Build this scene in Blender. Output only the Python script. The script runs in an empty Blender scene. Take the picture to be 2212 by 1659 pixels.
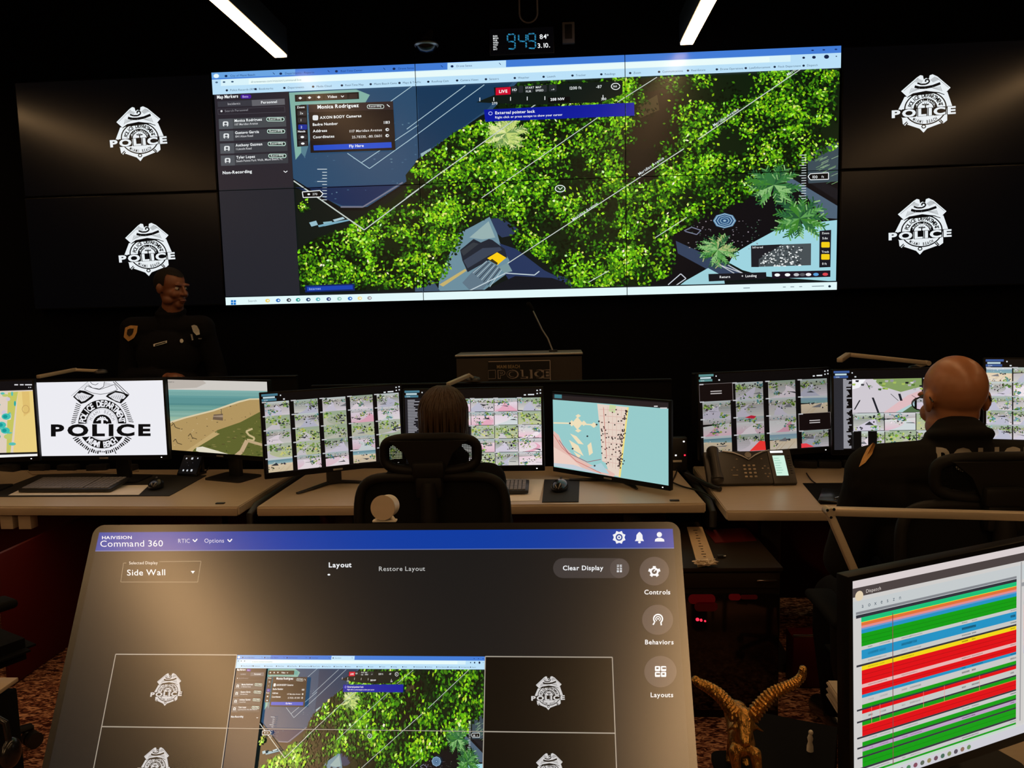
import bpy, bmesh, math, random
import numpy as np
from mathutils import Vector, Matrix, geometry

# ------------------------------------------------------------------ camera, world, exposure
scene = bpy.context.scene
COL = scene.collection
F_PX, YAW, PITCH, ROLL, EYE = 1660.0, 0.0564, 0.1039, -0.0250, Vector((0, 0, 1.6))


def _basis():
    fwd = Vector((-math.sin(YAW) * math.cos(PITCH), math.cos(YAW) * math.cos(PITCH), -math.sin(PITCH)))
    right = Vector((math.cos(YAW), math.sin(YAW), 0))
    up = right.cross(fwd)
    c, s = math.cos(ROLL), math.sin(ROLL)
    r2 = right * c + up * s
    u2 = up * c - right * s
    return r2, u2, fwd


RGT, UPV, FWD = _basis()
cam_data = bpy.data.cameras.new('camera')
cam_data.sensor_fit = 'HORIZONTAL'
cam_data.sensor_width = 36.0
cam_data.lens = F_PX * 36.0 / 2212.0
cam_data.clip_start = 0.02
cam = bpy.data.objects.new('camera', cam_data)
COL.objects.link(cam)
_m = Matrix((RGT, UPV, -FWD)).transposed().to_4x4()
_m.translation = EYE
cam.matrix_world = _m
scene.camera = cam

world = bpy.data.worlds.new('world')
scene.world = world
world.use_nodes = True
world.node_tree.nodes['Background'].inputs[0].default_value = (0.5, 0.6, 1.0, 1)
world.node_tree.nodes['Background'].inputs[1].default_value = 0.0015

vs = scene.view_settings
scene.display_settings.display_device = 'sRGB'
vs.view_transform = 'Standard'
vs.look = 'None'
vs.gamma = 1.0
vs.exposure = 0.0
vs.use_curve_mapping = False

LAMP_STRENGTH = 19.0
LAMP_COLOUR = (1.0, 0.60, 0.28)
PI = math.pi


def ray(px, py):
    """viewing direction of a point of the photograph (2212 x 1659)"""
    return FWD + RGT * ((px - 1106) / F_PX) - UPV * ((py - 829.5) / F_PX)


def at_y(px, py, Y):
    d = ray(px, py)
    return EYE + d * (Y / d.y)


def at_z(px, py, Z):
    d = ray(px, py)
    return EYE + d * ((Z - EYE.z) / d.z)


# ------------------------------------------------------------------ object helpers
ORG = {}


def tag(o, label=None, cat=None, group=None, kind=None):
    if label: o['label'] = label
    if cat: o['category'] = cat
    if group: o['group'] = group
    if kind: o['kind'] = kind
    return o


def thing(name, loc, label, cat, group=None):
    o = bpy.data.objects.new(name, None)
    o.empty_display_size = 0.05
    o.location = loc
    COL.objects.link(o)
    ORG[o.name] = Vector(loc)
    return tag(o, label, cat, group)


class MB:
    """collects shapes in world coordinates, build() links them as one mesh object"""

    def __init__(self, M=None):
        self.v, self.f, self.M = [], [], M or Matrix()

    def add(self, vs_, fs_):
        n = len(self.v)
        M = self.M
        self.v += [M @ Vector(p) for p in vs_]
        self.f += [tuple(i + n for i in f) for f in fs_]
        return self

    def bm(self, b):
        b.verts.index_update()
        self.add([v.co.copy() for v in b.verts], [[v.index for v in f.verts] for f in b.faces])
        b.free()
        return self

    def box(self, c, s, bev=0.0, rz=0.0, rot=None, seg=2):
        b = bmesh.new()
        bmesh.ops.create_cube(b, size=1.0)
        for v in b.verts:
            v.co = Vector((v.co.x * s[0], v.co.y * s[1], v.co.z * s[2]))
        if bev > 0:
            bmesh.ops.bevel(b, geom=list(b.edges), offset=min(bev, min(s) * 0.49), segments=seg, affect='EDGES', profile=0.5)
        R = rot if rot else Matrix.Rotation(rz, 3, 'Z')
        for v in b.verts:
            v.co = R @ v.co + Vector(c)
        return self.bm(b)

    def cyl(self, p0, p1, r0, r1=None, n=20, caps=True):
        r1 = r0 if r1 is None else r1
        return self.tube([p0, p1], [r0, r1], n, caps)

    def tube(self, path, r, n=10, caps=True, flat=None):
        P = [Vector(p) for p in path]
        R = r if isinstance(r, (list, tuple)) else [r] * len(P)
        vv, ff = [], []
        prev = None
        for i, p in enumerate(P):
            t = (P[min(i + 1, len(P) - 1)] - P[max(i - 1, 0)])
            t = t.normalized() if t.length > 1e-9 else Vector((0, 0, 1))
            if prev is None:
                a = Vector((0, 0, 1)) if abs(t.z) < 0.9 else Vector((0, 1, 0))
                x = t.cross(a).normalized()
            else:
                x = (prev - t * prev.dot(t)).normalized()
            prev = x
            y = t.cross(x)
            for k in range(n):
                an = 2 * PI * k / n
                vv.append(p + x * (R[i] * math.cos(an)) + y * (R[i] * math.sin(an) * (flat or 1)))
        for i in range(len(P) - 1):
            for k in range(n):
                ff.append((i * n + k, i * n + (k + 1) % n, (i + 1) * n + (k + 1) % n, (i + 1) * n + k))
        if caps:
            ff.append(tuple(range(n))[::-1])
            ff.append(tuple(range((len(P) - 1) * n, len(P) * n)))
        return self.add(vv, ff)

    def cap(self, p0, p1, r0, r1, n=16, sx=1.0, side=None):
        """tapered capsule; sx squeezes it across the axis `side`"""
        p0, p1 = Vector(p0), Vector(p1)
        t = (p1 - p0)
        L = t.length
        t = t / L if L > 1e-9 else Vector((0, 0, 1))
        a = Vector(side) if side else (Vector((0, 0, 1)) if abs(t.z) < 0.9 else Vector((0, 1, 0)))
        x = (a - t * a.dot(t)).normalized()
        y = t.cross(x)
        rings = []
        for k in range(1, 5):
            an = PI / 2 * (1 - k / 4.0)
            rings.append((p0 - t * (r0 * math.sin(an)), r0 * math.cos(an)))
        for k in range(0, 4):
            an = PI / 2 * (k / 4.0)
            rings.append((p1 + t * (r1 * math.sin(an)), r1 * math.cos(an)))
        vv = [p0 - t * r0]
        for c, r in rings:
            for k in range(n):
                an = 2 * PI * k / n
                vv.append(c + x * (r * math.cos(an) * sx) + y * (r * math.sin(an)))
        vv.append(p1 + t * r1)
        m = len(rings)
        ff = [(0, 1 + (k + 1) % n, 1 + k) for k in range(n)]
        for i in range(m - 1):
            for k in range(n):
                a0 = 1 + i * n
                ff.append((a0 + k, a0 + (k + 1) % n, a0 + n + (k + 1) % n, a0 + n + k))
        e = 1 + m * n
        ff += [(e, 1 + (m - 1) * n + k, 1 + (m - 1) * n + (k + 1) % n) for k in range(n)]
        return self.add(vv, ff)

    def ell(self, c, r, rot=None, sub=3, keep=None):
        b = bmesh.new()
        bmesh.ops.create_icosphere(b, subdivisions=sub, radius=1.0)
        for v in b.verts:
            v.co = Vector((v.co.x * r[0], v.co.y * r[1], v.co.z * r[2]))
        if keep:
            bmesh.ops.delete(b, geom=[v for v in b.verts if not keep(v.co)], context='VERTS')
        for v in b.verts:
            v.co = (rot @ v.co if rot else v.co) + Vector(c)
        return self.bm(b)

    def prism(self, poly, d0, d1, axis='z'):
        n = len(poly)
        if axis == 'z':
            f3 = lambda p, d: (p[0], p[1], d)
        elif axis == 'y':
            f3 = lambda p, d: (p[0], d, p[1])
        else:
            f3 = lambda p, d: (d, p[0], p[1])
        vv = [f3(p, d0) for p in poly] + [f3(p, d1) for p in poly]
        ff = [tuple(range(n))[::-1], tuple(range(n, 2 * n))]
        ff += [(i, (i + 1) % n, n + (i + 1) % n, n + i) for i in range(n)]
        return self.add(vv, ff)

    def ring(self, outer, inner, d0, d1, axis='y'):
        """frame between two outlines with the same point count"""
        n = len(outer)
        if axis == 'y':
            f3 = lambda p, d: (p[0], d, p[1])
        else:
            f3 = lambda p, d: (p[0], p[1], d)
        vv = [f3(p, d0) for p in outer] + [f3(p, d0) for p in inner] + [f3(p, d1) for p in outer] + [f3(p, d1) for p in inner]
        ff = []
        for i in range(n):
            j = (i + 1) % n
            ff += [(i, j, n + j, n + i), (2 * n + i, 3 * n + i, 3 * n + j, 2 * n + j),
                   (i, 2 * n + i, 2 * n + j, j), (n + i, n + j, 3 * n + j, 3 * n + i)]
        return self.add(vv, ff)

    def lathe(self, prof, c, n=28, rot=None):
        vv, ff = [], []
        for r, z in prof:
            for k in range(n):
                an = 2 * PI * k / n
                p = Vector((r * math.cos(an), r * math.sin(an), z))
                vv.append((rot @ p if rot else p) + Vector(c))
        m = len(prof)
        for i in range(m - 1):
            for k in range(n):
                ff.append((i * n + k, i * n + (k + 1) % n, (i + 1) * n + (k + 1) % n, (i + 1) * n + k))
        ff.append(tuple(range(n))[::-1])
        ff.append(tuple(range((m - 1) * n, m * n)))
        return self.add(vv, ff)

    def build(self, name, mat, parent=None, label=None, ang=40, loc=None):
        me = bpy.data.meshes.new(name)
        o = bpy.data.objects.new(name, me)
        if parent is not None:
            org = ORG[parent.name]
            o.parent = parent
        elif loc is not None:
            org = Vector(loc)
            o.location = org
        else:
            xs = [v.x for v in self.v]; ys = [v.y for v in self.v]; zs = [v.z for v in self.v]
            org = Vector(((min(xs) + max(xs)) / 2, (min(ys) + max(ys)) / 2, min(zs)))
            o.location = org
        me.from_pydata([tuple(v - org) for v in self.v], [], self.f)
        me.validate()
        b = bmesh.new()
        b.from_mesh(me)
        bmesh.ops.recalc_face_normals(b, faces=b.faces)
        b.to_mesh(me)
        b.free()
        for p in me.polygons:
            p.use_smooth = True
        me.set_sharp_from_angle(angle=math.radians(ang))
        me.materials.append(mat)
        COL.objects.link(o)
        ORG[o.name] = org
        if label: o['label'] = label
        return o


def rrect(cx, cy, w, h, r, n=5):
    pts = []
    for sx, sy, a0 in ((1, 1, 0), (-1, 1, 90), (-1, -1, 180), (1, -1, 270)):
        for k in range(n + 1):
            a = math.radians(a0 + 90 * k / n)
            pts.append((cx + sx * (w / 2 - r) + r * math.cos(a), cy + sy * (h / 2 - r) + r * math.sin(a)))
    return pts


def pose(x, y, z, yaw, tilt=0.0):
    return Matrix.Translation((x, y, z)) @ Matrix.Rotation(yaw, 4, 'Z') @ Matrix.Rotation(-tilt, 4, 'X')


# ------------------------------------------------------------------ materials
def mat(name, col, rough=0.5, metal=0.0, spec=0.5, var=0.12, scale=30.0, bump=0.0, emit=None, strength=0.0, stretch=None, coat=0.0, bdist=0.004):
    m = bpy.data.materials.new(name)
    m.use_nodes = True
    nt = m.node_tree
    b = nt.nodes['Principled BSDF']
    b.inputs['Roughness'].default_value = rough
    b.inputs['Metallic'].default_value = metal
    b.inputs['Specular IOR Level'].default_value = spec
    b.inputs['Coat Weight'].default_value = coat
    tc = nt.nodes.new('ShaderNodeTexCoord')
    mp = nt.nodes.new('ShaderNodeMapping')
    if stretch: mp.inputs['Scale'].default_value = stretch
    nt.links.new(tc.outputs['Object'], mp.inputs[0])
    nz = nt.nodes.new('ShaderNodeTexNoise')
    nz.inputs['Scale'].default_value = scale
    nz.inputs['Detail'].default_value = 5
    nt.links.new(mp.outputs[0], nz.inputs['Vector'])
    mx = nt.nodes.new('ShaderNodeMix')
    mx.data_type = 'RGBA'
    mx.inputs[6].default_value = tuple(c * (1 - var) for c in col) + (1,)
    mx.inputs[7].default_value = tuple(min(1, c * (1 + var)) for c in col) + (1,)
    nt.links.new(nz.outputs['Fac'], mx.inputs[0])
    nt.links.new(mx.outputs[2], b.inputs['Base Color'])
    if bump:
        bp = nt.nodes.new('ShaderNodeBump')
        bp.inputs['Strength'].default_value = bump
        bp.inputs['Distance'].default_value = bdist
        nt.links.new(nz.outputs['Fac'], bp.inputs['Height'])
        nt.links.new(bp.outputs[0], b.inputs['Normal'])
    if emit:
        b.inputs['Emission Color'].default_value = tuple(emit) + (1,)
        b.inputs['Emission Strength'].default_value = strength
    return m


def screen_mat(name, strength, rough, spec=0.5, attr='picture'):
    """a lit display: the picture's own colours are what it gives off"""
    m = bpy.data.materials.new(name)
    m.use_nodes = True
    nt = m.node_tree
    b = nt.nodes['Principled BSDF']
    b.inputs['Base Color'].default_value = (0.0015, 0.0015, 0.0018, 1)
    b.inputs['Roughness'].default_value = rough
    b.inputs['Specular IOR Level'].default_value = spec
    a = nt.nodes.new('ShaderNodeAttribute')
    a.attribute_name = attr
    nt.links.new(a.outputs['Color'], b.inputs['Emission Color'])
    b.inputs['Emission Strength'].default_value = strength
    m.cycles.emission_sampling = 'NONE' if strength < 0.01 else 'AUTO'
    return m


def carpet_mat():
    m = bpy.data.materials.new('carpet')
    m.use_nodes = True
    nt = m.node_tree
    b = nt.nodes['Principled BSDF']
    b.inputs['Roughness'].default_value = 0.95
    b.inputs['Specular IOR Level'].default_value = 0.1
    tc = nt.nodes.new('ShaderNodeTexCoord')
    mp = nt.nodes.new('ShaderNodeMapping')
    mp.inputs['Scale'].default_value = (1.0, 2.2, 1.0)
    nt.links.new(tc.outputs['Object'], mp.inputs[0])
    v = nt.nodes.new('ShaderNodeTexNoise')
    v.inputs['Scale'].default_value = 34
    v.inputs['Detail'].default_value = 3
    v.inputs['Distortion'].default_value = 1.2
    nt.links.new(mp.outputs[0], v.inputs['Vector'])
    r = nt.nodes.new('ShaderNodeValToRGB')
    r.color_ramp.elements[0].position = 0.40
    r.color_ramp.elements[0].color = (0.03, 0.006, 0.005, 1)
    r.color_ramp.elements[1].position = 0.62
    r.color_ramp.elements[1].color = (0.55, 0.30, 0.18, 1)
    e = r.color_ramp.elements.new(0.51)
    e.color = (0.20, 0.07, 0.04, 1)
    nt.links.new(v.outputs['Fac'], r.inputs[0])
    nt.links.new(r.outputs[0], b.inputs['Base Color'])
    bp = nt.nodes.new('ShaderNodeBump')
    bp.inputs['Strength'].default_value = 0.5
    bp.inputs['Distance'].default_value = 0.006
    nt.links.new(v.outputs['Fac'], bp.inputs['Height'])
    nt.links.new(bp.outputs[0], b.inputs['Normal'])
    return m


M = {}
M['wall'] = mat('black_wall_paint', (0.0026, 0.003, 0.0045), 0.8, spec=0.04, var=0.2, scale=6)
M['ceiling'] = mat('black_ceiling', (0.006, 0.006, 0.007), 0.9, spec=0.05, scale=8)
M['carpet'] = carpet_mat()
M['black'] = mat('black_plastic', (0.012, 0.012, 0.013), 0.45, scale=60)
M['black_gloss'] = mat('glossy_black_plastic', (0.010, 0.010, 0.011), 0.22, scale=40)
M['black_matte'] = mat('matte_black', (0.005, 0.005, 0.006), 0.85, spec=0.06, scale=60)
M['bezel'] = mat('black_bezel', (0.0045, 0.0045, 0.005), 0.42, spec=0.14, scale=70)
M['panel_glass'] = mat('black_anti_glare_glass', (0.010, 0.009, 0.008), 0.22, spec=1.0, scale=60)
M['desk'] = mat('tan_laminate', (0.46, 0.375, 0.275), 0.36, spec=0.5, var=0.10, scale=9, stretch=(1, 9, 9))
M['desk_edge'] = mat('tan_edge_band', (0.36, 0.28, 0.20), 0.5, spec=0.4, var=0.1, scale=14, stretch=(1, 12, 12))
M['dark_metal'] = mat('dark_metal', (0.05, 0.05, 0.052), 0.4, metal=0.6, scale=50)
M['lamp_metal'] = mat('brushed_lamp_metal', (0.46, 0.38, 0.28), 0.42, metal=0.35, var=0.06, scale=40, stretch=(1, 14, 14))
M['chrome'] = mat('chrome', (0.6, 0.58, 0.55), 0.18, metal=1.0, var=0.05)
M['keys'] = mat('grey_keys', (0.17, 0.165, 0.18), 0.5, var=0.1)
M['white_plastic'] = mat('white_plastic', (0.72, 0.66, 0.58), 0.4, var=0.04)
M['paper'] = mat('paper', (0.75, 0.70, 0.62), 0.8, spec=0.2, var=0.08, scale=12)
M['mouse_mat'] = mat('dark_mat', (0.022, 0.021, 0.02), 0.75, spec=0.2, scale=80)
M['red_panel'] = mat('deep_red_panel', (0.075, 0.003, 0.004), 0.55, spec=0.3, scale=5)
M['cabinet'] = mat('black_cabinet_lacquer', (0.016, 0.010, 0.006), 0.5, spec=0.12, scale=10)
M['glass_door'] = mat('smoked_glass_door', (0.006, 0.004, 0.004), 0.08, spec=0.7, scale=10)
M['red_led'] = mat('red_led', (0.2, 0.0, 0.0), 0.4, emit=(1.0, 0.02, 0.05), strength=2.2)
M['white_led'] = mat('white_led', (0.6, 0.6, 0.6), 0.4, emit=(1.0, 1.0, 1.0), strength=1.6)
M['lamp'] = mat('lit_diffuser', (0.8, 0.8, 0.8), 0.5, emit=LAMP_COLOUR, strength=LAMP_STRENGTH)
M['gold'] = mat('antique_gold', (0.50, 0.28, 0.07), 0.26, metal=0.9, var=0.9, scale=120, bump=0.8, stretch=(1, 1, 0.4), bdist=0.008)
M['tan_strip'] = mat('tan_perforated_strip', (0.55, 0.40, 0.24), 0.5, var=0.12, scale=30)
M['lectern'] = mat('dark_brown_veneer', (0.016, 0.010, 0.006), 0.55, spec=0.3, var=0.15, scale=8, stretch=(1, 1, 8))
M['silver_trim'] = mat('silver_trim', (0.40, 0.38, 0.36), 0.35, metal=0.7, var=0.05)
M['fabric'] = mat('black_uniform_cloth', (0.0045, 0.0045, 0.006), 0.9, spec=0.1, var=0.25, scale=50, bump=0.25)
M['jacket'] = mat('black_jacket_cloth', (0.006, 0.0055, 0.005), 0.85, spec=0.14, var=0.3, scale=24, bump=0.3)
M['chair_frame'] = mat('black_chair_frame', (0.008, 0.0075, 0.007), 0.5, spec=0.13, scale=50)
M['chair_mesh'] = mat('black_chair_mesh', (0.005, 0.005, 0.005), 0.85, spec=0.08, scale=90, bump=0.2)
M['skin_dark'] = mat('dark_brown_skin', (0.17, 0.062, 0.030), 0.42, spec=0.45, var=0.16, scale=24)
M['skin_brown'] = mat('brown_skin', (0.32, 0.135, 0.062), 0.38, spec=0.45, var=0.14, scale=22)
M['skin_light'] = mat('light_skin', (0.50, 0.24, 0.15), 0.45, spec=0.4, var=0.12, scale=24)
M['hair_black'] = mat('short_black_hair', (0.010, 0.008, 0.007), 0.8, spec=0.2, var=0.3, scale=200, bump=0.4)
M['hair_brown'] = mat('light_brown_hair', (0.040, 0.021, 0.009), 0.42, spec=0.3, var=0.9, scale=34, bump=0.8, stretch=(6, 6, 0.35))
M['eye'] = mat('eye_white', (0.55, 0.5, 0.46), 0.25, var=0.05)
M['pupil'] = mat('dark_iris', (0.012, 0.008, 0.006), 0.2, var=0.05)
M['lip'] = mat('lip', (0.20, 0.065, 0.05), 0.45, var=0.08)
M['gold_patch'] = mat('gold_embroidery', (0.50, 0.27, 0.08), 0.6, var=0.45, scale=120)
M['silver'] = mat('polished_silver', (0.62, 0.62, 0.60), 0.3, metal=0.7, var=0.2, scale=120)
M['reflective_print'] = mat('grey_reflective_print', (0.22, 0.20, 0.17), 0.5, var=0.1)
M['screen'] = screen_mat('lit_monitor_picture', 1.0, 0.35, 0.35)
M['wall_screen'] = screen_mat('lit_wall_picture', 1.0, 0.30, 0.30)
M['side_screen'] = screen_mat('dark_wall_picture', 1.0, 0.22, 0.32)
M['touch_screen'] = screen_mat('lit_touch_picture', 1.0, 0.22, 1.0)
M['printed'] = screen_mat('printed_panel', 0.0, 0.45, 0.4)


def printed_mat():
    """ink on a sign: the picture attribute is its base colour"""
    m = M['printed']
    nt = m.node_tree
    a = [n for n in nt.nodes if n.type == 'ATTRIBUTE'][0]
    b = nt.nodes['Principled BSDF']
    for l in list(nt.links): nt.links.remove(l)
    nt.links.new(a.outputs['Color'], b.inputs['Base Color'])
    nt.links.new(b.outputs[0], nt.nodes['Material Output'].inputs[0])


printed_mat()

# ------------------------------------------------------------------ pictures on displays
GLYPH = {}


def glyph(ch, bold):
    k = (ch, bold)
    if k in GLYPH: return GLYPH[k]
    cu = bpy.data.curves.new('glyph', 'FONT')
    cu.body = ch
    cu.size = 1.0
    cu.offset = bold
    cu.resolution_u = 3
    o = bpy.data.objects.new('glyph', cu)
    COL.objects.link(o)
    dg = bpy.context.evaluated_depsgraph_get()
    me = o.evaluated_get(dg).to_mesh()
    me.calc_loop_triangles()
    vv = [(v.co.x, v.co.y) for v in me.vertices]
    tt = [tuple(t.vertices) for t in me.loop_triangles]
    adv = (max(p[0] for p in vv) + 0.07) if vv else 0.27
    o.evaluated_get(dg).to_mesh_clear()
    bpy.data.objects.remove(o)
    bpy.data.curves.remove(cu)
    GLYPH[k] = (vv, tt, adv)
    return GLYPH[k]


CAP = max(p[1] for p in glyph('H', 0.0)[0])


def lin(c):
    out = []
    for x in c[:3]:
        x = x / 255.0
        out.append(x / 12.92 if x <= 0.04045 else ((x + 0.055) / 1.055) ** 2.4)
    return out


def homog(src, dst=((0, 0), (1, 0), (1, 1), (0, 1))):
    A, B = [], []
    for (x, y), (u, v) in zip(src, dst):
        A.append([x, y, 1, 0, 0, 0, -u * x, -u * y]); B.append(u)
        A.append([0, 0, 0, x, y, 1, -v * x, -v * y]); B.append(v)
    h = np.linalg.solve(np.array(A, float), np.array(B, float))

    def f(x, y):
        w = h[6] * x + h[7] * y + 1
        return ((h[0] * x + h[1] * y + h[2]) / w, (h[3] * x + h[4] * y + h[5]) / w)
    return f


class Painter:
    """flat coloured shapes on the face of a display, in thin layers"""

    def __init__(self, W, H, mp, dz=2e-5):
        self.W, self.H, self.mp, self.dz, self.z = W, H, mp, dz, 0.0
        self.shade = 1.0
        self.v, self.f, self.c = [], [], []

    def up(self, k=1):
        self.z += self.dz * k

    def raw(self, pts, tris, col):
        n = len(self.v)
        for x, y in pts:
            u, v = self.mp(x, y)
            self.v.append(((u - 0.5) * self.W, -self.z, (0.5 - v) * self.H))
        c = lin(col)
        for t in tris:
            self.f.append(tuple(i + n for i in t))
            self.c.append(c)

    def poly(self, pts, col, up=True):
        if up: self.up()
        n = len(pts)
        if n <= 3:
            tr = [tuple(range(n))]
        else:
            tr = geometry.tessellate_polygon([[Vector((p[0], p[1], 0)) for p in pts]])
        self.raw(pts, tr, col)

    def rect(self, x0, y0, x1, y1, col, up=True):
        self.poly([(x0, y0), (x1, y0), (x1, y1), (x0, y1)], col, up)

    def rrect(self, x0, y0, x1, y1, r, col):
        self.poly(rrect((x0 + x1) / 2, (y0 + y1) / 2, x1 - x0, y1 - y0, r, 4), col)

    def ell(self, cx, cy, rx, ry, col, n=28, up=True):
        self.poly([(cx + rx * math.cos(2 * PI * k / n), cy + ry * math.sin(2 * PI * k / n)) for k in range(n)], col, up)

    def band(self, cx, cy, rx, ry, wx, wy, a0, a1, col, n=32, up=True):
        """part of an elliptical ring; angles in degrees, 90 is straight up"""
        if up: self.up()
        pts = []
        for k in range(n + 1):
            a = math.radians(a0 + (a1 - a0) * k / n)
            pts.append((cx + rx * math.cos(a), cy - ry * math.sin(a)))
            pts.append((cx + (rx - wx) * math.cos(a), cy - (ry - wy) * math.sin(a)))
        tr = []
        for k in range(n):
            i = 2 * k
            tr += [(i, i + 1, i + 3), (i, i + 3, i + 2)]
        self.raw(pts, tr, col)

    def line(self, x0, y0, x1, y1, w, col, up=True):
        dx, dy = x1 - x0, y1 - y0
        L = math.hypot(dx, dy) or 1
        nx, ny = -dy / L * w / 2, dx / L * w / 2
        self.poly([(x0 + nx, y0 + ny), (x1 + nx, y1 + ny), (x1 - nx, y1 - ny), (x0 - nx, y0 - ny)], col, up)

    def path(self, pts, w, col):
        self.up()
        for a, b in zip(pts[:-1], pts[1:]):
            self.line(a[0], a[1], b[0], b[1], w, col, False)

    def frame(self, x0, y0, x1, y1, w, col):
        self.path([(x0, y0), (x1, y0), (x1, y1), (x0, y1), (x0, y0)], w, col)

    def text(self, s, x, y, h, col, ang=0.0, bold=0.0, sx=1.0, align='l', up=True, gap=0.0):
        """baseline starts at x, y; h is the height of a capital"""
        if up: self.up()
        k = h / CAP
        tot = sum((glyph(ch, bold)[2] + gap) for ch in s) * k * sx
        a = math.radians(ang)
        rx, ry, ux, uy = math.cos(a), -math.sin(a), -math.sin(a), -math.cos(a)
        t = {'l': 0, 'c': -tot / 2, 'r': -tot}[align]
        for ch in s:
            vv, tt, adv = glyph(ch, bold)
            if tt:
                self.raw([(x + rx * (t + p[0] * k * sx) + ux * p[1] * k, y + ry * (t + p[0] * k * sx) + uy * p[1] * k) for p in vv], tt, col)
            t += (adv + gap) * k * sx
        return tot

    def arc_text(self, s, cx, cy, rx, ry, a0, a1, h, col, bold=0.0, sx=1.0, inside=False):
        """letters spread from angle a0 to a1 around an ellipse"""
        self.up()
        k = h / CAP
        for i, ch in enumerate(s):
            a = math.radians(a0 + (a1 - a0) * (i + 0.5) / len(s))
            vv, tt, adv = glyph(ch, bold)
            if not tt: continue
            px, py = cx + rx * math.cos(a), cy - ry * math.sin(a)
            nx, ny = math.cos(a) / rx, -math.sin(a) / ry
            L = math.hypot(nx, ny)
            ux, uy = nx / L, ny / L
            if inside: ux, uy = -ux, -uy
            rx_, ry_ = -uy, ux
            w = adv / 2
            self.raw([(px + rx_ * (p[0] - w) * k * sx + ux * p[1] * k, py + ry_ * (p[0] - w) * k * sx + uy * p[1] * k) for p in vv], tt, col)

    def verts(self, Mx):
        return [Mx @ Vector(p) for p in self.v]

    def build(self, name, mate, parent, Mx, clip=None):
        """link the picture; clip = (x0, x1, z0, z1) keeps only that part of the face"""
        vv, ff, cc = self.v, self.f, self.c
        clip = clip or (-self.W / 2, self.W / 2, -self.H / 2, self.H / 2)
        if clip:
            v2, f2, c2 = [], [], []
            x0, x1, z0, z1 = clip
            for f, c in zip(ff, cc):
                P = [vv[i] for i in f]
                if max(p[0] for p in P) <= x0 or min(p[0] for p in P) >= x1 or max(p[2] for p in P) <= z0 or min(p[2] for p in P) >= z1:
                    continue
                for ax, lim, sg in ((0, x0, 1), (0, x1, -1), (2, z0, 1), (2, z1, -1)):
                    Q = []
                    for a, b in zip(P, P[1:] + P[:1]):
                        da, db = (a[ax] - lim) * sg, (b[ax] - lim) * sg
                        if da >= 0: Q.append(a)
                        if da * db < 0:
                            t = da / (da - db)
                            Q.append(tuple(a[i] + (b[i] - a[i]) * t for i in range(3)))
                    P = Q
                    if len(P) < 3: break
                if len(P) < 3: continue
                n = len(v2)
                v2 += P
                f2.append(tuple(range(n, n + len(P))))
                c2.append(c)
            vv, ff, cc = v2, f2, c2
        org = ORG[parent.name]
        me = bpy.data.meshes.new(name)
        # every face is wound so that it looks out of the display
        f3 = []
        for f in ff:
            a, b, c = vv[f[0]], vv[f[1]], vv[f[2]]
            cr = (b[0] - a[0]) * (c[2] - a[2]) - (b[2] - a[2]) * (c[0] - a[0])
            f3.append(f if cr > 0 else tuple(reversed(f)))
        me.from_pydata([tuple(Mx @ Vector(p) - org) for p in vv], [], f3)
        at = me.color_attributes.new('picture', 'FLOAT_COLOR', 'CORNER')
        arr = np.ones((len(me.loops), 4), np.float32)
        cnt = np.array([len(f) for f in f3])
        arr[:, :3] = np.repeat(np.array(cc, np.float32), cnt, axis=0)
        at.data.foreach_set('color', arr.ravel())
        me.materials.append(mate)
        o = bpy.data.objects.new(name, me)
        o.parent = parent
        COL.objects.link(o)
        ORG[o.name] = org
        return o


def inside(px, py, poly):
    n = len(poly)
    r = np.zeros(len(px), bool)
    j = n - 1
    for i in range(n):
        xi, yi = poly[i]; xj, yj = poly[j]
        c = ((yi > py) != (yj > py)) & (px < (xj - xi) * (py - yi) / ((yj - yi) or 1e-9) + xi)
        r ^= c
        j = i
    return r


LEAF = [(7, 17, 5), (14, 38, 9), (32, 78, 14), (64, 126, 16), (108, 176, 16), (156, 220, 30), (200, 238, 110), (228, 244, 196)]


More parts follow.
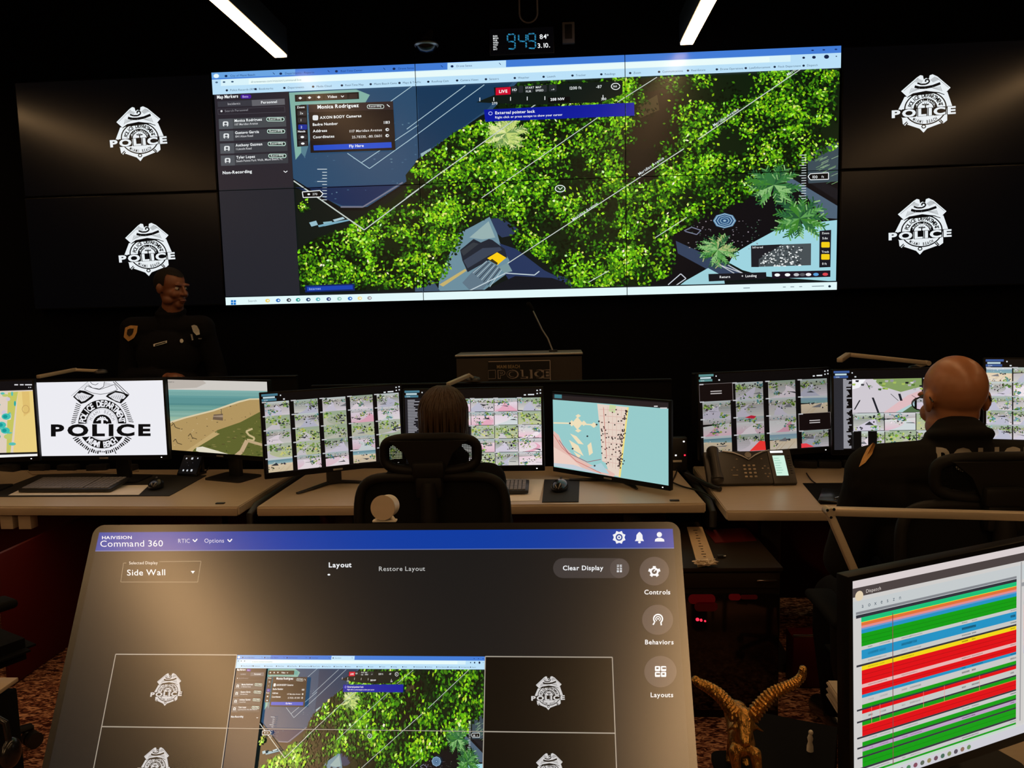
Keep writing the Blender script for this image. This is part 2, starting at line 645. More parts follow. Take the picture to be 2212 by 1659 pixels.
def foliage(p, poly, n_clump, per, size, seed, holes=(), tone=0.0):
    """tree crowns seen from above: clumps of separate little leaves"""
    rg = np.random.default_rng(seed)
    xs = [a[0] for a in poly]; ys = [a[1] for a in poly]
    cx = rg.uniform(min(xs), max(xs), n_clump * 5); cy = rg.uniform(min(ys), max(ys), n_clump * 5)
    ok = inside(cx, cy, poly)
    for h in holes: ok &= ~(inside(cx, cy, h) & (rg.random(len(cx)) < 0.93))
    cx, cy = cx[ok][:n_clump], cy[ok][:n_clump]
    items = []
    for k in range(len(cx)):
        rad = rg.uniform(1.6, 4.2) * size
        lev = (rg.uniform(-0.8, 1.8) if rg.random() < 0.37 else rg.uniform(2.3, 4.7)) + tone
        m = int(per * rg.uniform(0.6, 1.4) * (rad / (3 * size)))
        ax = cx[k] + rg.normal(0, rad * 0.62, m); ay = cy[k] + rg.normal(0, rad * 0.5, m)
        b = lev + rg.normal(0, 1.15, m) - (ay - cy[k]) / rad * 0.9 - (np.hypot(ax - cx[k], ay - cy[k]) / rad) * 0.7
        items.append(np.stack([ax, ay, b], 1))
    A = np.concatenate(items)
    A = A[inside(A[:, 0], A[:, 1], poly)]
    A = A[np.argsort(A[:, 2] + rg.normal(0, 0.8, len(A)))]
    z0 = p.z
    nl = len(A)
    for i, (x, y, b) in enumerate(A):
        p.z = z0 + 0.003 * (i + 1) / nl
        a = rg.uniform(0, PI)
        L, w = size * rg.uniform(0.30, 0.62), size * rg.uniform(0.20, 0.40)
        ca, sa = math.cos(a), math.sin(a)
        c = LEAF[int(min(7, max(0, b)))]
        j = rg.uniform(0.85, 1.15)
        c = (min(255, c[0] * j), min(255, c[1] * (2 - j) ** 0.3), c[2] * j)
        p.raw([(x + ca * L, y + sa * L), (x - sa * w, y + ca * w), (x - ca * L, y - sa * L), (x + sa * w, y - ca * w)], [(0, 1, 2), (0, 2, 3)], c)
    p.z = z0 + 0.003
    p.up()


def palm(p, cx, cy, r, cols, seed, n=13):
    rg = random.Random(seed)
    for k in range(n):
        a = 2 * PI * k / n + rg.uniform(-0.15, 0.15)
        L = r * rg.uniform(0.75, 1.1)
        ex, ey = cx + math.cos(a) * L, cy + math.sin(a) * L * 0.8
        mx, my = (cx + ex) / 2, (cy + ey) / 2
        nx, ny = -math.sin(a) * r * 0.13, math.cos(a) * r * 0.13
        p.poly([(cx, cy), (mx + nx, my + ny), (ex, ey), (mx - nx, my - ny)], rg.choice(cols))
        for q in range(5):
            t = 0.3 + 0.14 * q
            bx, by = cx + (ex - cx) * t, cy + (ey - cy) * t
            for s in (-1, 1):
                p.line(bx, by, bx + math.cos(a + s * 0.7) * r * 0.24, by + math.sin(a + s * 0.7) * r * 0.2, r * 0.045, rg.choice(cols), False)

# ------------------------------------------------------------------ the pictures
WHITE = (246, 250, 252)
WALL_PX = [(459, 158), (1814, 101), (1808, 626), (493, 660)]
wall_map = homog(WALL_PX)


def zm(x0, y0, s):
    return lambda pts: [(x0 + a / s, y0 + b / s) for a, b in pts]


def draw_map_scene(p, dens=1.0, leaf=8.0, small=False):
    """aerial street view in a browser window, traced in photograph pixels"""
    p.poly([(461, 150), (1816, 95), (1812, 632), (488, 664)], (13, 22, 20))
    # canal and its banks
    p.poly([(625, 196), (1120, 176), (1062, 240), (1040, 250), (910, 338), (880, 392), (798, 447), (738, 447), (634, 388)], (43, 76, 108))
    p.poly([(900, 184), (1110, 176), (1055, 235), (1000, 275), (905, 338), (905, 240)], (24, 56, 88))
    p.poly([(640, 405), (858, 398), (790, 444), (742, 444)], (24, 44, 84))
    p.poly([(625, 200), (770, 193), (800, 205), (790, 222), (650, 226), (652, 330), (640, 345)], (128, 176, 164))
    p.poly([(650, 228), (664, 226), (672, 300), (660, 340), (652, 330)], (86, 126, 142))
    p.path([(738, 447), (786, 447), (872, 394)], 3, (120, 120, 140))
    p.path([(634, 388), (736, 452), (792, 452), (886, 392)], 5, (8, 8, 14))
    rg = random.Random(4)
    for _ in range(70):
        x, y = rg.uniform(655, 900), rg.uniform(230, 430)
        p.ell(x, y, rg.uniform(1, 3.2), rg.uniform(0.8, 1.6), rg.choice([(70, 104, 134), (96, 130, 150), (58, 92, 122)]), 7, False)
    p.poly([(910, 332), (932, 320), (936, 330), (914, 344)], (150, 180, 186))
    for a, b in (((752, 331), (800, 364)), ((800, 364), (902, 291)), ((783, 351), (905, 270)), ((845, 219), (905, 176)),
                 ((880, 279), (1006, 185)), ((880, 307), (1047, 183))):
        p.line(*a, *b, 1.6, (166, 196, 210))
    # dark ground under the crowns, bare gaps and the street
    crown = [(905, 345), (985, 285), (1050, 255), (1095, 205), (1130, 172), (1816, 145), (1813, 318), (1772, 338), (1745, 352), (1712, 392),
             (1640, 412), (1606, 440), (1540, 468), (1500, 482), (1452, 508), (1462, 548), (1468, 570), (1452, 592), (1402, 620), (1238, 624),
             (1202, 596), (1178, 566), (1150, 545), (1118, 540), (1100, 500), (1088, 478), (1058, 470), (1008, 492), (994, 540), (985, 565),
             (965, 600), (935, 618), (800, 628), (650, 622), (646, 540), (690, 512), (752, 492), (790, 462), (846, 436), (882, 404), (878, 378)]
    p.poly(crown, (15, 30, 12))
    p.poly([(1392, 200), (1440, 192), (1480, 215), (1470, 300), (1440, 345), (1400, 352), (1352, 372), (1338, 330), (1372, 262)], (24, 18, 13))
    p.poly([(1332, 330), (1420, 318), (1452, 352), (1400, 400), (1340, 408)], (20, 16, 14))
    p.poly([(1374, 232), (1420, 205), (1425, 238), (1382, 256)], (64, 56, 34))
    z5 = zm(900, 380, 4.809)
    p.poly(z5([(440, 600), (600, 520), (770, 425), (850, 600), (880, 700), (960, 760), (1000, 900), (960, 1010), (700, 1200), (240, 1215), (250, 1080)]), (108, 142, 158))
    p.poly(z5([(560, 640), (760, 470), (830, 640), (700, 660)]), (150, 176, 176))
    p.poly(z5([(780, 440), (900, 440), (1080, 560), (1000, 620), (900, 640), (850, 600)]), (42, 56, 88))
    p.poly(z5([(870, 700), (1050, 760), (1340, 980), (1420, 1020), (1600, 1060), (1650, 1165), (1040, 1195), (930, 1010), (980, 880)]), (38, 54, 92))
    p.poly(z5([(1040, 1040), (1420, 1060), (1600, 1120), (1640, 1180), (700, 1200)]), (18, 22, 30))
    p.poly(z5([(0, 1150), (180, 1080), (270, 1210), (0, 1216)]), (62, 84, 106))
    p.poly(z5([(250, 1130), (520, 965), (535, 985), (290, 1150)]), (196, 176, 110))
    p.poly(z5([(465, 770), (605, 655), (680, 692), (765, 655), (800, 665), (930, 760), (955, 850), (760, 880), (545, 1000), (490, 880)]), (32, 38, 50))
    p.poly(z5([(500, 880), (700, 750), (880, 740), (900, 770), (760, 830), (545, 960)]), (58, 68, 86))
    p.poly(z5([(470, 780), (600, 690), (660, 705), (500, 830)]), (52, 58, 66))
    p.poly(z5([(748, 855), (850, 793), (945, 850), (855, 925)]), (250, 206, 20))
    p.poly(z5([(770, 880), (800, 862), (858, 905), (850, 925)]), (60, 48, 20))
    p.poly(z5([(590, 1000), (740, 880), (905, 960), (690, 1195), (560, 1180), (490, 1110)]), (96, 118, 134))
    for t in range(9):
        a, b = z5([(600 + 22 * t, 1010 + 18 * t), (745 + 20 * t, 885 + 10 * t)])
        p.line(*a, *b, 1.3, (28, 38, 48) if t % 2 else (180, 200, 206))
    p.poly(z5([(870, 950), (960, 900), (1010, 990), (930, 1010)]), (120, 150, 156))
    p.path(z5([(560, 1195), (940, 1010), (1240, 1030), (1290, 990)]), 2.2, (190, 206, 214))
    # yards, roofs and paths on the lower right
    z6 = zm(1340, 380, 4.424)
    p.poly(z6([(520, 470), (760, 340), (1120, 250), (1640, 60), (2090, 0), (2085, 420), (1560, 480), (1250, 650), (1060, 810), (840, 880), (560, 1040), (280, 1050), (500, 820)]), (13, 12, 17))
    p.poly(z6([(540, 620), (980, 820), (1180, 930), (900, 940), (820, 880), (560, 740)]), (52, 66, 92))
    p.poly(z6([(1250, 650), (1560, 480), (2085, 420), (2085, 1010), (1400, 960), (1180, 900), (1050, 830), (1100, 740)]), (158, 212, 224))
    p.poly(z6([(850, 880), (640, 1000), (580, 1045), (1010, 1030), (1000, 960)]), (158, 208, 218))
    p.poly(z6([(1620, 10), (2085, 290), (2085, 410), (1940, 400), (1780, 190), (1590, 60)]), (78, 98, 118))
    p.poly(z6([(1700, 0), (2085, 240), (2085, 130), (1820, 0)]), (24, 24, 30))
    p.path(z6([(470, 1040), (590, 935), (640, 980), (540, 1050)]), 2, (200, 205, 215))
    p.path(z6([(1040, 850), (1180, 930), (960, 850), (1100, 930)]), 2, (190, 196, 205))
    p.path(z6([(620, 525), (690, 490), (780, 520), (740, 560), (630, 530)]), 2, (120, 126, 150))
    for _ in range(90):
        x, y = z6([(rg.uniform(640, 1350), rg.uniform(420, 700))])[0]
        p.ell(x, y, rg.uniform(0.8, 2.2), rg.uniform(0.6, 1.6), rg.choice([(150, 140, 150), (90, 90, 100), (60, 90, 70)]), 6, False)
    z3 = zm(1340, 80, 4.424)
    p.poly(z3([(1790, 1120), (2085, 1000), (2085, 1380), (1800, 1400)]), (60, 76, 86))
    for _ in range(26):
        a, b = z3([(rg.uniform(1880, 2080), rg.uniform(1150, 1400))] * 2)
        p.line(a[0] - 8, a[1] + 3, b[0] + 8, b[1] - 4, 1.2, rg.choice([(120, 160, 110), (60, 100, 70), (160, 190, 150)]), False)
    # trees
    gaps = [[(1392, 205), (1440, 195), (1478, 215), (1465, 300), (1420, 350), (1350, 372), (1345, 330), (1372, 262)],
            [(1335, 340), (1418, 325), (1440, 355), (1395, 396), (1340, 404)],
            [(1120, 480), (1240, 470), (1260, 520), (1180, 530)], [(1510, 180), (1650, 172), (1640, 215), (1500, 240)],
            [(1530, 250), (1640, 300), (1600, 345), (1540, 330)]]
    foliage(p, crown, int(600 * dens), int(54 * min(1.0, dens + 0.3)), leaf, 11, gaps)
    foliage(p, [(645, 440), (668, 428), (672, 452), (650, 462)], 6, 30, leaf * 0.7, 3, tone=1.0)
    palm(p, 1095, 288, 46, [(196, 214, 120), (150, 184, 96), (222, 230, 160), (112, 148, 84)], 1, 15)
    greens = [(52, 112, 60), (96, 160, 84), (36, 84, 52), (140, 190, 120), (62, 128, 44)]
    palm(p, 1672, 400, 58, greens, 2)
    palm(p, 1728, 472, 62, greens, 3)
    palm(p, 1552, 540, 44, greens + [(170, 180, 120)], 5)
    for r_, c_ in ((1.0, (96, 140, 176)), (0.9, (168, 196, 214)), (0.82, (44, 84, 128)), (0.66, (150, 184, 206)), (0.58, (40, 80, 124)), (0.42, (140, 176, 200)), (0.34, (40, 80, 124)), (0.14, (150, 184, 206))):
        p.ell(1566.5, 477, 25 * r_, 16.5 * r_, c_, 8)
    p.poly([(671, 481), (686, 477), (690, 486), (676, 490)], (150, 190, 204))
    p.poly([(701, 480), (720, 478), (722, 485), (704, 489)], (140, 184, 196))
    p.poly([(690, 487), (722, 480), (758, 474), (758, 477), (722, 485), (692, 491)], (120, 170, 190))
    p.poly([(722, 475), (744, 469), (748, 473), (726, 479)], (170, 200, 210))
    # street centre lines with their names
    grey = (196, 206, 200)
    for a, b, w in (((1188, 205), (880, 428), 2.0), ((1292, 255), (1043, 428), 1.6), ((1729, 150), (1508, 302), 2.0), ((1478, 322), (1340, 412), 2.0),
                    ((1340, 412), (1100, 569), 1.8), ((1419, 168), (1334, 222), 1.6), ((637, 391), (790, 497), 2.6), ((790, 497), (907, 409), 2.2),
                    ((1485, 470), (1417, 514), 1.6), ((1318, 585), (1274, 610), 1.6)):
        p.line(*a, *b, w, grey)
    if not small:
        for x, y in ((1542, 275), (1700, 166), (1382, 380), (1240, 478)):
            p.text('Meridian Avenue', x, y, 6.0, (222, 232, 236), 34, 0.01)
    p.ell(1212, 408, 11.5, 8, (226, 236, 232), 20)
    p.ell(1212, 408, 9.5, 6.2, (30, 66, 24), 20)
    p.path([(1207, 405), (1212, 410), (1217, 405)], 1.6, (230, 236, 232))
    p.up(4)
    # height scale on the left and right
    for k in range(11):
        p.line(699 if k % 4 else 688, 366 + 6.6 * k, 709, 366 + 6.6 * k, 1.3, (214, 226, 230))
    p.poly([(656, 415), (694, 412), (701, 419), (695, 426), (658, 427)], (12, 12, 14))
    p.path([(656, 415), (694, 412), (701, 419), (695, 426), (658, 427), (656, 415)], 1.8, (240, 244, 246))
    p.text('270', 678, 422, 4.5, WHITE)
    p.ell(670, 420, 3, 2, WHITE, 10)
    for k in range(18):
        p.line(1731 if k % 4 else 1726, 336 + 5.5 * k, 1741, 335.6 + 5.5 * k, 1.3, (214, 226, 230))
    p.poly([(1745, 382), (1750, 376), (1789, 374), (1789, 388), (1750, 389)], (10, 10, 12))
    p.path([(1745, 382), (1750, 376), (1789, 374), (1789, 388), (1750, 389), (1745, 382)], 1.6, (240, 244, 246))
    p.text('100', 1753, 386, 6, WHITE)
    p.text('ft', 1774, 385, 5, WHITE)
    # camera heading bar
    dk = (14, 14, 18)
    p.poly([(1068, 190), (1345, 176), (1345, 204), (1300, 222), (1150, 228), (1030, 222), (1070, 206)], (17, 26, 22))
    p.poly([(1072, 191), (1104, 189), (1104, 205), (1072, 207)], (206, 12, 46))
    p.text('LIVE', 1079, 202, 6, WHITE, 3, 0.03)
    for x, w in ((1106, 11), (1121, 10), (1135, 18), (1157, 25), (1187, 16)):
        p.rrect(x, 187 - (x - 1106) * 0.04, x + w, 202 - (x - 1106) * 0.04, 2, (40, 44, 46))
    for s, x, y, h in (('HD', 1107, 198, 5), ('START', 1136, 193, 4), ('FLIR', 1137, 201, 4), ('MAP', 1158, 192, 4), ('SPEED', 1158, 199, 4), ('-+', 1192, 197, 5), ('1200 ft', 1230, 195, 6), ('-87', 1288, 192, 6), ('270', 1064, 227, 5), ('300', 1299, 218, 5), ('270', 1064, 227, 5)):
        p.text(s, x, y, h, (232, 238, 238), 3, 0.012)
    p.poly([(1184, 212), (1232, 210), (1232, 222), (1186, 223)], (8, 8, 10))
    p.text('288 NW', 1190, 219, 5.5, WHITE, 3, 0.02)
    p.band(1330, 188, 10, 7.5, 1.8, 1.6, 0, 350, (236, 240, 240))
    p.text('360', 1324, 190, 4, WHITE)
    for x in (1038, 1068, 1104, 1140, 1178, 1303):
        p.line(x, 212 - (x - 1038) * 0.02, x, 220 - (x - 1038) * 0.02, 1.6, (236, 240, 240))
    p.poly([(1047, 238), (1370, 223), (1371, 251), (1050, 264)], (10, 26, 158))
    p.band(1061, 246, 4.5, 4, 1.2, 1.2, 0, 350, (190, 200, 255))
    p.text('External pointer lock', 1071, 248, 6.0, WHITE, 2.4, 0.022)
    p.text('Right click or press escape to show your cursor', 1071, 257, 4.6, WHITE, 2.4, 0.012)
    # list of markers on the left
    p.poly([(465, 203), (625, 197), (652, 638), (488, 645)], (37, 38, 46))
    p.poly([(467, 204), (625, 197), (636, 404), (475, 411)], (43, 39, 47))
    p.text('Map Markers', 471, 214, 6.6, WHITE, 3, 0.03, 0.78)
    p.rrect(522, 205, 545, 214, 4, (70, 30, 150))
    p.text('Beta', 526, 212, 4.5, (220, 200, 255), 3)
    p.poly([(472, 220), (617, 214), (618, 227), (473, 232)], (58, 58, 66))
    p.poly([(546, 217), (617, 214), (618, 227), (547, 230)], (98, 98, 104))
    p.text('Incidents', 494, 228, 5, (190, 190, 196), 3)
    p.text('Personnel', 566, 225, 5.4, WHITE, 3, 0.015)
    p.path([(473, 237), (617, 231), (618, 243), (474, 248), (473, 237)], 1, (70, 68, 76))
    p.ell(481, 241, 2.4, 2.2, (220, 220, 224), 10)
    p.text('Search Personnel', 488, 243, 4.6, (150, 150, 158), 3)
    rows = ((255, 'Monica Rodriguez', '1117 Meridian Avenue'), (281, 'Gustavo Garcia', '1041 Alton Road'), (308, 'Anthony Guzman', '1 Lincoln Road'), (334, 'Tyler Lopez', 'South Pointe Park Walk, Miami Beach, FL'))
    for i, (y, a, b) in enumerate(rows):
        x = 475 + i * 1.6
        p.poly([(x, y + 3), (x + 145, y - 3), (x + 146, y + 19), (x + 1, y + 25)], (60, 62, 68) if i else (72, 76, 80))
        p.poly([(x, y + 3), (x + 30, y + 2), (x + 31, y + 24), (x + 1, y + 25)], (82, 86, 92))
        p.rrect(x + 9, y + 8, x + 21, y + 19, 3, (226, 230, 232))
        p.ell(x + 15, y + 12.5, 3, 2.4, (82, 86, 92), 10)
        p.rect(x + 12, y + 16, x + 18, y + 19, (82, 86, 92))
        p.text(a, x + 34, y + 9.5, 5.6, WHITE, 3, 0.02, 0.9)
        p.text(b, x + 34, y + 17, 4.4, (214, 216, 220), 3, 0.01, 0.84)
        p.rrect(x + 103, y - 1, x + 142, y + 8, 4, (196, 226, 214))
        p.rrect(x + 104.5, y + 0.5, x + 140.5, y + 6.5, 3, (30, 44, 40))
        p.text('Recording', x + 108, y + 5.3, 4.2, (236, 246, 240), 3, 0.012)
    p.text('Non-Recording', 484, 377, 6.2, WHITE, 3, 0.025)
    p.path([(616, 370), (620, 373), (624, 370)], 1.5, WHITE)
    # tool bar and the details card
    p.poly([(639, 206), (777, 200), (778, 215), (640, 221)], (22, 20, 22))
    for x0, x1 in ((643, 660), (664, 680), (684, 700), (704, 752), (757, 774)):
        p.poly([(x0, 209 - (x0 - 643) * 0.04), (x1, 209 - (x1 - 643) * 0.04), (x1, 219 - (x1 - 643) * 0.04), (x0, 219 - (x0 - 643) * 0.04)], (48, 38, 38))
    p.text('Video', 710, 213, 5.4, WHITE, 2, 0.02)
    for x, y in ((651, 213), (671, 212), (691, 211)):
        p.poly([(x - 4, y), (x, y - 3), (x + 4, y), (x, y + 3)], (232, 236, 236))
    p.path([(739, 208), (742, 211), (745, 208)], 1.4, WHITE)
    p.poly([(640, 229), (665, 227), (669, 316), (645, 318)], (16, 15, 20))
    p.text('Zoom', 644, 235, 4.2, WHITE, 2, 0.02)
    for i in range(3):
        y = 240 + i * 15
        p.rrect(645 + i, y, 664 + i, y + 11, 2, (20, 44, 150) if i == 2 else (46, 44, 48))
        p.text(('2x', '1', '2')[i], 650 + i, y + 8, 5, WHITE)
    p.text('Needs', 646, 287, 4, WHITE, 2, 0.02)
    for i in range(2):
        p.rrect(647 + i, 291 + i * 14, 666 + i, 302 + i * 14, 2, (46, 44, 48))
        p.ell(656 + i, 297 + i * 14, 4, 2.4, WHITE, 8)
    p.poly([(669, 227), (851, 220), (857, 325), (674, 331)], (24, 18, 20))
    p.poly([(669, 227), (851, 220), (852, 238), (670, 244)], (52, 40, 40))
    p.poly([(671, 246), (852, 239), (856, 300), (673, 306)], (34, 25, 24))
    p.text('Monica Rodriguez', 688, 236, 7.4, WHITE, 2.4, 0.03)
    p.rrect(795, 227, 832, 236, 4, (210, 226, 220))
    p.rrect(796.2, 228.2, 830.8, 234.8, 3, (40, 32, 32))
    p.text('Recording', 799, 233, 4.2, WHITE, 2.4)
    p.path([(838, 227), (844, 232)], 1.5, WHITE)
    p.rrect(678, 250, 690, 261, 3, (226, 230, 232))
    p.text('AXON BODY Cameras', 694, 258, 5.6, WHITE, 2.6, 0.025)
    p.text('Badge Number', 678, 273, 5.6, WHITE, 2.6, 0.02)
    p.text('1183', 845, 268, 5.6, WHITE, 2.6, 0.012, align='r')
    p.text('Address', 679, 287, 5.6, WHITE, 2.6, 0.02)
    p.text('1117 Meridian Avenue', 828, 284, 5.2, (228, 228, 228), 2.6, 0.008, align='r')
    p.text('Coordinates', 679, 300, 5.6, WHITE, 2.6, 0.02)
    p.text('25.78330, -80.13601', 828, 297, 5.2, (228, 228, 228), 2.6, 0.008, align='r')
    for y in (281, 294):
        p.ell(839, y, 4, 3.4, (226, 230, 232), 10)
        p.ell(840, y, 2, 1.4, (42, 26, 20), 8)
    p.poly([(680, 315), (848, 308), (849, 320), (681, 326)], (26, 76, 200))
    p.text('Fly Here', 757, 319.5, 5.6, WHITE, 2.4, 0.02)
    # small tools at the bottom
    p.poly([(663, 617), (770, 613), (771, 628), (664, 632)], (14, 34, 96))
    p.poly([(667, 620), (766, 616), (767, 625), (668, 629)], (26, 66, 176))
    p.text('Internet', 672, 627, 5, (170, 200, 255), 2.4)
    p.poly([(1532, 592), (1656, 588), (1657, 602), (1533, 608)], (24, 24, 30))
    p.text('Return', 1556, 601, 5, WHITE, 2, 0.012)
    p.text('+  Landing', 1603, 599, 5, WHITE, 2, 0.012)
    p.poly([(1668, 587), (1794, 584), (1794, 598), (1669, 602)], (28, 20, 34))
    for x, c in ((1680, WHITE), (1702, WHITE), (1721, (190, 190, 196)), (1734, (90, 90, 96)), (1747, (240, 240, 244)), (1763, (90, 160, 220)), (1783, (220, 70, 80))):
        p.ell(x, 594 - (x - 1680) * 0.015, 6, 3.4, c, 12)
    p.poly([(1770, 499), (1795, 497), (1794, 577), (1770, 578)], (24, 24, 34))
    p.text('Zoom', 1775, 506, 4, WHITE, 0, 0.012)
    p.text('5.6x', 1776, 517, 4.4, WHITE, 0, 0.012)
    p.rrect(1774, 523, 1792, 535, 2, (244, 206, 24))
    p.text('Track', 1775, 546, 4, WHITE, 0, 0.012)
    p.rrect(1774, 549, 1792, 561, 2, (244, 206, 24))
    p.text('0 ft', 1776, 572, 4.4, WHITE, 0, 0.012)
    p.poly([(1623, 531), (1752, 526), (1752, 573), (1624, 577)], (72, 80, 84))
    p.poly([(1623, 531), (1690, 528), (1640, 560), (1640, 577), (1624, 577)], (30, 30, 36))
    for _ in range(150):
        x, y = rg.uniform(1640, 1734), rg.uniform(530, 575)
        if (x - 1640) / 94 + (y - 530) / 45 < 0.55: continue
        p.ell(x, y, rg.uniform(1, 3), rg.uniform(0.8, 2), rg.choice([(220, 224, 224), (150, 156, 160), (40, 44, 48), (240, 244, 244)]), 6, False)
    p.text('Infrared', 1626, 537, 4.4, WHITE, 2)
    p.up(3)
    # browser bars and the task bar
    top = lambda x: 158 - (x - 459) * 57 / 1355.0
    bar = lambda x0, x1, a0, a1, c: p.poly([(x0, top(x0) + a0), (x1, top(x1) + a0), (x1, top(x1) + a1), (x0, top(x0) + a1)], c)
    bar(457, 1818, -6, 48, (186, 224, 248))
    bar(457, 1818, -6, 15.5, (66, 124, 214))
    bar(457, 640, -6, 13, (106, 164, 226))
    bar(968, 1094, 1, 16, (192, 228, 250))
    bar(480, 1705, 16, 30, (216, 242, 250))
    bar(540, 1660, 17.5, 29, (232, 250, 250))
    for x, s in ((500, 'City of Miami Beach'), (618, 'Departments - Reports'), (738, 'Real Time Center'), (862, 'Drone Sense'), (987, 'Drone Sense')):
        p.text(s, x, top(x) + 11, 4.2, (16, 46, 110), 2.4)
        p.ell(x - 9, top(x - 9) + 9, 3.2, 2.6, (18, 40, 84), 10)
        p.line(x + 92, top(x + 92) + 6, x + 96, top(x + 96) + 10, 1.2, (16, 46, 110))
    p.ell(470, top(470) + 8, 6, 4.6, (232, 248, 252), 14)
    p.text('dronesense.com/mission/command/live', 545, top(545) + 26, 4.4, (110, 140, 150), 2.4)
    for i, s in enumerate(('Police Records (RMS)', 'Bookmarks', 'Departments', 'Media Cloud', 'Real-Time Map', 'Miami Beach Cams', 'Maps & Traffic', 'Rooftop Cam', 'Camera Views', 'Sensors', 'Weather', 'Launch', 'Tracker', 'Readings', 'Zoom', 'Communications', 'Real-Estate', 'Drone Operations', 'LawEnforcement', 'Flock Department', 'Dispatch')):
        x = 500 + i * 62
        p.text(s, x, top(x) + 42, 4.2, (44, 66, 96), 2.4)
        p.ell(x - 7, top(x - 7) + 40, 2.8, 2.4, (22, 36, 60), 8)
    for x in (471, 487, 505):
        p.ell(x, top(x) + 22, 3, 2, (70, 100, 130), 8)
    for x, r_ in ((1733, 3), (1755, 4), (1782, 5.5), (1803, 1.5)):
        p.ell(x, top(x) + 23, r_, r_ * 0.8, (22, 36, 70), 12)
    for x in (1752, 1776, 1802):
        p.ell(x, top(x) + 8, 3, 1.5, (20, 44, 110), 8)
    bot = lambda x: 660 - (x - 493) * 34 / 1315.0
    p.poly([(480, bot(480) - 17), (1815, bot(1815) - 17), (1815, bot(1815) + 5), (480, bot(480) + 5)], (226, 248, 250))
    p.poly([(480, bot(480) - 19.5), (1815, bot(1815) - 19.5), (1815, bot(1815) - 17), (480, bot(480) - 17)], (20, 26, 34))
    for dx in (0, 6):
        for dy in (0, 5.5):
            p.rect(504 + dx, bot(508) - 11 + dy, 509 + dx, bot(508) - 6.4 + dy, (20, 120, 210), False)
    p.text('Search', 541, bot(541) - 6, 4.4, (120, 130, 140), 2)
    for x, c in ((583, (240, 214, 110)), (606, (40, 110, 190)), (629, (50, 60, 74)), (649, (40, 160, 150)), (671, (30, 70, 110)), (692, (90, 180, 190)), (715, (40, 60, 120)), (738, (150, 200, 190)), (761, (50, 120, 200)), (782, (244, 226, 150)), (803, (160, 160, 164))):
        p.ell(x, bot(x) - 8, 5, 4, c, 12)
        p.ell(x + 1, bot(x) - 8, 2, 1.6, WHITE, 8)
    for x, w in ((1607, 14), (1692, 6), (1708, 8), (1727, 6), (1754, 26)):
        p.line(x, bot(x) - 9, x + w, bot(x + w) - 9, 1.6, (120, 140, 150))
    p.ell(1792, bot(1792) - 8, 3, 2.6, (20, 40, 60), 10)


